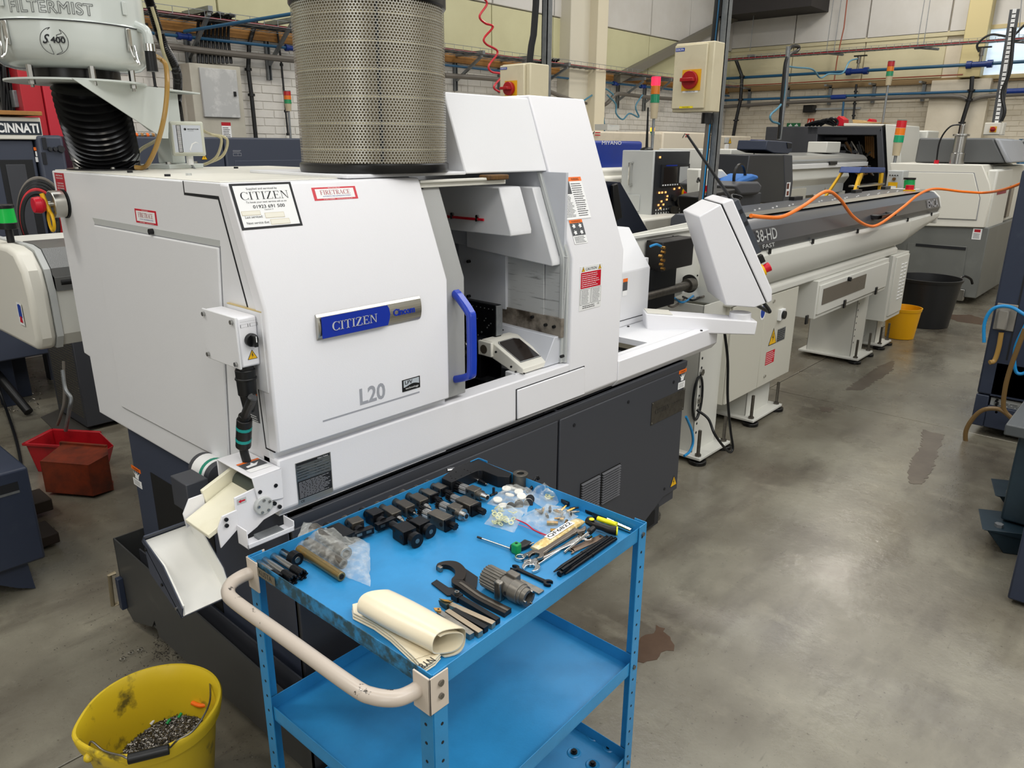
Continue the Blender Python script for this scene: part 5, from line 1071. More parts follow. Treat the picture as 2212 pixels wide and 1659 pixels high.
# corrugated supply hose
cp = [E_(310, -30, 2.75), E_(325, 10, 2.75), E_(340, 60, 2.75), E_(355, 100, 2.75), E_(380, 150, 2.8), E_(384, 185, 2.85), E_(383, 220, 2.9), E_(388, 262, 2.88)]
pp_ = spline(cp, 26); NN = len(pp_)
M().tube(pp_, lambda t: .0165-.003*((int(t*(NN-1)) % 2)), 10).build('corrugated_hose', rubber, ext)
M().tube([E_(328, 15, 2.72), E_(343, 65, 2.72), E_(352, 110, 2.72), E_(368, 150, 2.78)], .006, 8, k=5).build('clear_supply_tube', cleart, ext)
# ================================================================== BAR FEEDER IN LINE WITH THE LATHE
GY = 1.85
G = lambda px, py, y=GY: at(px, py, y=y)
bf = thing('bar_feeder', 'long pale grey bar feeder with dark metallic lid behind the lathe, marked 38-HD', 'bar feeder', (6.0, 2.1, 0))
Xa, Xb = 3.88, G(2035, 430, 1.78).x
zt1 = 1.335
lid = mat('lid_metallic', '#62656c', .3, metal=.6); 
pf = [(1.79, 1.155), (1.775, 1.20), (1.80, 1.285), (1.85, 1.33), (1.92, 1.345), (2.25, 1.345), (2.28, 1.32), (2.28, 1.155)]
M().prof(pf, Xa+.05, Xb-.03).build('lid', lid, bf, bev=.008, bseg=3)
M().prof([(1.86, 1.346), (1.93, 1.352), (1.955, 1.352), (1.955, 1.346)], Xa+.05, Xb-.05).build('lid_rib', alu, bf)
pw = [(1.80, 1.155), (1.775, 1.13), (1.775, 1.05), (1.79, .99), (1.83, .94), (1.9, .92), (2.3, .92), (2.3, 1.155)]
tr_ = M().prof(pw, Xa, Xb-.9).build('trough', offw, bf, bev=.006)
m = M(); n0 = [(Xb-.9, y, z) for y, z in pw]; n1 = [(Xb-.02, y, 1.155-(1.155-z)*.35) for y, z in pw]; n1[4] = (Xb-.02, 1.84, 1.06)
k = len(pw); m.add(n0+n1, [tuple(range(k))[::-1], tuple(range(k, 2*k))]+[(i, (i+1) % k, k+(i+1) % k, k+i) for i in range(k)]); m.build('trough_end', offw, bf)
M().prof([(y-.004 if y < 2 else y+.004, z+(.004 if z > 1.2 else 0)) for y, z in pf]+[(2.28, 1.05), (1.79, 1.05)], Xb-.035, Xb).build('end_cap', offw, bf, bev=.008)
for px in (1668, 1759, 1853, 1957, 2006):
    q = G(px, 500, 1.775); M().box((q.x-.012, 1.768, 1.135), (q.x+.004, 1.78, 1.165)).build('lid_catch', black, bf)
q = G(1905, 470, 1.77); m = M(); m.box((q.x-.22, 1.725, 1.215), (q.x+.2, 1.74, 1.245)).box((q.x-.22, 1.725, 1.215), (q.x-.15, 1.79, 1.245)).box((q.x+.13, 1.725, 1.215), (q.x+.2, 1.79, 1.245)); m.build('lid_handle', black, bf, bev=.006)
dl = V(0, -.015-0, -.045); plb = Pl((G(1635, 525, 1.775).x, 1.7735, 1.215), (1, 0, 0), V(0, .28, 1)); m = M(); m.text(plb, '38-HD', 0, .0, .27, .065, .001, ltgray, off=.01).text(plb, 'FAST', .06, -.04, .16, .022, .001, ltgray); m.build('lid_lettering', ltgray, bf, smooth=False)
plb = Pl((G(2010, 450, 1.775).x-.1, 1.7735, 1.21), (1, 0, 0), V(0, .28, 1)); m = M(); m.text(plb, 'IEMCA', 0, .0, .36, .07, .001, inkg, off=.01); m.build('lid_lettering', inkg, bf, smooth=False)
q = at(1998, 420, y=1.95); M().cyl((Xb-.45, 1.95, 1.345), (Xb-.45, 1.95, 1.36), .05, n=20, m=yellow).cyl((Xb-.45, 1.95, 1.36), (Xb-.45, 1.95, 1.40), .035, n=20).build('estop_button', red, bf)
for i in range(26): M().cyl((Xa+.6+i*.13, 2.02+.03*(i % 2), 1.345), (Xa+.6+i*.13, 2.02+.03*(i % 2), 1.351), .006, n=6).build('rivet', paper, bf)
for x in (5.6, 6.9, 7.7): M().box((x-.08, 2.2, 1.345), (x+.08, 2.24, 1.37)).build('hinge', black, bf)
# beam and stand
bx1 = G(1942, 525, 1.83).x
M().prof([(1.83, .86), (1.83, .905), (1.87, .935), (2.3, .935), (2.3, .86)], Xa-.0, bx1).build('beam', offw, bf, bev=.01)
# big end plate and guide tube by the spindle
pz0 = at(1415, 510, y=2.02).x
M().ext([(3.02, 2.04, 1.30), (3.95, 2.04, 1.33), (3.95, 2.04, .96), (3.3, 2.04, .90), (3.02, 2.04, .92)], (0, .015, 0)).build('end_plate', offw, bf)
M().box((3.02, 2.02, 1.285), (3.95, 2.06, 1.30)).build('end_plate_flange', offw, bf, bev=.002)
q = at(1495, 614, y=1.98); M().tube([(2.6, 1.98, q.z), (q.x, 1.98, q.z)], .024, 16).cyl((q.x-.06, 1.98, q.z), (q.x+.0, 1.98, q.z), .036, n=20).build('guide_tube', steelk, bf)
M().cyl((q.x, 2.0, q.z), (q.x+.01, 2.0, q.z), .05, n=24).build('guide_collar', black, bf)
ua, ub = at(1407, 520, y=2.0), at(1480, 600, y=2.0)
M().box((ua.x, 1.93, 1.12), (ub.x-.06, 2.03, ua.z)).build('drive_box', mat('drive_black', '#1d1b1a', .5), bf, bev=.006); M().box((ua.x-.05, 1.97, .92), (ub.x-.15, 2.03, 1.13)).build('drive_housing', black, bf, bev=.004)
M().tube([at(1405, 532, y=1.92), at(1418, 528, y=1.92), at(1428, 532, y=1.92)], .006, 8, k=4).build('air_tube', mat('air_blue', '#1f86c4', .35), bf)
for i in range(6): p = at(1422+R_.random()*8, 535+i*9, y=1.925); M().cyl(p, p-V(0, .02, 0), .008, n=8).build('brass_fitting', brass, bf)
for px, py in ((1453, 511), (1493, 505), (1512, 563), (1506, 595), (1514, 609)): p = at(px, py, y=2.04); M().cyl(p, p-V(0, .004, 0), .005, n=8).build('screw', black, bf)
def legf(xa, xb, ya, yb, zt__, holes=True, nm='stand'):
    r = M().box((xa, ya, .04), (xa+.006, yb, zt__)).box((xa, ya, .04), (xb, ya+.006, zt__)).box((xb-.006, ya, .04), (xb, ya+.05, zt__)).box((xa, yb-.006, .04), (xb, yb, zt__)).build(nm, offw, bf, bev=.002)
    M().box((xa-.05, ya-.08, .028), (xb+.05, yb+.05, .045)).build('foot_plate', offw, r, bev=.003)
    for x, y in ((xa-.02, ya-.05), (xb+.02, ya-.05), (xb+.02, yb+.02)):
        M().cyl((x, y, 0), (x, y, .022), .05, n=24).build('rubber_pad', rubber, r, bev=.003); M().cyl((x, y, .02), (x, y, .2), .010, n=10).cyl((x, y, .045), (x, y, .058), .018, n=6).build('levelling_screw', steelk, r)
    if holes:
        for i in range(12): z = .16+i*.055; M().cyl((xa+.03, ya-.001, z), (xa+.03, ya+.001, z), .008, n=8).build('hole', ink, r)
legf(3.66, 3.93, 1.88, 2.25, .9); legf(6.42, 6.70, 1.93, 2.3, .88); legf(4.45, 4.80, 1.93, 2.2, .4, False); legf(7.05, 7.22, 1.93, 2.2, .86, False)
for x, z in ((3.69, .52), (3.69, .36)): M().cyl((x, 1.88, z), (x, 1.868, z), .02, n=6).build('hex_bolt', steel, bf)
M().ext([(6.40, 1.99, .86), (6.98, 1.99, .86), (6.98, 1.99, .12), (6.60, 1.99, .12)], (0, .004, 0)).build('stand_gusset', ltgray, bf)
c0_, c1_ = G(1577, 690), G(1716, 620)
cbm = mat('cabinet_greige', '#c6c4b8', .42)
cb0 = M().box((c0_.x, GY, .27), (4.86, 2.22, .86)).build('control_cabinet', cbm, bf, bev=.004); sp = G(1645, 700).x
for x0_, x1_ in ((c0_.x+.004, sp-.002), (sp+.002, 4.855)): M().box((x0_, GY-.014, .275), (x1_, GY-.001, .855)).build('cabinet_door', cbm, bf, bev=.003)
p = G(1680, 678); M().box((p.x-.035, GY-.035, p.z-.035), (p.x+.035, GY-.013, p.z+.035)).cyl((p.x, GY-.03, p.z), (p.x, GY-.05, p.z), .026, n=20, m=black).build('main_switch', paper, bf, bev=.002)
pl, w_, h_ = fpl((1657, 716), (1673, 710), (1659, 748), GY-.0145); m = M(); tri(m, pl, 0, 0, w_*1.1, .0006); m.build('hazard_triangle', yellow, bf, smooth=False)
pl, w_, h_ = fpl((1678, 713), (1695, 709), (1677, 740), GY-.0145); m = M(); m.rc(pl, 0, 0, w_, h_, .0006, galv).lines(pl, .004, .004, w_-.004, h_-.004, 6, .001, ink); m.build('rating_plate', galv, bf, smooth=False)
pl, w_, h_ = fpl((1653, 763), (1672, 756), (1652, 790), GY-.0145); m = M(); m.rc(pl, 0, 0, w_, h_, .0006, red).lines(pl, .004, .004, w_-.004, h_-.004, 6, .001, paper, th=.25); m.build('red_label', red, bf, smooth=False)
p = G(1643, 673); pl = Pl((p.x, GY-.0145, p.z), (1, 0, 0), (0, 0, 1)); m = M(); m.pg(pl, [(.04*math.cos(t), .05*math.sin(t)) for t in [i*PI/12 for i in range(24)]], .0006, paper).pg(pl, [(.03*math.cos(t), .038*math.sin(t)) for t in [i*PI/12 for i in range(24)]], .0009, inkb); m.build('round_badge', inkb, bf, smooth=False)
for px, py in ((1671, 650), (1651, 812)): p = G(px, py, GY-.014); M().cyl(p, p-V(0, .008, 0), .009, n=10).build('door_lock', chrome, bf)
dx0, dx1 = G(1742, 690).x, G(1899, 610).x
M().prof([(1.80, .60), (1.80, .86), (2.2, .86), (2.2, .60)], dx0, dx1).build('parts_drawer', offw, bf, bev=.004)
M().box((dx0+.02, 1.788, .63), (dx1-.02, 1.801, .83)).build('drawer_front', offw, bf, bev=.003)
wa, wb = at(1777, 633, y=1.79), at(1873, 577, y=1.79); wz0, wz1 = at(1776, 634, y=1.79).z, at(1778, 610, y=1.79).z
M().box((wa.x, 1.785, .69), (wb.x, 1.789, .80)).build('drawer_window', smoke, bf)
for px in (1747, 1825, 1889): p = at(px, 640, y=1.79); M().box((p.x-.02, 1.778, .60), (p.x+.02, 1.79, .66)).build('drawer_hinge', black, bf, bev=.004)
p = at(1834, 585, y=1.79); M().cyl((p.x, 1.788, .81), (p.x, 1.765, .81), .015, n=12).build('drawer_knob', black, bf)
lx0, lx1 = 6.78, 7.22
M().box((lx0, 1.81, .30), (lx1, 2.2, .86)).build('louvred_cabinet', offw, bf, bev=.004); M().box((lx0+.06, 1.797, .34), (lx1-.02, 1.811, .84)).build('louvred_door', offw, bf, bev=.003)
for i in range(11):
    for j in range(2): x = lx0+.22+j*.09; z = .46+i*.03; M().prof([(1.797, z-.004), (1.789, z+.008), (1.797, z+.01)], x, x+.055).build('louvre', paper, bf)
# air hose and loose cables behind the lathe
def cbl(name, pts, r_, mt, lab, k=7, n=8, cat='cable', grp=None):
    return one(M().tube(pts, r_, n, k=k), name, mt, lab, cat, pts[0], grp)
oh = [at(1622, 466, y=1.7), at(1650, 469, y=1.7), at(1690, 468, y=1.7), at(1735, 445, y=1.72), at(1783, 414, y=1.72), at(1812, 428, y=1.72), at(1842, 467, y=1.72), at(1873, 487, y=1.71), at(1900, 484, y=1.71), at(1950, 448, y=1.71), at(1985, 420, y=1.71), at(2020, 408, y=1.7), at(2080, 414, y=1.55), at(2130, 416, y=1.4), at(2180, 406, y=1.1), at(2240, 380, y=.9)]
cbl('orange_hose', oh, .0105, orangeh, 'bright orange hose looping over the bar feeder lid', 7, 10, 'hose')
co = at(1500, 860, y=1.85); 
for i in range(5):
    a0_ = R_.uniform(-.02, .02); cc = at(1507, 860, y=1.87+i*.012); pts = [cc+V(.05*math.cos(t)*(1+.05*i), .0, .125*math.sin(t)*(1+.04*i)) for t in [a0_+j*2*PI/18 for j in range(19)]]
    cbl('coiled_cable', pts, .0065, cable, 'black cable loop hanging in the coil between lathe and bar feeder', 3, 8, 'cable', 'loops of the black cable coil')
cbl('black_cable', [at(1565, 716, y=1.7), at(1572, 780, y=1.7), at(1572, 860, y=1.7), at(1578, 930, y=1.7), at(1583, 968, y=1.7), at(1573, 975, y=1.7), at(1545, 940, y=1.72), at(1530, 905, y=1.78), at(1505, 885, y=1.85)], .0075, cable, 'long black cable hanging from the swing arm down to the floor')
cbl('blue_air_line', [at(1482, 900, y=1.75), at(1494, 930, y=1.75), at(1497, 955, y=1.75), at(1490, 975, y=1.75), at(1478, 985, y=1.75)], .007, mat('air_blue', '#1f86c4', .35), 'blue air line curling at the floor behind the right end of the lathe')
for i, (x, y_) in enumerate(((1430, 650), (1450, 655), (1475, 645), (1500, 640), (1520, 632))):
    cbl('spindle_cable', [at(x-25, 632+i*3, y=2.1), at(x, y_+8, y=2.0), at(x+30, y_-12, y=2.1)], .006, [cable, trunk, MT['air_blue'], cable, trunk][i], ['lowest black cable above the swing arm', 'grey hose above the swing arm nearest the lathe', 'blue hose above the swing arm', 'upper black cable above the swing arm', 'grey hose above the swing arm nearest the pendant'][i])
# ================================================================== BLUE TROLLEY
TC = [V(.732, .835, 0), V(1.462, .860, 0), V(1.468, 1.438, 0), V(.724, 1.432, 0)]
def tq(u, v, z): return (TC[0].lerp(TC[1], u)).lerp(TC[3].lerp(TC[2], u), v)+V(0, 0, z)
trol = thing('tool_trolley', 'sky blue three shelf steel trolley with cream push handle, loaded with machine tools', 'trolley', tuple(tq(.5, .5, 0)))
def shelf(zs, rim, nm):
    s_ = M().ext([tq(0, 0, zs-.0015), tq(1, 0, zs-.0015), tq(1, 1, zs-.0015), tq(0, 1, zs-.0015)], (0, 0, .0015)).build(nm, blue, trol)
    for i in range(4):
        a, b = TC[i], TC[(i+1) % 4]; d = (b-a).normalized(); n = V(d.y, -d.x, 0)
        M().ext([a+V(0, 0, zs-.004), b+V(0, 0, zs-.004), b+V(0, 0, zs+rim), a+V(0, 0, zs+rim)], n*-.0018).build('rim', bluew if i == 3 and nm == 'top_tray' else blue, s_, bev=.0006, bseg=1)
    return s_
ZT = .797
top = shelf(ZT, .033, 'top_tray'); mid = shelf(.405, .035, 'middle_shelf'); low = shelf(.095, .035, 'bottom_shelf')
for i, c in enumerate(TC):
    dx = (TC[1]-TC[0]).normalized() if i in (0, 1) else (TC[2]-TC[3]).normalized(); dx = dx if i in (0, 3) else -dx
    dy = V(0, 1, 0) if i < 2 else V(0, -1, 0); o = c-dx*.002-dy*.002; wv = .034; z0, z1 = .075, .834
    L_ = M().ext([o+V(0, 0, z0), o+dx*wv+V(0, 0, z0), o+dx*wv+V(0, 0, z1), o+V(0, 0, z1)], dy*-.002).ext([o+V(0, 0, z0), o+dy*wv+V(0, 0, z0), o+dy*wv+V(0, 0, z1), o+V(0, 0, z1)], dx*-.002).build('leg', blue, trol)
    for k in range(17):
        z = .13+k*.042
        for dd, nn_ in ((dx, -dy), (dy, -dx)):
            if i in (0, 3) and dd is dx and z > .74: continue
            p = o+dd*.019+nn_*.002+V(0, 0, z); M().cyl(p, p+nn_*.0006, .0035, n=8).build('slot', ink, L_)
    for z in (.81, .42, .11):
        p = o+dx*.018-dy*.002+V(0, 0, z); M().cyl(p, p-dy*.004, .0055, n=12).build('bolt', steeld, L_)
for x, y, k in ((1283, 1590, 0), (1316, 1614, 1), (1240, 1626, 2), (1280, 1652, 3)):
    p = at(x, y, z=.096); m = M(); m.lathe(p, [(.02, 0), (.017, .0025), (.013, .0005), (.001, .0005)], 24); d_ = m.build('dimple', blue, low); M().cyl(p+V(0, 0, .001), p+V(0, 0, .006), .0095, n=20).cyl(p+V(0, 0, .006), p+V(0, 0, .011), .006, n=6).build('castor_bolt', blackm, d_)
for u, v in ((.07, .08), (.93, .08), (.93, .92), (.07, .92)): q = tq(u, v, 0); caster(trol, q.x, q.y, .035, mt=mat('castor_grey', '#3a3a3b', .5), top=.092)
hp = [V(.728, 1.425, .795), V(.70, 1.428, .795), V(.668, 1.418, .795), V(.645, 1.39, .795), V(.638, 1.34, .795), V(.642, 1.15, .795), V(.646, .955, .795), V(.655, .905, .795), V(.678, .872, .795), V(.705, .862, .795), V(.735, .862, .795)]
M().tube(hp, .0148, 20, k=7).build('push_handle', putty, trol, ang=60)
pc = mat('putty_bracket', '#c9beb1', .4)
for y0_, y1_ in ((.828, .872), (1.396, 1.44)):
    x_ = .722; b_ = M().box((x_-.004, y0_, .755), (x_, y1_, .832)).box((x_-.004, y0_ if y0_ < 1 else y1_-.003, .755), (x_+.042, y0_+.003 if y0_ < 1 else y1_, .832)).build('handle_bracket', pc, trol, bev=.001)
    for z in (.812, .785): p = V(x_+.022, y0_-.0005, z); M().cyl(p, p-V(0, .004, 0), .0055, n=12).build('bracket_screw', steeld, b_)
pl = Pl(TC[3]+V(-.0021+.0, 0, ZT+.004), TC[0]-TC[3], (0, 0, 1)); pl = Pl(pl.p(.03, 0, .001), pl.u, pl.v); m = M(); m.rc(pl, 0, 0, .075, .022, .0012, mat('worn_plate', '#6a6455', .6)).text(pl, 'KUSTA', .012, .005, .05, .013, .0016, mat('worn_text', '#35312a', .6)); m.build('maker_plate', MT['worn_plate'], top, smooth=False)
p = at(1070, 1378, z=.785); M().cyl(p, p+V(.012, .012, 0), .0085, n=14).build('plastic_cap', ltgray, top, bev=.001)
# ================================================================== TOOLS ON THE TOP TRAY
def pt(px, py, h=0.): return at(px, py, z=ZT+h)
def axis(o, e, h): a, b = pt(*o, h), pt(*e, h); return a, b, (b-a).length, frame(a, b-a)
def tool(name, lab, cat, p, grp=None): return thing(name, lab, cat, (p.x, p.y, ZT), grp)
# collet sleeves
for (o, e, short, lab) in (((558, 1216), (601, 1248), 0, 'chrome collet sleeve lying closest to the worn trolley edge, partly behind the rim'), ((566, 1206), (633, 1252), 0, 'middle of the three long chrome collet sleeves with a black slotted nut'), ((585, 1198), (653, 1241), 0, 'rightmost of the three long chrome collet sleeves, beside the short one'), ((607, 1192), (643, 1212), 1, 'short collet sleeve with a large black flange nut')):
    r0 = .0088 if not short else .0085; a, b, L, T = axis(o, e, r0+.003); t = tool('collet_sleeve', lab, 'collet sleeve', a.lerp(b, .5), 'collet sleeves in the tray corner')
    M(T).cyl((0, 0, 0), (L*.72, 0, 0), r0, n=28).build('sleeve', steel, t, bev=.0008)
    rn = .0115 if not short else .0165; m = M(T)
    if short: m.cyl((L*.68, 0, .003), (L, 0, .003), rn, n=28).cyl((L, 0, .003), (L+.001, 0, .003), rn*.45, n=16, m=steeld)
    else:
        m.cyl((L*.70, 0, 0), (L*.76, 0, 0), r0+.0005, n=24).cyl((L*.74, 0, 0), (L*.92, 0, 0), rn*.96, n=28); m.lathe((L*.92, 0, 0), [(rn*.55, 0), (rn, 0), (rn, .012), (rn*.6, .012), (rn*.5, -.006)], 28, d=(1, 0, 0))
        for k in range(6): th = k*PI/3; m.cyl((L*.95, math.cos(th)*rn*.8, math.sin(th)*rn*.8), (L*.92+.016, math.cos(th)*rn*.8, math.sin(th)*rn*.8), rn*.24, n=8)
    m.build('nut', blackm, t, bev=.0005)
    if short: M(T).box((0, -r0*.3, r0*.6), (L*.6, r0*.3, r0*1.15)).build('slot_key', black, t)
# bags
def bag(name, quad, h, lab, cat='plastic bag', nx=14, ny=12, seed=1, grp=None, mt=film, amp=.35, z0=.001):
    Q = [pt(*q) for q in quad]; ctr = sum(Q, V(0, 0, 0))/4; t = thing(name, lab, cat, (ctr.x, ctr.y, ZT), grp); vs = []; fs = []
    for s_ in (1, 0):
        for j in range(ny+1):
            for i in range(nx+1):
                u, v = i/nx, j/ny; p = (Q[0].lerp(Q[1], u)).lerp(Q[3].lerp(Q[2], u), v); e = (math.sin(PI*u)*math.sin(PI*v))**.45
                nz_ = noise.noise(V(u*5+seed, v*5, seed*3.1)); n2 = noise.noise(V(u*13+seed, v*13, seed))
                z = z0+s_*(h*e*(1+amp*nz_*1.3+amp*.8*n2)) ; vs.append((p.x+.003*n2, p.y+.004*nz_, ZT+max(z, z0)))
    k = (nx+1)*(ny+1)
    for s_ in (0, 1):
        for j in range(ny):
            for i in range(nx): a = s_*k+j*(nx+1)+i; fs.append((a, a+1, a+nx+2, a+nx+1))
    m = M(); m.add(vs, fs); m.build('film', mt, t, ang=40 if seed % 2 else 25); return t
tb_ = bag('parts_bag', ((655, 1128), (800, 1175), (800, 1268), (628, 1200)), .034, 'long clear plastic bag holding three oiled cylindrical bars, beside the collet sleeves', seed=3, nx=24, ny=14, amp=.18)
for (o, e, r0, mm, nm) in (((678, 1142), (748, 1196), .0155, steeld, 'thick_bar'), ((664, 1170), (742, 1218), .0115, steelk, 'middle_bar'), ((646, 1186), (738, 1246), .0105, mat('oily_bar', '#8c7a52', .3, metal=.7, nz=('#c98a1e', .9, .5, .6), nscale=14), 'rusty_bar')):
    a, b, L, T = axis(o, e, r0+.002); M(T).cyl((0, 0, 0), (L, 0, 0), r0, n=28).build(nm, mm, tb_, bev=.001); M(T).cyl((L, 0, 0), (L+.0006, 0, 0), r0*.6, n=20).build('bore', dark, tb_)
# tool holders
def holder(o, e, wb, hb, body, shank, nose, lab, f0=.36, f1=.74, lat=0., knurl=False, nr=.010, shr=.011, slot=False, dz=0.):
    hz = hb/2+.001; a, b, L, T = axis(o, e, hz); t = tool('tool_holder', lab, 'tool holder', a.lerp(b, .5), 'live tool holders on the trolley')
    M(T).box((L*f0, -wb/2+lat, -hb/2), (L*f1, wb/2+lat, hb/2)).build('body', body, t, bev=.0022)
    m = M(T)
    if knurl == 'spline': m.gear((L*.13, 0, 0), (L*f0, 0, 0), shr, 16, .12).gear((0, 0, 0), (L*.13, 0, 0), shr*1.12, 12, .25, blackm).cyl((L*.12, 0, 0), (L*.15, 0, 0), shr*.9, n=20)
    elif knurl: m.gear((0, 0, 0), (L*.2, 0, 0), shr*1.05, 11, .25).cyl((L*.2, 0, 0), (L*f0, 0, 0), shr*.9, n=20)
    else: m.cyl((0, 0, 0), (L*f0, 0, 0), shr, n=24)
    m.build('shank', shank, t, bev=0)
    m = M(T)
    if nose == 'disc': m.cyl((L*f1, 0, 0), (L*.9, 0, 0), nr*.8, n=24).cyl((L*.86, 0, 0), (L, 0, 0), nr*1.35, n=28).cyl((L, 0, 0), (L+.0008, 0, 0), nr*.45, n=14, m=steeld)
    elif nose == 'collet': m.cyl((L*f1, 0, 0), (L*.8, 0, 0), nr, n=24, m=blackm).cyl((L*.8, 0, 0), (L*.92, 0, 0), nr*.8, nr*.7, n=24, m=steel).cyl((L*.92, 0, 0), (L, 0, 0), nr*.55, nr*.15, n=16)
    elif nose == 'drill': m.cyl((L*f1, 0, 0), (L*.85, 0, 0), nr, nr*.7, n=24, m=blackm).cyl((L*.82, 0, 0), (L*.9, 0, 0), nr*.5, nr*.3, n=12).cyl((L*.9, 0, 0), (L, 0, 0), .0016, .0008, n=8, m=steel)
    elif nose == 'nut': m.box((L*f1, -wb/2+lat, -hb/2), (L*(f1+.05), wb/2+lat, hb/2), blackm).cyl((L*(f1+.05), 0, 0), (L*.9, 0, 0), nr*.9, n=20, m=blackm).gear((L*.88, 0, 0), (L, 0, 0), nr, 8, .15, blackm)
    elif nose == 'collar': m.cyl((L*f1, 0, 0), (L*.86, 0, 0), nr*1.3, n=28, m=steelk).cyl((L*.86, 0, 0), (L*.88, 0, 0), nr*1.35, n=28, m=steel).cyl((L*.86, 0, 0), (L, 0, 0), nr*.75, n=24, m=steel).cyl((L, 0, 0), (L+.0008, 0, 0), nr*.5, n=16, m=dark)
    elif nose == 'chrome': m.cyl((L*f1, 0, 0), (L*.82, 0, 0), nr*1.2, n=28, m=steelk).cyl((L*.8, 0, 0), (L, 0, 0), nr*.9, nr*.75, n=24, m=chrome).cyl((L, 0, 0), (L+.0008, 0, 0), nr*.5, n=16, m=dark)
    m.build('nose', blackm if nose in ('disc', 'nut') else steeld, t, bev=0)
    q = M(T); q.cyl((L*(f1-.08), -wb/2+lat-.0005, 0), (L*(f1-.08), -wb/2+lat+.001, 0), hb*.18, n=10).cyl((L*(f0+.08), -wb/2+lat-.0005, hb*.2), (L*(f0+.08), -wb/2+lat+.001, hb*.2), hb*.12, n=10); q.build('screw_hole', dark, t)
    M(T).cyl((L*f1-.0005, wb*.32+lat, hb*.18), (L*f1+.001, wb*.32+lat, hb*.18), hb*.14, n=12).build('socket_bolt', ink, t)
    if slot:
        m = M(T); m.box((L*.97, -.026, -hb*.3), (L*.97+.016, .030, hb*.25)); sb_ = m.build('slotted_block', blackm, t, bev=.0012)
        M(T).box((L*.97+.0155, -.018, -.003), (L*.97+.0165, -.004, .004)).box((L*.97+.0155, .008, -.003), (L*.97+.0165, .022, .004)).build('slot', steeld, sb_)
gk = mat('holder_grey', '#57534c', .38, metal=.7, nz=('#3f3c37', .5, .45, .75), nscale=50)
W3 = lambda x, y: (680+x/4.424, 980+y/4.424)
holder(W3(110, 690), W3(330, 820), .036, .030, blackm, blackm, None, 'plain black tool holder nearest the clear bag of bars', f0=.3, f1=1.)
holder(W3(285, 625), W3(440, 745), .033, .032, gk, gk, 'disc', 'grey tool holder carrying a black slotted block, second from the bag of bars', slot=True, lat=.006)
holder(W3(450, 545), W3(655, 660), .034, .034, blackm, blackm, 'disc', 'black tool holder carrying a slotted block, third from the bag of bars', slot=True, lat=.004)
holder(W3(595, 490), W3(855, 650), .030, .028, gk, gk, 'collet', 'grey tool holder with a collet and pointed centre, fourth in the back row')
holder(W3(720, 435), W3(990, 590), .030, .028, gk, gk, 'drill', 'grey tool holder with black nose and slim cutter tip, fifth in the back row')
holder(W3(835, 375), W3(1115, 530), .030, .028, gk, gk, 'collet', 'grey tool holder with pale stub nose, sixth in the back row', lat=.003)
holder(W3(965, 335), W3(1200, 450), .026, .024, steelk, steelk, 'nut', 'dark geared tool holder, next to last in the back row', knurl=True, nr=.009)
holder(W3(1065, 285), W3(1300, 385), .026, .024, steelk, steelk, 'nut', 'dark geared tool holder at the end of the back row by the U shaped block', knurl=True, nr=.009)
holder(W3(740, 680), W3(980, 835), .040, .036, blackm, blackm, 'disc', 'large black tool holder with a round disc nose at the front of the tray', nr=.0135, f0=.28, f1=.72)
holder(W3(895, 640), W3(1110, 745), .036, .034, blackm, blackm, 'disc', 'black tool holder with fluted shank and disc nose, behind the frontmost one', nr=.0135, f0=.28, f1=.74, knurl='spline')
holder(W3(1010, 545), W3(1350, 700), .034, .032, steelk, steel, 'nut', 'long square bodied grey tool holder with chrome splined shank', knurl='spline', nr=.0095, f0=.33, f1=.80, shr=.0125)
holder(W3(1180, 480), W3(1450, 600), .030, .028, steelk, steel, 'collar', 'grey splined tool holder with a bright tube collar', knurl='spline', nr=.012, f0=.4, f1=.72, shr=.0125, lat=.004)
holder(W3(1275, 400), W3(1620, 560), .034, .030, steelk, steel, 'nut', 'grey splined tool holder with black end plate, beside the bag of white discs', knurl='spline', nr=.009, f0=.36, f1=.78, shr=.011, lat=-.004)
holder(W3(1365, 315), W3(1650, 420), .030, .028, steelk, steel, 'chrome', 'grey splined tool holder with bright chrome nose by the U shaped block', knurl='spline', nr=.0115, f0=.38, f1=.7, shr=.014)
holder(W3(1490, 225), W3(1660, 300), .012, .012, steel, steel, 'drill', 'slim chrome spindle with a drill tip lying inside the U shaped block', f0=.1, f1=.5, nr=.008, shr=.006)
# big black U block
u_ = [W3(*p) for p in ((1213, 235), (1320, 145), (1545, 45), (1600, 70), (1880, 190), (1860, 225), (1745, 218), (1600, 160), (1560, 160), (1500, 185), (1305, 275))]
hU = .034; P_ = [pt(x, y, hU) for x, y in u_]; ctr = sum(P_, V(0, 0, 0))/len(P_)
ub_ = tool('gang_block', 'big black U shaped steel tooling block in the far corner of the trolley', 'tool block', ctr)
M().ext([(p.x, p.y, ZT+.001) for p in P_], (0, 0, hU)).build('block', mat('block_black', '#131417', .5, metal=.2), ub_, bev=.0015)
for x, y in ((1300, 215), (1350, 175), (1310, 235), (1345, 240), (1400, 210), (1430, 150), (1490, 178), (1460, 160)):
    p = pt(*W3(x, y), hU+.001); M().cyl(p, p+V(0, 0, .0006), .0022, n=10).build('screw_hole', dark, ub_)
p = pt(*W3(1335, 155), .012); M().cyl(p, p+V(-.02, .01, 0), .008, n=16).build('chrome_pin', steel, ub_)
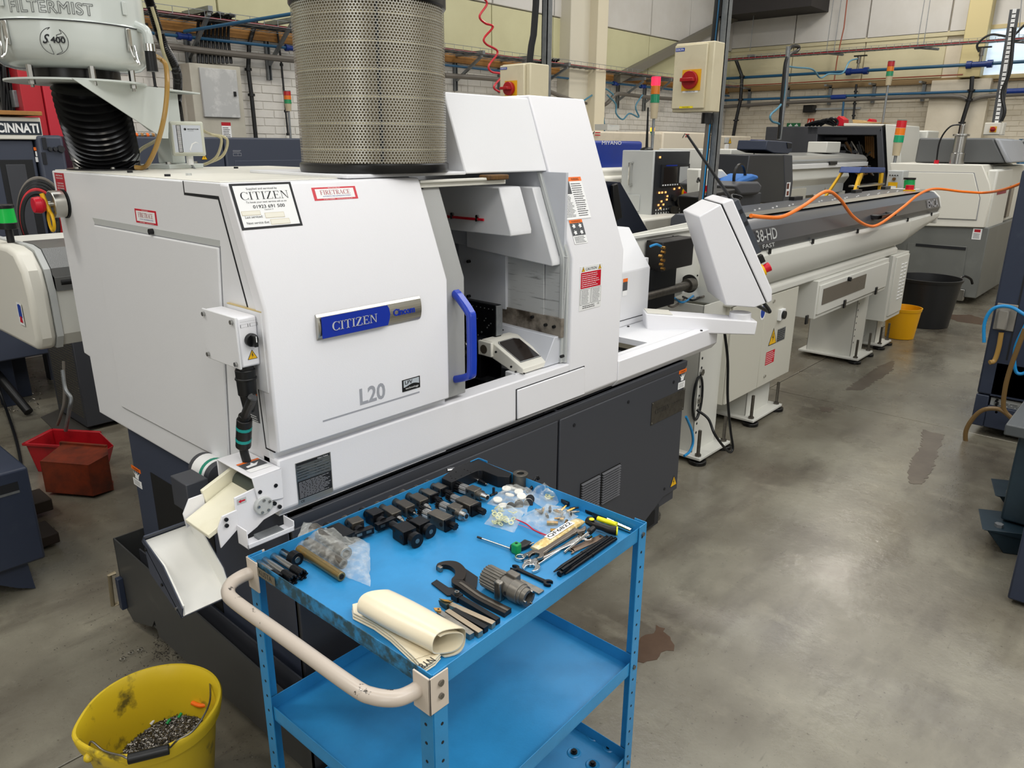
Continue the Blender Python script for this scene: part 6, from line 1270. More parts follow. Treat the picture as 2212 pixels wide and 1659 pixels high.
# bush, hook spanner behind it, small studs
W6 = lambda x, y: (980+x/5.267, 1000+y/5.267)
c = pt(1124, 1051); t = tool('steel_bush', 'grey steel flanged bush standing upright near the far corner', 'bush', c)
M().lathe(c, [(.0105, 0), (.0255, 0), (.0262, .001), (.0262, .007), (.0255, .008), (.0215, .008), (.0215, .0405), (.0205, .042), (.0115, .042), (.0105, .041), (.0105, 0)], 48).build('bush_body', steelk, t)
one(M().tube([pt(*W6(830, 330), .004), pt(*W6(890, 280), .012), pt(*W6(905, 215), .02), pt(*W6(945, 160), .028), pt(*W6(965, 185), .02)], .0048, 8, k=6), 'black_lever', blackm, 'small black curved lever leaning behind the steel bush', 'lever', pt(*W6(890, 290)))
c = pt(*W6(455, 365)); t = tool('threaded_stud', 'small black T shaped stud standing beside the bag of white discs', 'stud', c)
M().cyl(c, c+V(0, 0, .022), .004, n=14).build('stem', black, t); M().cyl(c+V(-.013, 0, .003), c+V(.013, 0, .003), .0035, n=12).build('crossbar', black, t)
c = pt(*W6(562, 275)); one(M().cyl(c, c+V(0, 0, .008), .0018, n=10).cyl(c+V(0, 0, .008), c+V(0, 0, .013), .002, .0008, n=10), 'brass_pin', brass, 'tiny brass pin standing near the steel bush', 'pin', c)
# bags of fittings
b1 = bag('parts_bag', (W6(380, 470), W6(610, 270), W6(930, 330), W6(820, 590)), .026, 'clear plastic bag full of round white discs', seed=5)
dm = mat('disc_white', '#e3dfd6', .5)
for i, (x, y, z) in enumerate(((600, 345, .012), (635, 425, .014), (500, 450, .006), (740, 365, .008), (770, 430, .012), (680, 300, .003), (560, 500, .002), (860, 440, .008), (740, 490, .006), (850, 470, .004), (640, 500, .001))):
    c = pt(*W6(x, y)); tl = V(R_.uniform(-.3, .3), R_.uniform(-.3, .3), 1) if i < 7 else V(R_.uniform(-1, 1), -.8, .35); tl.normalize(); M().cyl(c+V(0, 0, z), c+V(0, 0, z)+tl*.0045, .0125, n=28).build('white_disc', dm, b1, bev=.0008)
    if i >= 7: M().cyl(c+V(0, 0, z)+tl*.0055, c+V(0, 0, z)+tl*.007, .0125, n=28).build('dark_disc', ink, b1)
b2 = bag('parts_bag', (W6(350, 700), W6(500, 480), W6(800, 560), W6(690, 800)), .024, 'greenish clear plastic bag of small translucent seals', seed=9, mt=film)
gm = mat('seal_green', '#c3c79c', .35)
for i in range(26): c = pt(*W6(R_.uniform(450, 700), R_.uniform(540, 720)), .003); M().lathe(c+V(0, 0, R_.uniform(0, .012)), [(.004, 0), (.007, 0), (.007, .002), (.004, .002), (.004, 0)], 14, d=V(R_.uniform(-.6, .6), R_.uniform(-.6, .6), 1)).build('seal_ring', gm, b2)
b3 = bag('parts_bag', (W6(820, 390), W6(1000, 285), W6(1255, 390), W6(1080, 560)), .026, 'crumpled clear plastic bag by the far rim with yellowish rings', seed=7, amp=.6)
for i in range(9): c = pt(*W6(R_.uniform(1040, 1150), R_.uniform(370, 430)), .003); M().lathe(c+V(0, 0, i*.001), [(.006, 0), (.009, 0), (.009, .001), (.006, .001), (.006, 0)], 16, d=V(R_.uniform(-.3, .3), R_.uniform(-.3, .3), 1)).build('ring', mat('ring_yellow', '#cfcb8c', .4), b3)
b4 = bag('zip_bag', (W6(720, 650), W6(1090, 490), W6(1420, 610), W6(1080, 830)), .024, 'clear zip bag with red seal holding brass and black fittings', seed=11, nx=18)
for i in range(15):
    c = pt(*W6(1000+R_.uniform(-30, 330), 540+R_.uniform(-20, 120)), .007); d = V(R_.uniform(-1, 1), R_.uniform(-1, 1), .1).normalized(); mm = brass if i % 5 < 2 else black if i % 5 < 4 else steeld
    M().cyl(c, c+d*.016, .0042, n=6).cyl(c+d*.016, c+d*.024, .0026, n=10).build('fitting', mm, b4)
for (x, y) in ((1060, 680), (1100, 770)): c = pt(*W6(x, y), .007); M().cyl(c, c+V(.012, -.014, 0), .006, n=6).cyl(c+V(.012, -.014, 0), c+V(.018, -.022, 0), .0045, n=12).build('fitting', brass, b4)
M().tube([pt(*W6(705, 640), .008), pt(*W6(820, 690), .012), pt(*W6(920, 765), .012), pt(*W6(1060, 825), .008)], .0017, 6, k=5).build('red_zip', red, b4)
M().tube([pt(*W6(735, 700), .006), pt(*W6(860, 745), .009), pt(*W6(1030, 830), .006)], .0008, 6, k=5).build('red_line', mat('zip_pink', '#d9506a', .4), b4)
# gold packet marked QF6822
a, b, L, T = axis(W6(930, 985), W6(1440, 655), .012); t = tool('gold_packet', 'crinkled gold packet labelled QF6822 lying across the spanners', 'packet', a.lerp(b, .5))
foil = mat('gold_foil', '#d3b878', .3, metal=.25, nz=('#f1e6c2', .9, .45, .6), nscale=60, bump=.9, bscale=110)
vs = []; n_, k_ = 20, 14
for i in range(n_+1):
    x = L*i/n_; s_ = min(1, .35+5*min(i/n_, 1-i/n_))
    for j in range(k_): th = 2*PI*j/k_; w_ = noise.noise(V(i*.7, j*.9, 2)); vs.append((x, .0155*math.cos(th)*(1+.05*w_), .0105*s_*math.sin(th)*(1+.18*w_)))
M(T).add(vs, [(i*k_+j, i*k_+(j+1) % k_, (i+1)*k_+(j+1) % k_, (i+1)*k_+j) for i in range(n_) for j in range(k_)]+[tuple(range(k_)), tuple(range(n_*k_, n_*k_+k_))]).build('foil_wrap', foil, t)
xd = (b-a).normalized(); yd = V(-xd.y, xd.x, 0)
pl = Pl(a+xd*L*.25-yd*.0085+V(0, 0, .0112), xd, yd); m = M(); m.rc(pl, 0, -.001, L*.55, .018, 0, paper).text(pl, 'QF6822', .004, .002, L*.5, .0135, .0003, ink, off=.015); m.build('label', paper, t, smooth=False)
# spanners
def strip(P, wf, z0, h, mt=None, m=None):
    m = m or M(); n = len(P); Lf = []; Rt = []
    for i, p in enumerate(P):
        d = (P[min(i+1, n-1)]-P[max(i-1, 0)]); d.z = 0; d.normalize(); nn_ = V(-d.y, d.x, 0); w_ = wf(i/(n-1)); Lf.append(p+nn_*w_/2); Rt.append(p-nn_*w_/2)
    vs = [V(q.x, q.y, ZT+z0) for q in Lf+Rt]+[V(q.x, q.y, ZT+z0+h) for q in Lf+Rt]; fs = []
    for i in range(n-1): fs += [(i, i+1, n+i+1, n+i), (2*n+i, 2*n+i+1, 3*n+i+1, 3*n+i), (i, i+1, 2*n+i+1, 2*n+i), (n+i, n+i+1, 3*n+i+1, 3*n+i)]
    fs += [(0, n, 3*n, 2*n), (n-1, 2*n-1, 4*n-1, 3*n-1)]; m.add(vs, fs, mt); return m
def headopen(m, c, d, r, z0, h, gap=.5, skew=.26):
    d = V(d.x, d.y, 0).normalized(); d = V(d.x*math.cos(skew)-d.y*math.sin(skew), d.x*math.sin(skew)+d.y*math.cos(skew), 0); n_ = V(-d.y, d.x, 0); g = r*gap; pts = []
    a0 = math.asin(gap)*1.0
    for i in range(25): th = a0+(2*PI-2*a0)*i/24; pts.append(c+d*r*math.cos(th)+n_*r*math.sin(th))
    pts += [c-n_*g+d*r*.1, c-d*r*.35-n_*g*.55, c-d*r*.35+n_*g*.55, c+n_*g+d*r*.1]
    m.ext([V(p.x, p.y, ZT+z0) for p in pts], (0, 0, h))
def headring(m, c, r, z0, h):
    ro, ri = r, r*.62; o = V(c.x, c.y, ZT+z0); m.lathe(o, [(ri, 0), (ro, 0), (ro*1.03, h*.5), (ro, h), (ri, h), (ri, 0)], 28)
def spanner(o, e, mt, lab, w_=.010, ends=('open', 'open'), r=(.018, .018), z0=.001, h=.006, name='spanner', cat='spanner'):
    a, b = pt(*o), pt(*e); t = tool(name, lab, cat, a.lerp(b, .5), 'spanners on the trolley'); d = (b-a).normalized()
    strip([a+d*r[0]*.5, a.lerp(b, .25), a.lerp(b, .5), a.lerp(b, .75), b-d*r[1]*.5], lambda s_: w_*(1+.5*abs(s_-.5)), z0, h).build('shank', mt, t, bev=.0015)
    for c_, dd, k, rr in ((a, -d, ends[0], r[0]), (b, d, ends[1], r[1])):
        m = M()
        if k == 'open': headopen(m, c_, dd, rr, z0-.0005, h+.001)
        elif k == 'ring': headring(m, c_, rr, z0-.0005, h+.003)
        else: continue
        m.build('jaw' if k == 'open' else 'ring_end', mt, t, bev=.001)
spanner(W6(755, 1100), W6(1010, 975), chrome, 'chrome ring spanner whose ring end lies by the green block', ends=('ring', None), r=(.0125, .01), z0=.001)
spanner(W6(880, 1205), W6(1480, 830), chrome, 'shiny chrome open ended spanner at the bottom of the spanner pile', r=(.021, .016), z0=.001)
spanner(W6(935, 1105), W6(1420, 800), mat('satin_brown', '#8c837a', .25, metal=1.), 'satin grey open ended spanner on top of the pile under the gold packet', r=(.019, .019), z0=.009, w_=.014, h=.007)
spanner(W6(860, 1160), W6(1500, 870), chrome, 'adjustable chrome spanner with its jaw beneath the yellow and black T handle', r=(.013, .017), z0=.002, w_=.009)
spanner(W6(695, 1215), W6(1075, 1385), blackm, 'black open ended spanner lying behind the grey die head', r=(.011, .011), z0=.001, w_=.008)
a, b = pt(*W6(530, 1235), .004), pt(*W6(1000, 1470), .004)
one(strip([a, a.lerp(b, .3), b], lambda s_: .018, .001, .004), 'steel_strip', steeld, 'flat steel strip pushed under the grey die head', 'steel strip', a.lerp(b, .5), bev=.0008)
# hex key with T handle (green), yellow T handle
a, b, L, T = axis(W6(270, 842), W6(650, 975), .006); t = tool('torx_key', 'torx key with black L shaped grip and green square block', 'torx key', a)
M(T).cyl((0, 0, 0), (L, 0, 0), .0022, n=12).build('blade', steel, t); M(T).cyl((0, 0, 0), (.014, 0, 0), .0028, n=12).build('tip', black, t)
g = [pt(*W6(x, y), .003) for x, y in ((640, 985), (720, 985), (790, 965), (850, 925))]
strip(spline(g, 4), lambda s_: .016+.008*s_, .001, .014).build('grip', black, t, bev=.004)
c = pt(*W6(712, 1025)); M().box((c.x-.0095, c.y-.0095, ZT+.001), (c.x+.0095, c.y+.0095, ZT+.026)).build('green_block', green, t, bev=.0035, bseg=3); M().cyl(c+V(0, 0, .026), c+V(0, 0, .0265), .0035, n=14).build('hole', dark, t)
M().cyl(pt(*W6(860, 930), .01), pt(*W6(910, 908), .01), .002, n=10).build('side_blade', steeld, t)
a = pt(*W6(1258, 1020), .004); b = pt(*W6(1560, 770), .022); t = tool('t_handle_key', 'hex key with a black and yellow T handle in the far right corner', 'hex key', b)
M().cyl(a, b, .003, n=12).build('blade', steel, t); M().cyl(b-(b-a).normalized()*.006, b+(b-a).normalized()*.012, .0085, .007, n=16).build('collar', black, t)
g = [pt(*W6(x, y), .018) for x, y in ((1540, 655), (1600, 700), (1690, 730), (1770, 760), (1850, 775))]
M().tube(g, lambda s_: .0125-.003*math.sin(PI*s_), 14, k=5).build('grip', black, t); 
M().tube([p+V(.0015, .003, .0065) for p in [pt(*W6(x, y), .018) for x, y in ((1645, 665), (1720, 690), (1800, 715), (1862, 735))]], lambda s_: .0065, 12, k=5).build('yellow_inlay', mat('hi_yellow', '#e9e51c', .4), t)
M().cyl(g[-1], g[-1]+V(.002, -.003, 0), .0115, n=14).build('yellow_cap', MT['hi_yellow'], t)
c = pt(*W6(1570, 640), .032); M().ball(c, .007, 12, sz=.4).build('yellow_dot', MT['hi_yellow'], t)
# black slide hammer spanner in the corner
t = tool('pin_spanner', 'flat black pin spanner with bright handle in the far right corner of the tray', 'spanner', pt(*W6(1700, 660)), 'spanners on the trolley')
hd = [pt(*W6(x, y)) for x, y in ((1490, 560), (1530, 530), (1650, 560), (1720, 590), (1790, 650), (1700, 690), (1590, 640), (1570, 600), (1510, 580))]
M().ext([V(p.x, p.y, ZT+.001) for p in hd], (0, 0, .008)).build('head', blackm, t, bev=.001)
a, b = pt(*W6(1750, 655), .008), pt(*W6(2020, 770), .008); M().tube([a, b], lambda s_: .0085-.0025*s_, 14).build('handle', chrome, t)
o = [pt(*W6(x, y), .001) for x, y in ((1205, 440), (1250, 395), (1325, 430), (1320, 490), (1290, 505))]
one(M().ext(o, (0, 0, .012)), 'black_wedge', black, 'small black plastic wedge beside the crumpled bag', 'wedge', o[0], bev=.002)
a, b = pt(*W6(1290, 1035)), pt(*W6(1700, 850)); t = tool('flat_key', 'flat brown steel key with a hooked end and a hole', 'key', a.lerp(b, .5))
strip([a.lerp(b, .12), a.lerp(b, .5), b], lambda s_: .019, .0015, .004).build('plate', mat('bronze_steel', '#8d7a6b', .35, metal=.9), t, bev=.0008)
m = M(); headopen(m, a.lerp(b, .07), a-b, .012, .0015, .004, skew=.5); m.build('hook_end', MT['bronze_steel'], t, bev=.0008); M().cyl(b-(b-a).normalized()*.01+V(0, 0, .0054), b-(b-a).normalized()*.01+V(0, 0, .006), .003, n=12).build('hole', dark, t)
for i, (o, e, lab) in enumerate((((1140, 1238), (1745, 845), 'black pointed rod lying against the flat brown key'), ((1200, 1268), (1800, 855), 'second black rod, with a blunt collar end'), ((1270, 1262), (1845, 862), 'black stepped rod closest to the trolley rim'), ((1230, 1225), (1770, 850), 'thin black rod lying on top of the rod bundle'))):
    r0 = (.0048, .0055, .0046, .0034)[i]; hz = r0+.001 if i < 3 else .0125; a, b, L, T = axis(W6(*o), W6(*e), hz); t = tool('black_rod', lab, 'rod', a.lerp(b, .5), 'black rods by the trolley rim')
    m = M(T); (m.cyl((0, 0, 0), (.03, 0, 0), r0*.3, r0, n=14).cyl((.03, 0, 0), (L, 0, 0), r0, n=14) if i in (0, 2) else m.cyl((0, 0, 0), (.03, 0, 0), r0*1.25, n=16).cyl((.03, 0, 0), (L, 0, 0), r0, n=14)); m.build('rod', mat('rod_black', '#141518', .22, metal=.5), t); M(T).cyl((L*.5, 0, 0), (L*.53, 0, 0), r0*1.15, n=14).build('collar', MT['rod_black'], t)
# die head
a, b, L, T = axis((1052, 1243), (1140, 1290), .026); t = tool('die_head', 'grey fluted collet chuck lying on its side near the front rim', 'chuck', a.lerp(b, .5))
fg = mat('chuck_grey', '#726f69', .42, metal=.7, nz=('#8c8880', .6, .45, .7), nscale=30)
m = M(T); m.gear((0, 0, 0), (L*.42, 0, 0), .0255, 22, .1).cyl((-.001, 0, 0), (0, 0, 0), .02, n=28); m.build('fluted_sleeve', fg, t, bev=.0006)
M(T).cyl((L*.42, 0, 0), (L*.66, 0, 0), .0215, n=32).cyl((L*.66, 0, 0), (L*.86, 0, 0), .0235, .0225, n=32).cyl((L*.84, 0, 0), (L*.93, 0, 0), .0205, n=32).build('barrel', fg, t, bev=.001)
M(T).lathe((L*.93, 0, 0), [(.012, 0), (.0185, 0), (.0185, .012), (.012, .012), (.012, 0)], 32, d=(1, 0, 0), a0=.5, a1=5.6).build('nose_ring', fg, t)
M(T).cyl((L*.9, 0, 0), (L*.94, 0, 0), .011, n=20).build('bore', dark, t)
for th in (1.2, 3.2, 5.0): M(T).cyl((L*.93, .015*math.cos(th), .015*math.sin(th)), (L*.93+.018, .015*math.cos(th), .015*math.sin(th)), .0025, n=10).build('drive_pin', steel, t)
M(T).box((L*.40, -.029, -.024), (L*.56, -.014, .022)).build('front_jaw', steeld, t, bev=.004); M(T).box((L*.42, .006, .008), (L*.66, .024, .028)).build('top_jaw', fg, t, bev=.003)
M(T).cyl((L*.63, -.021, 0), (L*.63, -.023, 0), .004, n=12).build('jaw_screw', ink, t)
# hook spanner and angle plates
W7 = lambda x, y: (740+x/4.254, 1170+y/4.254)
pth = spline([pt(*W7(x, y)) for x, y in ((885, 268), (900, 245), (960, 236), (1030, 250), (1082, 300), (1078, 360), (1050, 400), (1110, 440), (1250, 540), (1400, 620), (1520, 680))], 5)
sp_ = thing('hook_spanner', 'large dark grey hook spanner with embossed handle beside the tool bars', 'spanner', (pth[25].x, pth[25].y, ZT), 'spanners on the trolley')
strip(pth, lambda s_: .012+.012*min(1, max(0, (s_-.12)*6)) if s_ < .55 else .024-.004*(s_-.55), .001, .011).build('spanner_body', mat('spanner_dark', '#35312e', .35, metal=.75), sp_, bev=.002)
hh_ = [p for i, p in enumerate(pth) if i > 32]; strip(hh_, lambda s_: .006, .0122, .0008).build('embossed_panel', steelk, sp_)
h0 = pth[0]; M().box((h0.x-.004, h0.y-.010, ZT+.001), (h0.x+.004, h0.y+.002, ZT+.013)).build('hook_tip', steeld, sp_, bev=.001)
pp_ = [pt(*W7(x, y), .001) for x, y in ((815, 390), (865, 357), (975, 430), (1020, 432), (1090, 500), (960, 505))]
one(M().ext(pp_, (0, 0, .003)), 'angle_plate', mat('plate_black', '#1e1f22', .4, metal=.4), 'flat black angled plate sticking out left of the hook spanner', 'plate', pp_[0], bev=.0006)
pp_ = [pt(*W7(x, y), .001) for x, y in ((1075, 252), (1120, 250), (1245, 335), (1230, 440), (1150, 420), (1110, 340))]
one(M().ext(pp_, (0, 0, .003)), 'angle_plate', MT['plate_black'], 'flat grey blade plate between the hook spanner and the chuck', 'plate', pp_[0], bev=.0006)
# turning tool bars
for i, (o, e, mt_, lab, k) in enumerate((((885, 660), (1190, 870), steeld, 'steel tool bar nearest the cream roll with an amber insert', 1), ((960, 650), (1270, 850), mat('bar_tan', '#a89b88', .35, metal=.9), 'steel tool bar with cream light in its colour, second from the cream roll', 0), ((1020, 640), (1320, 810), blackm, 'dark tool bar in the middle of the row of bars', 0), ((990, 590), (1390, 770), MT['bar_tan'], 'tan steel tool bar with a wedge shaped head', 2), ((1075, 525), (1430, 735), blackm, 'dark tool bar with a clamp screw, beside the hook spanner', 3))):  # second bar's tan stands in for cream light on its top
    a, b, L, T = axis(W7(*o), W7(*e), .0075); t = tool('tool_bar', lab, 'tool bar', a.lerp(b, .5), 'turning tool bars on the trolley')
    M(T).box((0, -.0062, -.0065), (L, .0062, .0065)).build('shank', mt_, t, bev=.0006)
    if k == 1: M(T).ext([(-.012, -.004, .0066), (-.002, -.0075, .0066), (.008, 0, .0066), (-.002, .006, .0066)], (0, 0, .003)).build('insert', mat('insert_gold', '#c9944a', .3, metal=.5), t); M(T).cyl((-.001, 0, .0095), (-.001, 0, .0102), .0022, n=12).build('insert_screw', ink, t)
    if k == 2: M(T).hexa([(-.024, -.006, -.006), (0, -.010, -.006), (0, .010, -.006), (-.010, .004, -.006), (-.028, -.006, .006), (0, -.012, .008), (0, .010, .008), (-.014, .004, .008)]).build('wedge_head', mat('head_green', '#39423c', .4, metal=.5), t, bev=.0006); M(T).ext([(-.026, -.005, .0085), (-.01, -.006, .0085), (.004, 0, .0085), (-.008, .002, .0085)], (0, 0, .002)).build('insert', brass, t)
    if k == 3: M(T).box((-.018, -.009, -.0065), (.002, .009, .008)).build('clamp_block', blackm, t, bev=.001); M(T).cyl((-.008, 0, .008), (-.008, 0, .014), .0052, n=18).cyl((-.008, 0, .014), (-.008, 0, .0145), .0025, n=6, m=ink).build('clamp_screw', steeld, t)
# cream vinyl roll
a = pt(*W7(290, 560), .035); b = pt(*W7(1050, 960), .035); L = (b-a).length-.02; T = frame(a, b-a)
rl = thing('vinyl_roll', 'rolled cream vinyl tool wrap lying along the near corner of the trolley', 'tool wrap', (a.lerp(b, .5).x, a.lerp(b, .5).y, ZT))
outp, inp = [], []
for i in range(61):
    s_ = i/60; th = -PI*.55+s_*2*PI*1.62; k = 1-.42*s_; w_, h_ = .046*k, .033*k; x = w_*math.cos(th); z = h_*math.sin(th)-.0005
    x2 = (w_-.0022)*math.cos(th); z2 = (h_-.0022)*math.sin(th); outp.append((x, z)); inp.append((x2, z2))
vs = []; nS = 8
for j in range(nS+1):
    f = j/nS; xx = L*f; wob = 1+.05*math.sin(f*5)
    vs += [(xx+(.012*math.sin(p[0]*60) if j in (0, nS) else 0), p[0]*wob, p[1]) for p in outp+inp]
n61 = 61; fs = []
for j in range(nS):
    for i in range(60):
        A_ = j*122; B_ = (j+1)*122; fs += [(A_+i, A_+i+1, B_+i+1, B_+i), (A_+61+i, B_+61+i, B_+61+i+1, A_+61+i+1)]
    fs += [(j*122, (j+1)*122, (j+1)*122+61, j*122+61), (j*122+60, j*122+121, (j+1)*122+121, (j+1)*122+60)]
for j in (0, nS):
    for i in range(60): q = j*122; fs.append((q+i, q+61+i, q+62+i, q+i+1))
M(T).add(vs, fs).build('rolled_sheet', vinyl, rl, ang=60)
fp_ = [(85, 640), (215, 605), (330, 660), (880, 1060), (905, 1085), (850, 1150), (735, 1225), (640, 1120), (440, 930), (290, 820), (95, 720)]
for k in range(3):
    P_ = [pt(*W7(x+k*3, y-k*9)) for x, y in fp_]; M().ext([V(p.x, p.y, ZT+.001+k*.0045) for p in P_], (0, 0, .003)).build('folded_layer', vinyl, rl, bev=.0012)
xa_ = (pt(*W7(905, 1045))-pt(*W7(725, 1160))); xd = V(xa_.x, xa_.y, 0).normalized(); yd = V(-xd.y, xd.x, 0)
o = pt(*W7(880, 1110), .0135); pl = Pl(o+V(0, 0, 0)+yd*.022, -xd, -yd); m = M(); m.text(pl, 'NY80Z', 0, 0, .052, .017, .0008, ink); m.build('printed_code', ink, rl, smooth=False)
m = M()
for (p, q) in (((625, 1095), (850, 1020)), ((650, 1090), (745, 1225))):
    A_, B_ = pt(*W7(*p), .0135), pt(*W7(*q), .0135)
    for i in range(16): m.cyl(A_.lerp(B_, i/16), A_.lerp(B_, (i+.6)/16), .0004, n=5)
tag(m.build('stitching', mat('stitch', '#8c7a55', .7), rl), kind='stuff')
# ================================================================== LEFT BACKGROUND
def bxp(m, c0, c1, y, d, mt=None):      # box whose front (y=const) spans two photo corners
    a, b = at(*c0, y=y), at(*c1, y=y); return m.box((min(a.x, b.x), y, min(a.z, b.z)), (max(a.x, b.x), y+d, max(a.z, b.z)), mt)
Y1 = 5.6
zF = at(60, 772, y=Y1).z
mc = thing('machining_centre', 'dark grey machining centre with white top band and CINCINNATI sign, far left', 'machine', (.6, 6.0, 0))
xr = at(150, 400, y=Y1).x; zT = at(100, 292, y=Y1).z; zW = at(40, 303, y=Y1).z
for x in (-.6, xr-.15): M().box((x, Y1+.6, 0), (x+.1, Y1+.7, zF+.01)).build('foot', slate2, mc)
M().box((-1.3, Y1, zF), (at(88, 400, y=Y1).x, Y1+.9, zW)).build('body', slate2, mc, bev=.01)
M().box((at(88, 400, y=Y1).x+.01, Y1-.03, zF), (xr, Y1+.9, zT)).build('control_column', slate2, mc, bev=.02)
M().box((at(8, 400, y=Y1).x, Y1-.002, zF+.1), (at(80, 400, y=Y1).x, Y1+.002, at(40, 345, y=Y1).z)).build('door_recess', mat('recess_dark', '#14161a', .5), mc)
M().box((at(20, 400, y=Y1).x, Y1-.006, zF+.1), (at(62, 400, y=Y1).x, Y1-.001, at(40, 355, y=Y1).z)).build('door_window', slate, mc, bev=.004)
m = M(); bxp(m, (-60, 250), (95, 302), Y1-.02, .8); m.build('top_band', cream, mc, bev=.006)
bxp(M(), (-60, 236), (92, 250), Y1-.06, .5).build('chipboard', woodm, mc, bev=.003)
a, b = at(-52, 290, y=Y1-.022), at(86, 263, y=Y1-.022); pl = Pl(a, (1, 0, 0), (0, 0, 1)); w_, h_ = b.x-a.x, b.z-a.z
m = M(); m.rc(pl, 0, 0, w_, h_, .001, mat('sign_navy', '#1c2733', .5)).text(pl, 'CINCINNATI', w_*.04, h_*.14, w_*.92, h_*.72, .002, paper, off=.035); m.build('sign', MT['sign_navy'], mc, smooth=False)
a = at(72, 318, y=Y1-.003); pl = Pl(a+V(0, 0, -.09), (1, 0, 0), (0, 0, 1)); m = M(); m.rc(pl, 0, .07, .04, .09, .001, orange).rc(pl, .005, .035, .035, .065, .001, paper).rc(pl, 0, 0, .04, .03, .001, paper); m.build('warning_sticker', orange, mc, smooth=False)
for k in range(2):
    a, b = at(89, 297+k*32, y=Y1-.031), at(103, 323+k*32, y=Y1-.031); fr_ = M().box((a.x, Y1-.033, b.z), (b.x, Y1-.029, a.z)).build('vent', ink, mc)
    for i in range(8): x = a.x+(b.x-a.x)*(i+.2)/8; M().box((x, Y1-.036, b.z), (x+(b.x-a.x)*.05, Y1-.032, a.z)).build('fin', slate, fr_)
for px, r_ in ((107, .014), (118, .014), (131, .024)): p = at(px, 322, y=Y1-.031); M().cyl(p, p-V(0, .02, 0), r_, r_*.85, n=20).build('knob', mat('knob_dark', '#26282d', .4), mc)
ls = thing('long_enclosure', 'long low slate blue machine enclosure behind the lathe roof', 'machine', (3.2, 6.0, 0)); Y2 = 5.75
zt2 = at(500, 297, y=Y2).z
M().box((xr+.3, Y2, .05), (at(484, 320, y=Y2).x-.003, Y2+.9, zt2)).build('left_housing', slate2, ls, bev=.012); M().box((at(484, 320, y=Y2).x+.003, Y2-.01, .05), (5.4, Y2+.9, zt2)).build('right_housing', slate2, ls, bev=.012)
M().box((at(503, 320, y=Y2).x, Y2-.014, .5), (5.0, Y2-.009, at(503, 347, y=Y2).z)).build('lower_door', slate2, ls, bev=.003)
a = at(504, 337, y=Y2-.011); pl = Pl(a, (1, 0, 0), (0, 0, 1)); m = M(); m.rc(pl, 0, 0, .07, .022, .0006, inkg).rc(pl, .002, .002, .04, .02, .0009, slate2).rc(pl, .042, .002, .068, .02, .0009, slate2).lines(pl, 0, .027, .07, .045, 2, .0009, inkg); m.build('label_plate', inkg, ls, smooth=False)
a = at(435, 345, y=Y2-.001); pl = Pl(a, (1, 0, 0), (0, 0, 1)); m = M(); tri(m, pl, 0, 0, .05, .001); m.build('hazard_triangle', yellow, ls, smooth=False)
for i in range(9):
    p = at(282+i*6, 289, y=Y2+.3); p.z = zt2; c_ = (woodm, steeld, orange, galv)[i % 4]
    one(M().ball(p+V(0, 0, .012), .016, 8).box(tuple(p+V(-.02, -.01, 0)), tuple(p+V(.01, .01, .02))), 'offcut', c_, ['leftmost small offcut lying on the slate enclosure', 'second small offcut lying on the slate enclosure', 'third small offcut, orange, on the slate enclosure', 'fourth small offcut on the slate enclosure', 'fifth small timber offcut on the slate enclosure', 'sixth small offcut on the slate enclosure', 'seventh small offcut, orange, on the slate enclosure', 'eighth small offcut on the slate enclosure', 'ninth small timber offcut near the bracket column'][i], 'offcut', p, 'offcuts on the slate enclosure')
def tower(p, h, r, cols, lab, pole=.2, lit=None, tilt=None, base=None):
    t = thing('signal_tower', lab, 'signal light', p, 'signal towers on the machines'); up = (tilt or V(0, 0, 1)).normalized(); q = p+up*pole
    M().cyl(p, q, r*.32, n=12).build('pole', galv, t); M().cyl(q, q+up*h*.38, r*.75, r*.95, n=20).build('body', mat('tower_beige', '#b9ac90', .4), t); z = h*.38; n = len(cols); hh = h*.62/n
    for i, c in enumerate(cols):
        mm = mat('lens_'+c[1:], c, .25, coat=.3) if lit != i else glow('lit_'+c[1:], c, 3.)
        M().cyl(q+up*(z+hh*i), q+up*(z+hh*(i+.96)), r, n=20).build('lens', mm, t)
    M().cyl(q+up*h, q+up*(h+.006), r*.95, n=20).build('cap', galv, t)
RG = ['#1f8a55', '#d9701c', '#b01c22']
p = at(628, 300, y=6.2); p.z = zt2+.0; p0_ = at(626, 235, y=6.2); p1_ = at(622, 200, y=6.2)
tower(p, (p1_-p0_).z+.03, .032, RG, 'unlit signal tower with red, orange and green lenses left of the round filter', pole=p0_.z-p.z-.02)
rc_ = thing('red_cabinet', 'tall red painted cabinet behind the flexible duct', 'cabinet', (2.2, 6.7, 0)); M().box((at(45, 200, y=6.55).x, 6.55, 0), (at(92, 200, y=6.55).x-.004, 6.95, at(60, 90, y=6.55).z)).build('left_side', redm, rc_, bev=.005); M().box((at(92, 200, y=6.55).x, 6.53, 0), (at(150, 200, y=6.55).x, 6.95, at(60, 110, y=6.55).z)).build('front', mat('red_panel', '#c22a3a', .4), rc_, bev=.005)
r = thing('cable_riser', 'grey riser panel with a tangle of black cables at the far left edge', 'cable riser', (1.3, 6.9, 1.5)); bxp(M(), (-40, 120), (36, 250), 6.85, .1).build('panel', mat('riser_grey', '#8b8d8a', .5), r)
for i in range(12): M().tube([at(-10+i*4+R_.uniform(-3, 3), 60, y=6.75), at(i*4-6+R_.uniform(-5, 5), 140, y=6.75-.02*(i % 3)), at(8+i*2.5+R_.uniform(-4, 4), 250, y=6.75)], .012, 6, k=5).build('cable', cable, r)
M().box((at(18, 180, y=6.7).x, 6.64, at(18, 232, y=6.7).z), (at(40, 180, y=6.7).x, 6.72, at(18, 195, y=6.7).z)).build('terminal_box', galv, r, bev=.004)
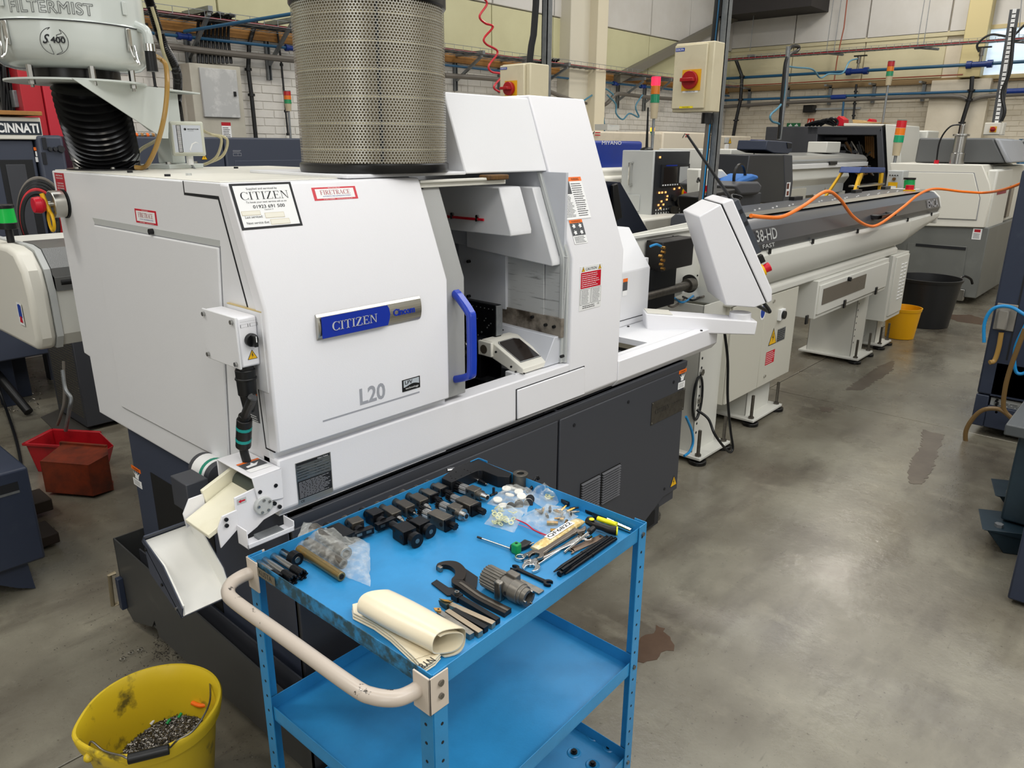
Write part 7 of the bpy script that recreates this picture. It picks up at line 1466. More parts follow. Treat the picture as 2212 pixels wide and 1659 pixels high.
for i in range(6): z = at(10, 110+i*22, y=6.8).z; M().box((at(-30, 100, y=6.8).x, 6.79, z), (at(20, 100, y=6.8).x, 6.82, z+.03)).build('ladder_rung', black, r)
# neighbouring bar feeder with rounded end
yf = 3.25; a = at(60, 540, y=yf); zt3 = at(92, 530, y=yf+.12).z; zb3 = at(60, 766, y=yf).z; xs = at(103, 600, y=yf).x; x0_ = at(66, 663, y=yf).x
nf = thing('neighbour_bar_feeder', 'white round ended bar feeder passing behind the left end of the lathe', 'bar feeder', (1.5, 3.5, 0)); pr_ = [(yf+.03, zb3+.0), (yf, zb3+.05), (yf, zt3-.17), (yf+.02, zt3-.08), (yf+.09, zt3-.012), (yf+.17, zt3), (yf+.6, zt3), (yf+.62, zb3)]
M().prof(pr_, x0_, xs-.003).build('end_cap', cream, nf, bev=.02, bseg=3); M().prof(pr_, xs-.003, xs+.02).build('band', ltgray, nf); M().prof([(y+.006, z-.006 if z > 1 else z+.006) for y, z in pr_], xs+.02, 2.9).build('trough', offw, nf, bev=.004)
zl3 = at(120, 600, y=yf).z; M().prof([(yf-.002, zl3), (yf-.002, zt3-.165), (yf+.018, zt3-.078), (yf+.088, zt3-.008), (yf+.17, zt3+.002), (yf+.3, zt3+.002), (yf+.3, zl3)], xs+.022, 2.9).build('lid', mat('lid_gray', '#6f706f', .3, metal=.3, bump=.3, bscale=300), nf)
p = at(140, 609, y=yf+.004); M().cyl(p-V(.015, 0, 0), p+V(.05, 0, 0), .012, n=12).build('lid_handle', black, nf)
pl = Pl(V(x0_-.003, yf+.16, at(5, 680, x=x0_).z), (0, -1, 0), (0, 0, 1)); m = M(); m.rc(pl, 0, 0, .06, .09, .001, paper).pg(pl, [(.01, .03), (.05, .03), (.05, .08), (.03, .085), (.01, .08)], .0014, inkb).pg(pl, [(.012, .01), (.048, .01), (.04, .035), (.02, .035)], .0018, red); m.build('badge', paper, nf, smooth=False)
for x, y_ in ((1.30, 5.75), (1.42, 5.9)): M().box((x, y_, 0), (x+.09, y_+.09, .9)).build('leg', navy, nf, bev=.004)
p = at(26, 533, y=yf+.3); p.z = zt3; bcn = thing('beacon', 'lit green beacon lamp on the white bar feeder at the left edge', 'beacon', p)
M().cyl(p, p+V(0, 0, .06), .014, n=16).cyl(p+V(0, 0, .055), p+V(0, 0, .08), .036, n=28).build('base', black, bcn, bev=.002); M().cyl(p+V(0, 0, .08), p+V(0, 0, .135), .034, .031, n=28).build('green_lens', glow('beacon_green', '#0f9a3c', .8), bcn); M().cyl(p+V(0, 0, .135), p+V(0, 0, .15), .034, n=28).build('cap', black, bcn, bev=.003)
for i in range(6):
    cc = at(88, 480, y=3.95); r0 = .13+.012*i; cbl('coiled_hose', [cc+V(r0*.55*math.cos(t)+.01*i, .02*i, r0*math.sin(t)) for t in [j*2*PI/16 for j in range(17)]], .009, [cable, redcab, cable, cable, cable, trunk][i], ['innermost loop of the cable coil hung behind the red plunger', 'red loop in the cable coil behind the red plunger', 'third loop of the cable coil behind the red plunger', 'fourth loop of the cable coil behind the red plunger', 'fifth loop of the cable coil behind the red plunger', 'outermost loop, grey, of the cable coil behind the red plunger'][i], 3, 7, 'cable', 'cable coil behind the plunger')
# perforated panel box, loose tubes, bins, floor clutter
pp_ = thing('perforated_cabinet', 'dark grey floor cabinet with a perforated metal side, left of the lathe', 'cabinet', (1.7, 5.1, 0)); ya_, yb_ = 5.35, 4.86; zp = .62
M().box((1.5, yb_, .03), (1.95, ya_, zp)).build('carcass', slate, pp_, bev=.004); m = M(); 
for i in range(24):
    for j in range(30): m.cyl((1.4995, yb_+.03+i*.018, .09+j*.017), (1.4985, yb_+.03+i*.018, .09+j*.017), .0055, n=5)
tag(m.build('perforations', mat('hole_olive', '#5f5947', .6), pp_), kind='stuff')
cbl('loose_tube', [at(135, 800, y=4.3), at(141, 840, y=4.25), at(153, 860, y=4.2), at(150, 885, y=4.2), at(142, 930, y=4.3)], .010, galv, 'bent grey tube hanging in front of the perforated cabinet', 6, 8, 'tube')
cbl('loose_tube', [at(137, 780, y=4.4), at(139, 860, y=4.35), at(132, 895, y=4.35), at(124, 918, y=4.4)], .008, trunk, 'thin dark tube beside the bent grey tube', 6, 8, 'tube')
a, b = at(-8, 806, z=.25), at(62, 890, z=.03); one(M().cyl(a, b, .028, n=20), 'black_tube', black, 'short fat black tube lying on the floor at the left', 'tube', b)
cbl('floor_cable', [at(-10, 820, z=.2), at(12, 880, z=.05), at(32, 940, z=.01), at(43, 985, z=.01), at(46, 1012, z=.01)], .009, cable, 'dark cable running down the floor past the red bin', 6, 8)
mt_ = thing('floor_patch', 'dark grey flat patch on the floor beside the perforated cabinet', 'mat', at(150, 910, z=0)); M().ext([at(x, y, z=.001) for x, y in ((88, 902), (128, 885), (215, 925), (150, 938), (118, 930))], (0, 0, .004)).build('patch_sheet', mat('patch_grey', '#45423d', .7, bump=.4, bscale=80), mt_)  # thin dark grey sheet laid flat on the floor
def bin_(root, T, L, W, H, mt_, cut=True):
    t = .006; ta = .03
    def c(x, y, z): return T @ V(x, y, z)
    B0 = [(-L/2+ta, -W/2+ta*.5, 0), (L/2-ta, -W/2+ta*.5, 0), (L/2-ta, W/2-ta*.5, 0), (-L/2+ta, W/2-ta*.5, 0)]; hc = H*.55 if cut else H
    T0 = [(-L/2, -W/2, H), (L/2-.06, -W/2, H), (L/2-.06, W/2, H), (-L/2, W/2, H)]
    M(T).ext(B0, (0, 0, t)).build('base', mt_, root)
    m = M(T); m.ext([(-L/2+ta, -W/2+ta*.5, 0), (L/2-ta, -W/2+ta*.5, 0), (L/2, -W/2, hc), (L/2-.07, -W/2, H), (-L/2, -W/2, H)], (0, t, 0)); m.build('side_wall', mt_, root, bev=.002)
    m = M(T); m.ext([(-L/2+ta, W/2-ta*.5, 0), (L/2-ta, W/2-ta*.5, 0), (L/2, W/2, hc), (L/2-.07, W/2, H), (-L/2, W/2, H)], (0, -t, 0)); m.build('side_wall', mt_, root, bev=.002)
    M(T).ext([(-L/2+ta, -W/2+ta*.5, 0), (-L/2+ta, W/2-ta*.5, 0), (-L/2, W/2, H), (-L/2, -W/2, H)], (t, 0, 0)).build('back_wall', mt_, root, bev=.002)
    M(T).ext([(L/2-ta, -W/2+ta*.5, 0), (L/2-ta, W/2-ta*.5, 0), (L/2, W/2, hc), (L/2, -W/2, hc)], (-t, 0, 0)).build('front_lip', mt_, root, bev=.002)
    m = M(T)
    for s_ in (-1, 1): m.box((-L/2-.008, s_*(W/2+.004)-.007, H-.012), (L/2-.07, s_*(W/2+.004)+.007, H+.002))
    m.box((-L/2-.012, -W/2-.01, H-.012), (-L/2+.004, W/2+.01, H+.002)); m.build('rim', mt_, root, bev=.002)
# dims from the photo rim points
ra, rb_ = at(50, 962, z=.17), at(112, 932, z=.17); rc2 = at(220, 938, z=.17)
ctr = (ra+rc2)/2; ctr.z = .0; L_ = ((rb_-rc2).length)+.06; W_ = (ra-rb_).length
rbn = thing('storage_bin', 'bright red open fronted plastic bin on the floor left of the lathe', 'bin', ctr, 'plastic bins on the floor'); bin_(rbn, frame((ctr.x+.03, ctr.y, .002), rc2-rb_), L_, W_, .17, redbin)
c2 = at(152, 1075, z=0); dxx = (at(205, 1073, z=0)-at(92, 1063, z=0)); dxx.z = 0; dxx.normalize()
bbn = thing('storage_bin', 'brown plastic bin tipped on its side in front of the red bin', 'bin', c2, 'plastic bins on the floor'); side_d = V(-dxx.y, dxx.x, 0); 
T = Matrix(((dxx.x, 0, side_d.x, c2.x), (dxx.y, 0, side_d.y, c2.y), (0, 1, 0, .105), (0, 0, 0, 1)))
bin_(bbn, T, .33, .20, .20, brownbin)
# navy plinth at the left edge
c = at(100, 1205, z=.13); yN = c.y; xN = c.x; zN = at(52, 1010, y=yN).z
nv = thing('navy_cabinet', 'navy blue machine cabinet corner with a slot, at the lower left edge', 'cabinet', (xN-.4, yN+.4, 0)); M().box((xN-1.4, yN, .13), (xN, yN+.75, zN)).build('body', navy, nv, bev=.01)
a, b = at(-40, 1060, y=yN-.001), at(38, 1040, y=yN-.001); M().box((a.x, yN-.001, b.z-.035), (b.x, yN+.001, b.z)).build('slot_recess', ink, nv); M().box((a.x, yN-.003, b.z-.045), (b.x, yN+.001, b.z-.036)).build('slot_lip', galv, nv)
for k, (x, y, s_) in enumerate(((108, 1090, .09), (120, 1150, .08))): p = at(x, y, z=.05); M().box((p.x-.25, p.y-.05, .02 if k else .04), (p.x, p.y+.12, .07 if k else .1)).build('foot_beam', mat('foot_brown', '#2b211b', .6), nv, bev=.006)
M().ext([(xN-.25, yN+.03, .13), (xN-.06, yN+.03, .13), (xN-.05, yN+.03, .0), (xN-.11, yN+.03, .03)], (0, .5, 0)).build('leg_plate', navy, nv)
# ================================================================== SWARF BUCKET
bc_ = V((at(170, 1590, z=.33).x+at(475, 1470, z=.33).x)/2, (at(330, 1420, z=.33).y+at(320, 1655, z=.33).y)/2, 0)
RB = .165; HB = .33
bk = thing('swarf_bucket', 'dirty yellow bucket half full of grey metal swarf at the lower left', 'bucket', bc_)
m = M(); k = 72; pf = [(0, .003), (RB-.055, .003), (RB-.05, .01), (RB-.014, HB-.05), (RB-.012, HB-.045), (RB-.002, HB-.043), (RB+.003, HB-.02), (RB+.005, HB-.004), (RB+.002, HB), (RB-.004, HB), (RB-.012, HB-.012), (RB-.018, HB-.05), (RB-.055, .012), (0, .012)]
vs = []
for r_, h in pf:
    for j in range(k):
        a = 2*PI*j/k; sp_ = 1+(.075*max(0, math.cos(a-2.9))**24 if h > HB-.06 else 0); vs.append((bc_.x+r_*sp_*math.cos(a), bc_.y+r_*sp_*math.sin(a), h))
m.add(vs, [(i*k+j, i*k+(j+1) % k, (i+1)*k+(j+1) % k, (i+1)*k+j) for i in range(len(pf)-1) for j in range(k)]); m.build('tub', ybuck, bk, ang=45)
hd = ac0 = math.atan2(-bc_.y, -bc_.x); A1_, A2_ = hd-.95+.0, hd+1.35
e1 = V(bc_.x+(RB+.004)*math.cos(.15), bc_.y+(RB+.004)*math.sin(.15), HB-.03); e2 = V(bc_.x+(RB+.004)*math.cos(.15+PI), bc_.y+(RB+.004)*math.sin(.15+PI), HB-.03)
g1, g2 = at(276, 1640, z=HB+.014), at(366, 1618, z=HB+.014)
hw = [e2, at(196, 1602, z=HB+.004), at(225, 1622, z=HB+.004), at(262, 1632, z=HB+.012), g1.lerp(g2, .1), g1.lerp(g2, .9), at(382, 1600, z=HB+.0), at(420, 1575, z=HB+.004), at(452, 1520, z=HB+.006), e1]
M().tube(hw, .0025, 8, k=6).build('wire_handle', steeld, bk); M().cyl(g1, g2, .0125, n=20).build('handle_grip', black, bk, bev=.002)
for e in (e1, e2): M().ball(e, .012, 10).build('handle_ear', ybuck, bk)
def swarf(t, cx, cy, R, h0, seed, n, curl):
    rr = random.Random(seed); m = M(); G_ = 34; vs = []; fs = []
    for i in range(G_+1):
        for j in range(G_):
            r_ = R*i/G_; a = 2*PI*j/G_; x, y = cx+r_*math.cos(a), cy+r_*math.sin(a); z = h0(x, y)+.008*noise.noise(V(x*40, y*40, seed)); vs.append((x, y, z))
    fs = [(i*G_+j, i*G_+(j+1) % G_, (i+1)*G_+(j+1) % G_, (i+1)*G_+j) for i in range(G_) for j in range(G_)]
    m.add(vs, fs); tag(m.build('swarf_mass', mat('swarf_dark', '#2b2a28', .55, metal=.5, nz=('#8b877f', .8, .5, .64), nscale=160, bump=1., bscale=300), t), kind='stuff')
    m = M()
    for _ in range(n):
        r_ = R*math.sqrt(rr.random())*.97; a = rr.random()*2*PI; x, y = cx+r_*math.cos(a), cy+r_*math.sin(a); z = h0(x, y)+.008*noise.noise(V(x*40, y*40, seed))+rr.uniform(0, .004)
        d = V(rr.gauss(0, 1), rr.gauss(0, 1), rr.gauss(0, .6)).normalized(); l = rr.uniform(.002, curl); u = d.orthogonal().normalized()*rr.uniform(.0006, .0014); p = V(x, y, z); b_ = u.cross(d)*l*.4
        m.add([p-u, p+u, p+d*l*.5+u+b_, p+d*l*.5-u+b_, p+d*l+u, p+d*l-u], [(0, 1, 2, 3), (3, 2, 4, 5)])
    tag(m.build('swarf_chips', mat('swarf_bright', '#6e6a64', .3, metal=.9), t, smooth=False), kind='stuff')
def hs_(x, y): return .165+.05*((x-bc_.x)*.9+(y-bc_.y)*.15)/RB-.02*(((x-bc_.x)**2+(y-bc_.y)**2)/RB**2)
swarf(bk, bc_.x, bc_.y, RB-.034, hs_, 3, 15000, .008)
for (px, py, c_, lab) in ((330, 1562, paper, 'white plastic plug lying on the swarf'), (366, 1567, green, 'left green plastic plug lying on the swarf'), (391, 1557, green, 'right green plastic plug lying on the swarf')):
    p = at(px, py, z=.175); p.z = hs_(p.x, p.y)+.008; one(M().cyl(p-V(.006, 0, .002), p+V(.006, .004, .004), .004, n=12), 'plastic_plug', c_, lab, 'plug', p, 'plastic plugs in the swarf')
cbl('orange_tube', [at(415, 1518, z=.228), at(432, 1524, z=.228), at(450, 1522, z=.232)], .006, orange, 'short bright orange tube inside the swarf bucket', 5, 10, 'tube')
# chips strewn on the floor
m = M(); rr = random.Random(5)
def strew(px0, px1, py0, py1, n, s0, s1):
    for _ in range(n):
        p = at(rr.uniform(px0, px1), rr.uniform(py0, py1), z=.0015); d = V(rr.gauss(0, 1), rr.gauss(0, 1), rr.uniform(0, .6)).normalized(); l = rr.uniform(s0, s1); u = d.orthogonal().normalized()*l*.2; m.add([p-u, p+u, p+d*l+u*.4+V(0, 0, l*.2), p+d*l-u*.4], [(0, 1, 2, 3)])
strew(330, 400, 1370, 1430, 260, .002, .008); strew(230, 380, 1380, 1480, 140, .001, .006); strew(100, 300, 1240, 1420, 90, .001, .005); strew(120, 300, 1120, 1300, 60, .001, .006)
tag(m.build('floor_swarf', mat('swarf_floor', '#3b3733', .4, metal=.6), base, smooth=False), kind='stuff')
m = M(); rr = random.Random(8); strew(2030, 2090, 960, 1110, 420, .001, .005); strew(2050, 2150, 1050, 1200, 200, .001, .004); strew(470, 560, 1500, 1650, 120, .001, .005); strew(0, 90, 800, 900, 160, .002, .02)
tag(m.build('floor_swarf', MT['swarf_bright'], base, smooth=False), kind='stuff')
for i, (px, py) in enumerate(((300, 1410), (280, 1416), (262, 1430), (110, 1145+0))):
    p = at(px, py, z=.006); pts = [p+V(.008*math.cos(t*2.2)+.003*t, .002*t, .006+.006*math.sin(t*2.2)) for t in [j*.35 for j in range(16)]]
    one(M().tube(pts, .0011, 5), 'metal_curl', steeld, ['largest metal curl on the floor beside the yellow bucket', 'second metal curl on the floor beside the yellow bucket', 'dark metal curl on the floor above the yellow bucket', 'small metal ring on the floor by the navy cabinet'][i], 'metal curl', p, 'metal curls on the floor')
# ================================================================== RIGHT BACKGROUND
def L1(r, nm, m_, y0, y1, c0, c1, bev=.008, **k): return bxp(M(), c0, c1, y0, y1-y0).build(nm, m_, r, bev=bev, **k)
# turning centre with operator panel behind the rear cover
ya = 3.75
tc_ = thing('turning_centre', 'white turning centre with tall operator panel and blue top box behind the lathe', 'machine', (7.2, 4.6, 0))
a, b = at(1416, 325, y=ya), at(1480, 463, y=ya); pw_ = b.x-a.x; z1_ = a.z; z0_ = at(1410, 475, y=ya).z
pn = M().box((a.x-.02, ya, z0_), (b.x, ya+.34, z1_)).build('operator_panel', ltgray, tc_, bev=.008)
M().box((a.x, ya-.006, z0_+.01), (b.x-.005, ya, z1_-.01)).build('panel_face', mat('face_dark', '#2a2c30', .4), pn)
pl = Pl((a.x, ya-.007, z0_), (1, 0, 0), (0, 0, 1)); W_, H_ = pw_, z1_-z0_
M().bx(pl, W_*.16, H_*.48, W_*.98, H_*.80, 0, .012).build('screen_frame', mat('frame_dark', '#202226', .4), pn); m = M(); m.rc(pl, W_*.22, H_*.52, W_*.62, H_*.76, .0125, glassd).rc(pl, W_*.28, H_*.775, W_*.6, H_*.79, .0125, logob).rc(pl, W_*.68, H_*.52, W_*.94, H_*.76, .0125, ltgray)
for i in range(7): m.rc(pl, W_*(.2+i*.07), H_*.49, W_*(.24+i*.07), H_*.51, .0125, paper)
m.build('screen', glassd, pn, smooth=False)
m = M(); gl_ = glow('key_orange', '#ffb066', 2.2)
for (x, y) in ((.08, .89), (.12, .38), (.2, .38), (.3, .38), (.55, .42), (.7, .43), (.36, .32), (.35, .27), (.2, .25), (.12, .2), (.26, .2), (.18, .15)): m.rc(pl, W_*x, H_*y, W_*(x+.05), H_*(y+.028), .006, gl_)
m.build('lit_keys', gl_, pn, smooth=False); m = M()
for i in range(6):
    for j in range(3): m.rc(pl, W_*(.06+i*.075), H_*(.03+j*.05), W_*(.1+i*.075), H_*(.055+j*.05), .006, ltgray)
for i in range(4):
    for j in range(5): m.rc(pl, W_*(.76+i*.055), H_*(.05+j*.06), W_*(.79+i*.055), H_*(.075+j*.06), .006, ltgray)
m.build('keys', ltgray, pn, smooth=False)
for x, y, r_ in ((.55, .3, .03), (.7, .24, .045), (.5, .13, .035)): M().cyl(pl.p(W_*x, H_*y, 0), pl.p(W_*x, H_*y, .03), r_, n=18).build('dial', black, pn)
M().cyl(pl.p(W_*.9, H_*.36, 0), pl.p(W_*.9, H_*.36, .015), .05, n=20).build('estop_collar', yellow, pn); M().cyl(pl.p(W_*.9, H_*.36, .015), pl.p(W_*.9, H_*.36, .06), .034, n=20).build('estop_button', red, pn)
ps = Pl((a.x-.021, ya+.30, z0_), (0, -1, 0), (0, 0, 1)); M().tube([ps.p(.08, H_*.82, 0), ps.p(.08, H_*.82, .05), ps.p(.08, H_*.5, .05), ps.p(.08, H_*.5, 0)], .011, 8).build('grab_rail', chrome, pn); M().bx(ps, .03, H_*.12, .18, H_*.36, 0, .01).build('door_flap', ltgray, pn, bev=.003)
L1(tc_, 'blue_top_box', bluebox, 4.4, 5.1, (1240, 303), (1386, 366), .03, bseg=3)
p_ = Pl(at(1300, 310, y=4.398)+V(.0, 0, -.0), (1, 0, 0), (0, 0, 1)); m = M(); m.text(p_, 'MIYANO', 0, -.01, .33, .035, .002, paper); m.build('lettering', paper, tc_, smooth=False)
L1(tc_, 'upper_cover', cream, 4.25, 5.2, (1230, 366), (1480, 392), .03); zc_ = at(1400, 392, y=4.25).z
L1(tc_, 'front_cover', cream, 4.2, 5.2, (1240, 384), (1480, 560), .03)
wq = [at(x, y, y=3.39) for x, y in ((1285, 390), (1340, 393), (1400, 498), (1382, 520), (1300, 520))]; M().ext(wq, (0, .012, 0)).build('door_window', mat('win_navy', '#1b2232', .25), tc_, bev=.004)
M().ext([at(x, y, y=3.35) for x, y in ((1325, 400), (1335, 396), (1345, 470), (1328, 478))], (0, .03, 0)).build('door_handle', black, tc_, bev=.006)
L1(tc_, 'chip_ledge', cream, 3.55, 4.2, (1392, 474), (1476, 500), .02); M().box((at(1392, 480, y=4.2).x, 4.0, .0), (at(1476, 480, y=4.2).x+.5, 5.0, 1.0)).build('plinth', mat('plinth_dark', '#3d3e3c', .5), tc_, bev=.01)
p = at(1408, 326, y=3.95); p.z = z1_+.0; tower(p, .36, .042, ['#12805a', '#c8701c', '#ff2440'], 'signal tower with lit red lens in front of the brick side wall', pole=.28, lit=2)
p = at(1407, 320, y=5.6); tower(p, .16, .03, ['#1f7a55', '#ffb028'], 'small distant signal tower with lit amber lens', pole=.1, lit=1)
c = at(1397, 322, y=3.9); c.z = z1_; t = thing('antenna', 'thin black antenna standing on the operator panel', 'antenna', c); M().tube([c, at(1400, 232, y=3.9)], lambda s_: .014-.007*s_, 8).build('rod', black, t); M().ball(c+V(0, 0, .005), .06, 14, sz=.4).build('magnet_base', black, t)
# big beige machine along the side wall
bg = thing('beige_machine', 'large beige enclosed machine standing along the side wall behind the blue box', 'machine', (9.5, 6.0, 0)); yb = 5.6
m = M(); bxp(m, (1225, 281), (1432, 420), yb, 1.0); m.build('left_enclosure', beige, bg, bev=.02); bxp(M(), (1433, 284), (1530, 420), yb-.02, 1.0).build('right_enclosure', mat('beige_light', '#d8cfbd', .5), bg, bev=.02)
b2_ = bxp(M(), (1532, 292), (1606, 470), yb-.1, 1.1).build('end_cabinet', beige, bg, bev=.02); L1(bg, 'cap', MT['beige_light'], yb-.1, yb+.5, (1535, 288), (1557, 293), .01)
M().box((at(1262, 400, y=yb).x, yb-.02, .0), (at(1606, 400, y=yb).x, yb+.8, 1.2)).build('lower_body', beige, bg, bev=.01)
for px, py in ((1285, 287), (1480, 290)): p_ = Pl(at(px, py+6, y=yb-.022), (1, 0, 0), (0, 0, 1)); m = M(); m.rc(p_, 0, 0, .11, .012, .001, redm).rc(p_, 0, .03, .11, .042, .001, redm).pg(p_, [(-.08, -.01), (-.06, -.01), (0, .05), (-.02, .05)], .001, ink); m.build('emblem', redm, bg, smooth=False)
for k, (py, c_) in enumerate(((303, ltgray), (317, paper), (335, black), (355, black))): p_ = at(1567, py, y=yb-.12); M().box((p_.x, yb-.125, p_.z-.04), (p_.x+.1, yb-.1, p_.z+.04)).build('wall_switch', c_, bg, bev=.003)
p_ = Pl(at(1573, 310, y=yb-.12), (1, 0, 0), (0, 0, 1)); m = M(); tri(m, p_, 0, 0, .1, .002); m.build('hazard_triangle', yellow, bg, smooth=False)
M().ext([at(x, y, y=5.9) for x, y in ((1312, 281), (1312, 268), (1322, 275), (1338, 270), (1338, 281))], (0, .2, 0)).build('grey_bracket', ltgray, bg)
# white machine with blue sign and black hand unit
wm = thing('white_machine', 'white machine cover with blue sign and black rail, left of the dark cabinet', 'machine', (6.2, 3.2, 0)); yw = 2.95
q = [at(x, y, y=yw) for x, y in ((1512, 364), (1562, 366), (1573, 378), (1618, 470), (1600, 520), (1512, 520))]; M().ext(q, (0, .12, 0)).build('cover', offw, wm, bev=.015)
q = [at(x, y, y=yw-.004) for x, y in ((1538, 386), (1556, 385), (1566, 408), (1547, 410))]; sg = M().ext(q, (0, .005, 0)).build('blue_sign', inkb, wm)
M().ext([q[3].lerp(q[0], .4)+V(.02, -.001, 0), q[2].lerp(q[1], .4)+V(-.02, -.001, 0), q[2].lerp(q[1], .55)+V(-.02, -.001, 0), q[3].lerp(q[0], .55)+V(.02, -.001, 0)], (0, -.001, 0)).build('sign_lettering', paper, sg)
M().tube([at(1507, 392, y=yw), at(1512, 388, y=yw-.08), at(1530, 425, y=yw-.08), at(1533, 440, y=yw)], .012, 8, k=3).build('rail', black, wm)
hu = thing('hand_unit', 'black pulse hand unit with red stop button behind the pendant', 'hand unit', at(1525, 450, y=2.45)); q = [at(x, y, y=2.45) for x, y in ((1508, 425), (1520, 420), (1590, 408), (1585, 425), (1530, 470), (1512, 466))]; M().ext(q, (0, .15, 0)).build('housing', black, hu, bev=.01)
p = at(1532, 421, y=2.5); M().cyl(p, p+V(0, 0, .02), .045, n=18).build('estop_collar', yellow, hu); M().cyl(p+V(0, 0, .02), p+V(0, 0, .06), .032, n=18).build('estop_button', red, hu)
# dark cabinet machine with navy monitor and blue cloth bench
yd = 2.95
dc = thing('dark_control_cabinet', 'dark slate control cabinet with side sticker in front of the silver bar feeder', 'cabinet', (7.6, 3.1, 0))
q = [at(x, y, y=yd) for x, y in ((1620, 334), (1694, 334), (1696, 415), (1690, 441), (1605, 437), (1611, 395))]; M().ext(q, (0, .35, 0)).build('housing', mat('cab_dark', '#25272c', .4), dc, bev=.01)
q = [at(x, y, y=yd-.004) for x, y in ((1694, 334), (1712, 335), (1713, 395), (1707, 440), (1690, 441), (1696, 415))]; M().ext(q, (0, .33, 0)).build('front_face', slate, dc, bev=.006)
p_ = Pl(at(1696, 425, y=yd-.006), (1, 0, 0), (0, 0, 1)); m = M(); m.rc(p_, 0, 0, .09, .13, .001, paper).rc(p_, .01, .07, .06, .12, .002, brownbin).rc(p_, .02, .01, .07, .05, .002, brownbin); m.build('sticker', paper, dc, smooth=False)
M().cyl((at(1660, 440, y=yd).x, yd+.2, 0), (at(1660, 440, y=yd).x, yd+.2, at(1660, 437, y=yd).z), .05, n=14).build('stand_pole', slate, dc)
mn = thing('navy_monitor', 'navy blue monitor hood standing on the dark control cabinet', 'monitor', at(1680, 330, y=yd+.05)); q = [at(x, y, y=yd+.05) for x, y in ((1658, 303), (1700, 306), (1712, 308), (1711, 327), (1703, 333), (1672, 331), (1654, 324))]; M().ext(q, (0, .28, 0)).build('hood', navy, mn, bev=.008)
M().ext([at(x, y, y=yd+.045) for x, y in ((1700, 308), (1711, 310), (1710, 320), (1702, 321))], (0, .004, 0)).build('side_vent', ink, mn)
wb_ = thing('equipment_bench', 'dark grey covered equipment bench with a round crank beside the dark cabinet', 'bench', (7, 3, 0)); q = [at(x, y, y=2.75) for x, y in ((1586, 402), (1600, 392), (1640, 392), (1648, 402), (1640, 420), (1600, 422))]; M().ext(q, (0, .5, 0)).build('padded_top', mat('pad_grey', '#4b4c50', .5), wb_, bev=.02)
L1(wb_, 'bench_body', mat('bench_dark', '#3a3b3f', .5), 2.8, 3.2, (1600, 420), (1640, 470), .01); M().lathe(at(1600, 382, y=2.8), [(.09, 0), (.105, 0), (.105, .02), (.09, .02), (.09, 0)], 28, d=(0, 1, 0)).build('crank_ring', black, wb_)
q = [at(x, y, y=2.77) for x, y in ((1592, 398), (1602, 386), (1615, 381), (1628, 376), (1638, 379), (1641, 386), (1630, 391), (1612, 396))]; one(M().ext(q, (0, .22, 0)), 'blue_cloth', mat('cloth_blue', '#3a6fb4', .8, bump=1., bscale=20), 'crumpled blue cloth lying on the dark equipment bench', 'cloth', q[0], bev=.02)
# silver lidded bar feeder
ys = 3.5
sf = thing('silver_bar_feeder', 'silver lidded bar feeder behind the orange hose, left of the stepladder', 'bar feeder', (9, 3.8, 0))
xa_, xb_ = at(1600, 340, y=ys).x, at(1874, 350, y=ys).x; zA, zB, zC = at(1800, 336, y=ys).z, at(1800, 352, y=ys).z, at(1800, 362, y=ys).z
M().prof([(ys, zB), (ys, zA-.05), (ys+.05, zA), (ys+.45, zA+.03), (ys+.7, zA), (ys+.7, zB)], xa_, xb_).build('lid', mat('lid_silver', '#a3a4a3', .3, metal=.5), sf, bev=.02, bseg=3)
M().box((xa_, ys-.01, zC), (xb_, ys+.7, zB)).build('edge_strip', paper, sf, bev=.004)
z2 = at(1800, 400, y=ys).z; M().prof([(ys+.04, zC), (ys, zC-.12), (ys+.06, z2), (ys+.6, z2), (ys+.6, zC)], xa_, at(1835, 380, y=ys).x).build('trough', offw, sf, bev=.01)
L1(sf, 'beam', ltgray, ys+.05, ys+.5, (1600, 402), (1820, 414), .006); L1(sf, 'cabinet', cbm, ys+.02, ys+.5, (1655, 414), (1735, 470), .006); L1(sf, 'leg', offw, ys+.1, ys+.5, (1805, 414), (1818, 470), .006)
p = at(1798, 352, y=ys-.01); M().box((p.x-.12, ys-.03, p.z-.02), (p.x+.12, ys-.005, p.z+.02)).build('lid_handle', black, sf, bev=.004)
p_ = Pl(at(1776, 424, y=ys), (1, 0, 0), (0, 0, 1)); m = M(); tri(m, p_, 0, 0, .12, .002); m.build('hazard_triangle', yellow, sf, smooth=False)
for x in (xa_+.6, xb_-1.2): M().box((x, ys+.15, 0), (x+.12, ys+.4, z2+.02)).build('leg', offw, sf)
L1(sf, 'end_plate', offw, ys-.05, ys+.75, (1580, 322), (1625, 365), .01)
L1(sf, 'control_box', offw, ys+.2, ys+.45, (1788, 306), (1814, 330), .01)
p = at(1627, 321, y=ys+.1); t = thing('beacon', 'small unlit green beacon left of the navy monitor', 'beacon', p-V(0, 0, .1)); M().cyl(p-V(0, 0, .1), p-V(0, 0, .02), .02, n=10).build('stem', black, t); M().cyl(p-V(0, 0, .02), p+V(0, 0, .07), .042, n=16).build('green_lens', mat('lens_dark_green', '#1c5a35', .3), t); M().cyl(p+V(0, 0, .07), p+V(0, 0, .085), .044, n=16).build('cap', black, t)
one(M().lathe(at(1785, 440, y=3.3)-V(0, 0, .16), [(.0, 0), (.12, 0), (.15, .26), (.155, .26), (.14, .02), (0, .02)], 24), 'white_bucket', offw, 'white bucket under the silver bar feeder', 'bucket', at(1785, 440, y=3.3)-V(0, 0, .16))
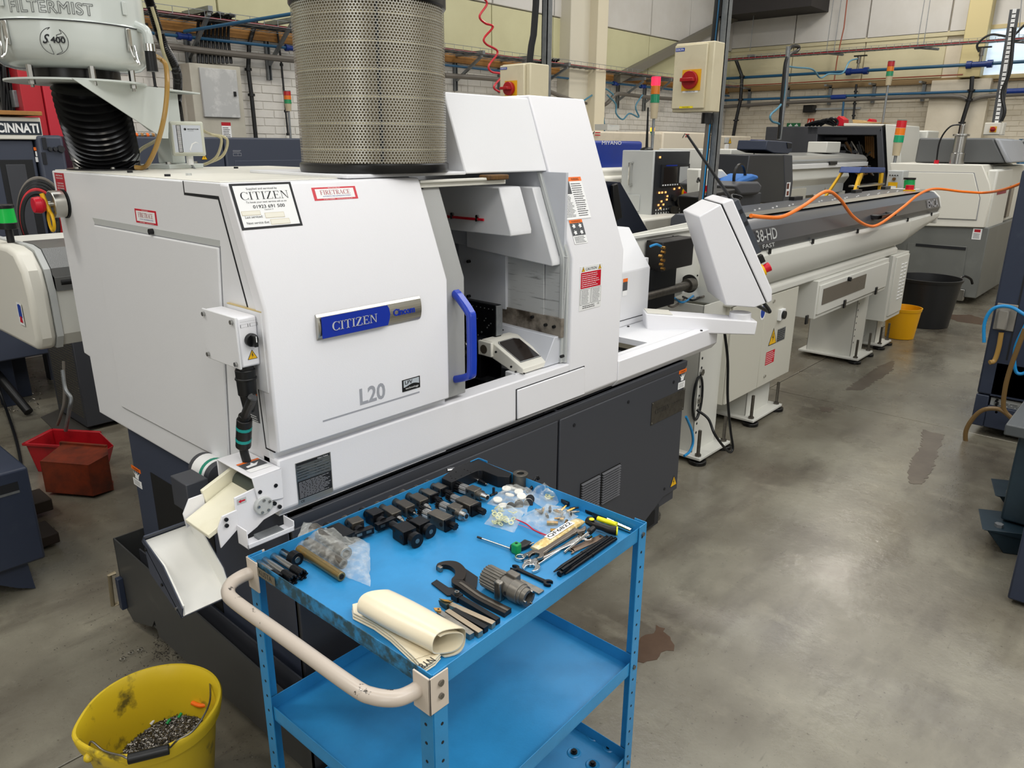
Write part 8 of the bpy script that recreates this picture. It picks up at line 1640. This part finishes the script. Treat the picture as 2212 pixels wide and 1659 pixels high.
# dark open machine with white end cover
yo = 11.2
om = thing('dark_open_machine', 'large dark slate machine with an open front showing hoses, behind the stepladder', 'machine', (11.7, 4.6, 0))
P4 = lambda x, y, yy=yo: at(x, y, x=yy)
def L2(r, nm, m_, x0, x1, c0, c1, bev=.01):
    a, b = at(*c0, x=x0), at(*c1, x=x0); return M().box((x0, min(a.y, b.y), min(a.z, b.z)), (x1, max(a.y, b.y), max(a.z, b.z))).build(nm, m_, r, bev=bev)
L2(om, 'left_panel', slate, yo, yo+1.0, (1655, 274), (1744, 470), .01)

M().ext([P4(1744, 273), P4(1905, 273), P4(1905, 292), P4(1744, 291)], (.9, 0, 0)).build('top_rail', slate, om, bev=.01); M().ext([P4(1893, 290), P4(1905, 273), P4(1918, 470), P4(1900, 470)], (.9, 0, 0)).build('side_post', slate, om, bev=.01)
M().ext([P4(1744, 291, yo+.8), P4(1905, 291, yo+.8), P4(1905, 470, yo+.8), P4(1744, 470, yo+.8)], (.02, 0, 0)).build('back_panel', mat('cavity', '#0f0f10', .7), om); 
for k in range(3): M().ext([P4(1747, 296+k*14, yo+.3), P4(1830+k*12, 297+k*14, yo+.3), P4(1830+k*12, 303+k*14, yo+.3), P4(1747, 303+k*14, yo+.3)], (.05, 0, 0)).build('cross_rail', slate, om, bev=.004)
rr = random.Random(4)
for k in range(16): a_ = P4(1820+rr.uniform(0, 40), 300+rr.uniform(0, 60), yo+.3); b_ = P4(1850+rr.uniform(0, 40), 310+rr.uniform(0, 80), yo+.35); M().tube([a_, (a_+b_)/2+V(0, 0, rr.uniform(-.15, .1)), b_], rr.uniform(.01, .025), 6, k=4).build('hose', [black, steelk, rust, cable][k % 4], om)
for k in range(5): M().ext([P4(1868+k*4, 294, yo+.5), P4(1871+k*4, 294, yo+.5), P4(1872+k*4, 330+k*3, yo+.5), P4(1869+k*4, 330+k*3, yo+.5)], (.04, 0, 0)).build('timber_stack', woodm, om)
q = [P4(1912, 268), P4(1945, 270), P4(1946, 350), P4(1950, 480), P4(1922, 480)]; M().ext(q, (.9, 0, 0)).build('end_cover', offw, om, bev=.01)
M().ext([P4(1822, 266), P4(1912, 268), P4(1905, 273), P4(1822, 273)], (.8, 0, 0)).build('top_cover', cream, om, bev=.01)
q = [P4(x, y, yo+.2) for x, y in ((1843, 266), (1841, 258), (1870, 262), (1905, 266))]; one(M().ext(q, (.5, 0, 0)), 'cardboard_sheet', mat('card', '#b89a6a', .8), 'flat cardboard sheet lying on the dark open machine', 'cardboard', q[0])
for k, (qq, lab) in enumerate(((((1802, 260), (1812, 250), (1823, 258), (1822, 272), (1808, 272)), 'red box tilted on top of the dark open machine'), (((1872, 262), (1878, 256), (1884, 258), (1884, 264)), 'small red box peeking over the cardboard sheet'))): q = [P4(x, y, yo+.3) for x, y in qq]; one(M().ext(q, (.2, 0, 0)), 'red_box', red, lab, 'box', q[0], 'red boxes on the dark machine', bev=.004)
for k in range(5): cbl('loose_cable', [P4(1740+k*8, 271, yo+.3), P4(1760+k*9, 264-k*2, yo+.25), P4(1785+k*6, 262+(k % 2)*5, yo+.3), P4(1800+k*2, 270, yo+.3)], .02, cable, ['lowest black cable heaped on the dark open machine', 'second black cable heaped on the dark open machine', 'third black cable heaped on the dark open machine', 'fourth black cable heaped beside the red box', 'highest black cable heaped beside the red box'][k], 5, 6, 'cable', 'cables heaped on the dark machine')
L1(bg, 'blue_end_panel', bluebox, yb+.1, yb+.8, (1607, 301), (1655, 322), .01)
# signs on the gable wall
for (c0, c1, c_, lab) in (((1700, 266), (1728, 274), mat('sign_green', '#1f6b3d', .5), 'green emergency exit sign low on the gable wall'), ((1745, 256), (1757, 270), mat('sign_red', '#c23a22', .5), 'red fire equipment sign on the gable wall')):
    a, b = at(*c0, x=WX-.03), at(*c1, x=WX-.03); t = thing('wall_sign', lab, 'sign', a.lerp(b, .5), 'safety signs'); M().box((WX-.03, b.y, b.z), (WX-.012, a.y, a.z)).build('plate', c_, t); p_ = Pl((WX-.031, a.y, b.z), (0, -1, 0), (0, 0, 1)); w_, h_ = a.y-b.y, a.z-b.z; m = M()
    for k in range(2): m.rc(p_, w_*(.15+.45*k), h_*.2, w_*(.4+.45*k), h_*.45, .001, paper).pg(p_, [(w_*(.2+.45*k), h_*.5), (w_*(.35+.45*k), h_*.5), (w_*(.3+.45*k), h_*.85)], .001, paper)
    m.build('pictogram', paper, t, smooth=False)
p = at(1752, 235, x=WX-.1); t = thing('emergency_light', 'small black fitting with white arm above the red fire sign', 'lamp', p); M().box((WX-.16, p.y-.06, p.z-.06), (WX-.01, p.y+.12, p.z+.06)).build('housing', black, t, bev=.01); M().box((WX-.05, p.y-.8, p.z-.02), (WX-.012, p.y, p.z+.01)).build('arm', ltgray, t)
# posts with isolator at the right, hooked pole
def leanpole(pts, r_, lab, mt_=galv, nm='steel_pole'): return one(M().tube(pts, r_, 10), nm, mt_, lab, 'pole', pts[-1])
yh = 4.4
leanpole([at(1703, 100, y=yh), at(1696, 200, y=yh), at(1683, 302, y=yh)], .03, 'silver pole with a hooked cable rising from behind the navy monitor')
cbl('black_cable', [at(1704, 108, y=yh), at(1712, 100, y=yh), at(1725, 101, y=yh), at(1722, 110, y=yh), at(1700, 125, y=yh), at(1692, 180, y=yh), at(1682, 300, y=yh)], .022, cable, 'black cable looping over the top of the silver hooked pole')
cbl('blue_air_line', [at(1700, 143, y=yh), at(1720, 146, y=yh), at(1755, 150, y=yh), at(1772, 168, y=yh), at(1790, 160, y=yh), at(1820, 158, y=yh), at(1835, 133, y=yh), at(1852, 127, y=yh)], .012, mat('air_teal', '#4a7f97', .4), 'thin blue grey air line from the hooked pole to the tee valve', 6, 7, 'air line')
cbl('blue_air_line', [at(1698, 160, y=yh), at(1690, 220, y=yh), at(1665, 248, y=yh), at(1668, 262, y=yh), at(1685, 270, y=yh), at(1686, 298, y=yh)], .014, MT['air_teal'], 'blue air line bowing left beside the silver hooked pole', 6, 7, 'air line')
for i, pts in enumerate((((1250, 225), (1280, 205), (1305, 192), (1320, 200), (1325, 205)), ((1296, 205), (1296, 230), (1304, 255), (1306, 285)), ((1312, 205), (1330, 225), (1331, 245), (1345, 258), (1360, 245), (1380, 253), (1373, 230), (1388, 205)))):
    cbl('blue_air_line', [A(x, y, 6.7) for x, y in pts], .012, MT['air_teal'], ['blue air line arching over the cream column', 'pale air line hanging straight down the cream column', 'pale air line in loose loops right of the cream column'][i], 5, 7, 'air line', 'air lines by the cream column')
cbl('black_cable', [A(1560, 235, 6.9), A(1545, 270, 6.9), A(1540, 290, 6.9)], .02, pipeb, 'blue drop pipe right of the galvanised post', 3, 7, 'pipe')
# far sliding head lathe
xf, yf2 = 9.8, 1.8
fl2 = thing('far_lathe', 'grey and cream sliding head lathe with dark top hood at the far right', 'lathe', (10.8, 2.6, 0)); X_ = lambda px, py: at(px, py, x=xf)
sd = [X_(x, y) for x, y in ((1922, 352), (2122, 356), (2138, 397), (2142, 420), (2126, 492), (1948, 487), (1940, 480))]
M().ext(sd, (1.7, 0, 0)).build('left_cover', cream, fl2, bev=.01)
sp2 = [X_(x, y) for x, y in ((1955, 370), (2105, 373), (2118, 428), (2110, 476), (1965, 470))]; M().ext([p-V(.008, 0, 0) for p in sp2], (.008, 0, 0)).build('side_panel_gap', mat('gap_grey', '#8e9094', .6), fl2); cx_ = sum((p for p in sp2), V(0, 0, 0))/5; M().ext([p.lerp(cx_, .025)-V(.014, 0, 0) for p in sp2], (.014, 0, 0)).build('side_panel', cream, fl2, bev=.006)
sbase = [X_(x, y) for x, y in ((1950, 486), (2126, 492), (2112, 640), (1960, 640))]; fy = min(p.y for p in sbase)
M().box((xf+.03, fy+.02, .08), (xf+2.4, fy+1.0, sd[4].z)).build('base', mat('base_grey', '#6a6c69', .45, nz=('#8a8d88', .4, .5, .8), nscale=3), fl2, bev=.01)
hp_ = [X_(x, y) for x, y in ((1960, 525), (2088, 533), (2078, 605), (1952, 588))]; M().ext([p-V(-.03, 0, 0) for p in hp_], (-.012, 0, 0)).build('base_hatch', MT['base_grey'], fl2, bev=.004); a, b = X_(1978, 527), X_(2086, 535); M().box((xf+.01, b.y, b.z-.03), (xf+.02, a.y, b.z)).build('hatch_grip', ink, fl2)
p_ = Pl(X_(2097, 517)-V(-.028, 0, 0), (0, -1, 0), (0, 0, 1)); m = M(); m.rc(p_, 0, 0, .09, .12, .001, paper).rc(p_, .015, .08, .075, .11, .002, redm).lines(p_, .01, .01, .08, .07, 4, .002, ink); m.build('sticker', paper, fl2, smooth=False)
fyu = sd[2].y; zt5 = sd[0].z
M().box((xf+.5, fyu-.02, sd[4].z-.0), (xf+2.2, fyu+.5, zt5-.02)).build('front_housing', offw, fl2, bev=.02); M().box((xf+.05, fyu-.05, sd[4].z-.02), (xf+.9, fyu+.05, zt5-.05)).build('front_door', offw, fl2, bev=.02)
M().box((xf+.95, fyu-.06, sd[4].z+.05), (xf+1.15, fyu-.01, zt5-.25)).build('door_window', smoke, fl2, bev=.01)
p_ = Pl((xf+.2, fyu-.052, zt5-.32), (1, 0, 0), (0, 0, 1)); m = M(); m.rc(p_, 0, 0, .5, .035, .002, mat('maroon', '#8c1236', .5)); m.build('maroon_badge', MT['maroon'], fl2, smooth=False)
hd_ = [at(x, y, x=xf+.35) for x, y in ((1985, 298), (2146, 298), (2172, 352), (1975, 351))]; M().ext(hd_, (1.3, 0, 0)).build('top_hood', mat('hood_grey', '#5d5f60', .4), fl2, bev=.02); h2 = [at(x, y, x=xf+.33) for x, y in ((2147, 299), (2160, 300), (2186, 352), (2172, 352))]; M().ext(h2, (1.3, 0, 0)).build('hood_front', mat('hood_pale', '#9a9da3', .4), fl2, bev=.02)
c = at(2066, 352, x=xf+.1); c.z = zt5; t = thing('pump_cylinder', 'bright silver cylinder with a black lead standing on the far lathe', 'cylinder', c)
M().cyl(c, c+V(0, 0, .12), .075, n=24).cyl(c+V(0, 0, .12), c+V(0, 0, .3), .062, n=24).cyl(c+V(0, 0, .3), c+V(0, 0, .32), .085, n=24).cyl(c+V(0, 0, .32), c+V(0, 0, .42), .025, n=12).build('cylinder_body', steel, t, bev=.004); M().tube([c+V(0, .0, .42), c+V(-.02, .12, .40), c+V(-.02, .2, .25), c+V(-.02, .2, 0)], .009, 7, k=6).build('lead', black, t); M().cyl(c+V(-.02, .2, 0), c+V(-.02, .2, .04), .025, n=12).build('red_plug', red, t)
sk = thing('far_pallet_foot', 'small chrome latch bracket at the bottom of the far lathe', 'latch', X_(2080, 650)); a = X_(2078, 625); M().box((xf-.01, a.y-.03, .04), (xf+.05, a.y+.03, a.z)).build('latch_plate', steel, sk, bev=.004)
a = X_(1996, 430); i0, i1, i2 = at(1918, 368, x=9.4), at(1952, 370, x=9.4), at(1915, 418, x=9.4)
gb = thing('grey_switch_box', 'grey switch box with yellow label on a column beside the stepladder', 'switch box', (9.5, i1.y, i2.z)); M().box((9.4, i1.y, i2.z), (9.62, i0.y, i0.z)).build('enclosure', ltgray, gb, bev=.008); p_ = Pl((9.399, i0.y, i2.z), (0, -1, 0), (0, 0, 1)); w_, h_ = i0.y-i1.y, i0.z-i2.z
m = M(); m.rc(p_, w_*.15, h_*.1, w_*.75, h_*.5, .002, yellow).rc(p_, w_*.22, h_*.18, w_*.68, h_*.34, .003, paper); m.build('yellow_label', yellow, gb, smooth=False); M().cyl(p_.p(w_*.5, h_*.64, 0), p_.p(w_*.5, h_*.64, .03), w_*.1, n=16).build('button', rust, gb)
for k in range(4): M().cyl(p_.p(w_*(.2+.16*k), h_*.8, 0), p_.p(w_*(.2+.16*k), h_*.8, .02), w_*.035, n=8).build('indicator', black, gb)
M().box((9.45, i1.y+.02, 0), (9.62, i0.y-.02, i2.z)).build('column', offw, gb)
p = at(1962, 440, x=9.2); t = thing('beacon', 'green beacon lamp on a black stem in front of the far lathe', 'beacon', V(p.x, p.y, 1.22)); b0 = at(1963, 412, x=9.2); b1_ = at(1965, 388, x=9.2)
M().cyl(V(p.x, p.y, 1.0), b0, .022, n=12).cyl(b0-V(0, 0, .0), b0+V(0, 0, .03), .06, n=18).build('stem', black, t); M().cyl(b0+V(0, 0, .03), b1_, .055, n=18).build('green_lens', glow('beacon_green2', '#178a48', .4), t); M().cyl(b1_, b1_+V(0, 0, .02), .062, n=18).build('cap', black, t)
p = at(1932, 352, x=xf+.3); p.z = zt5; tower(p, .4, .055, ['#15a070', '#f08018', '#d01c2c'], 'large signal tower with bright lenses on the left end of the far lathe', pole=.08, tilt=V(.0, -.03, 1))
p = at(1906, 268, x=yo+.4); tower(p, .3, .045, ['#2a8a60', '#d8761c', '#b0242c'], 'signal tower on a white pole above the dark open machine', pole=.5)
L2(om, 'rear_machine', offw, yo+1.0, yo+1.6, (1946, 282), (1994, 352), .02); L2(om, 'keypad_panel', mat('keypad', '#4a4542', .5), yo+.9, yo+1, (1952, 322), (1978, 352), .006); L2(om, 'rear_window', mat('olive_glass', '#30332a', .3), yo+.97, yo+1, (1955, 285), (1972, 318), .002)
# stepladder
ld = thing('stepladder', 'yellow stepladder with dark blue top cap between the machines', 'ladder', (9.0, 3.0, 0)); yl = 2.75; LP = lambda x, y, d=0: at(x, y, y=yl+d)
q = [LP(x, y) for x, y in ((1862, 361), (1913, 362), (1912, 373), (1857, 374))]; M().ext(q, (0, .22, 0)).build('top_cap', mat('cap_navy', '#193a78', .4), ld, bev=.008)
zg = 0
for (x0_, y0_, x1_, y1_) in ((1860, 374, 1840, 440), (1905, 374, 1898, 440)):
    a, b = LP(x0_, y0_), LP(x1_, y1_); d = (b-a); k = -a.z/d.z; b = a+d*k; M().ext([a, a+V(.075, 0, 0), b+V(.085, 0, 0), b], (0, .03, 0)).build('front_rail', yellow, ld, bev=.004); M().ext([a+V(.02, .2, 0), a+V(.07, .2, 0), b+V(.07, .75, 0), b+V(.02, .75, 0)], (0, .025, 0)).build('rear_rail', yellow, ld, bev=.004)
for i in range(5):
    z = at(1880, 398, y=yl).z-.27*i; tt = (LP(1860, 374).z-z)/LP(1860, 374).z; a = LP(1860, 374); b = LP(1905, 374); d1 = LP(1840, 440)-a; d2 = LP(1898, 440)-b; pa_ = a+d1*((a.z-z)/-d1.z); pb_ = b+d2*((b.z-z)/-d2.z); M().box((pa_.x, yl-.02, z-.02), (pb_.x+.08, yl+.09, z)).build('tread', alu, ld, bev=.003)
# isolator on slotted strut at right
q0, q1, q2 = at(2128, 265, x=11.0), at(2170, 263, x=11.0), at(2124, 292, x=11.0)
isolator((11.0, q0.y, q2.z), (0, -1, 0), (0, 0, 1), q0.y-q1.y, q0.z-q2.z, .15, 'white isolator box with red switch on the slotted strut at the far right', boxm=mat('iso_white', '#d9d6cb', .5), knob=.5, kr=.2, extra=False)
st_ = thing('slotted_strut', 'black slotted steel strut leaning up past the strip window', 'strut', at(2150, 262, x=11.1)); a, b = at(2152, 268, x=11.1), at(2192, 20, x=11.1); d = b-a; M().ext([a+V(0, .05, 0), a-V(0, .05, 0), b-V(0, .05, 0), b+V(0, .05, 0)], (.02, 0, 0)).build('strut', mat('strut_dark', '#55575a', .4, metal=.6), st_)
for i in range(26): p = a+d*((i+.5)/26); M().box((p.x-.003, p.y-.02, p.z-.03), (p.x, p.y+.02, p.z+.03)).build('slot', paper, st_)
cbl('black_cable', [at(2190, 60, x=11), at(2182, 150, x=11), at(2165, 200, x=11), at(2170, 240, x=11), at(2163, 262, x=11)], .02, cable, 'black cable strapped to the slotted strut')
cbl('hose_loop', [at(2115, 112, x=12.5), at(2112, 95, x=12.5), at(2140, 75, x=12.5), at(2185, 78, x=12.5), at(2212, 55, x=12.5), at(2240, 40, x=12.5)], .015, cable, 'black hose arching over the strip window from the tee valve', 6, 7, 'hose')
for k in range(2): cbl('stair_rail', [at(2176+k*4, 325+k*10, x=12.4), at(2230, 295+k*8, x=12.4)], .03, galv, ['upper silver rail by the gable wall at the right edge', 'lower silver rail by the gable wall at the right edge'][k], 0, 8, 'rail', 'silver rails')
cbl('wall_pipe', [at(2208, 300, x=13.3), at(2202, 350, x=13.3), at(2220, 356, x=13.3)], .04, pipeb, 'blue wall pipe turning a corner at the right edge', 4, 8, 'pipe')
# buckets on the floor
def tubk(lab, px, py, R, H, mt_, lug=False):
    c = at(px, py, z=0); t = thing('bucket', lab, 'bucket', c, 'buckets beside the bar feeder'); M().lathe(c, [(0, .003), (R*.8, .003), (R*.97, H-.03), (R, H-.028), (R*1.03, H), (R*.97, H), (R*.78, .012), (0, .012)], 48).build('tub', mt_, t)
    if lug: a_ = c+V(R*.75, -R*.75, H-.02); M().tube([a_, a_+V(.03, -.03, .03), a_+V(.08, -.08, .0), a_+V(.1, -.1, -.05)], .012, 8, k=5).build('rope_handle', rubber, t)
bw = at(1930, 640, z=.47); c1_ = at(1985, 705, z=0)
tubk('large black plastic tub beside the far end of the bar feeder', 1990, 700, .30, .48, mat('tub_black', '#1f2022', .45), True)
tubk('amber yellow bucket in front of the black tub', 1942, 728, .155, .29, ybuck2)
# ================================================================== RIGHT FOREGROUND MACHINES
rx, ry = 5.24, .80
rm = thing('navy_machine', 'tall navy machine cabinet with pendant plug and amber hose at the right edge', 'machine', (6.0, .2, 0)); 
fpx = lambda px, py: at(px, py, x=rx)
sT = M().box((rx, .30, fpx(2100, 847).z), (rx+1.2, ry, 1.60)).build('upper_body', navy, rm, bev=.012)
m = M(); m.box((rx, ry-.07, .06), (rx+1.2, ry, fpx(2100, 847).z-.004)).box((rx, .0, .06), (rx+.05, ry-.07, .2)).box((rx, -.2, .48), (rx+.05, ry-.07, fpx(2100, 847).z-.004)); m.build('lower_frame', navy, rm, bev=.006)
M().box((rx+.1, -.6, .05), (rx+1.2, ry-.06, .55)).build('inner_cavity', dark, rm); M().box((rx, -.8, fpx(2100, 847).z), (rx+1.2, .3, 1.60)).build('upper_body', navy, rm, bev=.012)
M().box((rx-.002, ry-.125, .5), (rx+.001, ry-.115, 1.5)).build('door_seam', ink, rm)
a = fpx(2158, 665); b = fpx(2185, 712); M().box((rx-.06, b.y+.02, b.z), (rx-.012, a.y-.01, a.z)).build('plug_housing', mat('plug_grey', '#8e8a82', .45, metal=.3), rm, bev=.008); M().box((rx-.012, b.y-.01, b.z-.01), (rx, a.y+.01, a.z+.03)).build('plug_base', MT['plug_grey'], rm, bev=.003)
g0 = fpx(2166, 716); M().tube([g0-V(.04, 0, 0), fpx(2160, 750)-V(.04, 0, 0), fpx(2152, 775)-V(.05, 0, 0), fpx(2143, 778)-V(.07, 0, 0)], .014, 10, k=6).build('conduit_stub', tubem, rm)
M().tube([fpx(x, y)-V(.07, 0, 0) for x, y in ((2131, 735), (2132, 695), (2145, 668), (2165, 658), (2190, 660), (2212, 672), (2240, 690))], .010, 10, k=6).build('air_line', MT['air_blue'], rm)
M().tube([fpx(x, y)-V(.1, 0, 0) for x, y in ((2225, 690), (2200, 745), (2200, 790), (2212, 800), (2235, 790))], .010, 10, k=6).build('air_line', MT['air_blue'], rm)
M().tube([fpx(x, y)-V(.16, 0, 0) for x, y in ((2225, 700), (2195, 780), (2182, 830), (2180, 870), (2198, 890), (2170, 870), (2130, 875), (2100, 915), (2105, 960), (2130, 982), (2150, 975))], .0135, 10, k=6).build('amber_hose', mat('hose_brown', '#6f5836', .3), rm)
a, b = fpx(2180, 868), fpx(2212, 915); M().box((rx+.03, b.y-.1, b.z), (rx+.034, a.y+.1, a.z)).build('data_plate', mat('plate_grey', '#b5b8b6', .5), rm); p_ = Pl((rx+.029, a.y+.1, b.z), (0, -1, 0), (0, 0, 1)); m = M(); m.lines(p_, .02, .02, .3, a.z-b.z-.02, 9, .001, ink); m.build('plate_print', ink, rm, smooth=False)
c = fpx(2192, 817)+V(.06, 0, 0); M().cyl(c, c-V(.02, 0, 0), .10, n=28).build('fan', ink, rm); 
for k in range(3): M().lathe(c-V(.022, 0, 0), [(.015+.022*k, 0), (.02+.022*k, 0), (.02+.022*k, -.004)], 24, d=(1, 0, 0)).build('fan_guard', galv, rm)
for i in range(12): p = fpx(2140, 800+i*8); M().cyl(p+V(.06, -.03, 0), p+V(.0, -.03, 0), .008, n=8).build('terminal', blackm, rm)
# nearer navy machine: bed and feet
r2 = thing('navy_bed', 'dark blue green machine bed with stepped feet at the right edge', 'machine', (4.2, -.2, 0)); bm_ = mat('bed_green', '#20303a', .4, nz=('#2f4049', .5, .5, .8), nscale=10)
xx = 3.75; z_ = at(2190, 935, x=xx).z; y_ = at(2190, 935, x=xx).y; yb_ = at(2160, 1175, x=xx).y
M().box((xx, -.9, .12), (xx+1.0, y_-.02, z_)).build('bed', bm_, r2, bev=.01); M().box((xx-.06, -.9, z_), (xx+1.0, y_+.03, z_+.05)).build('bed_top', mat('bed_top', '#4a4e50', .4), r2, bev=.006)
for (c0, dx_) in (((2120, 1148), 0), ((2148, 1075), .8)):
    p = at(*c0, z=.10); m = M(); m.ext([V(p.x, p.y, .11), V(p.x+.02, p.y-.02, .10), V(p.x+.06, p.y-.09, .0), V(p.x+.3, p.y-.6, 0), V(p.x+.3, p.y-.6, .11)], (.22, .06, 0)); m.build('foot', bm_, r2, bev=.004)
    M().cyl((p.x+.08, p.y-.05, .11), (p.x+.08, p.y-.05, .125), .018, n=6).build('foot_bolt', galv, r2)
p = at(2176, 1288, z=.03); M().box((p.x, -.9, .02), (p.x+.5, p.y, .34)).build('lower_guard', navy, r2, bev=.008)
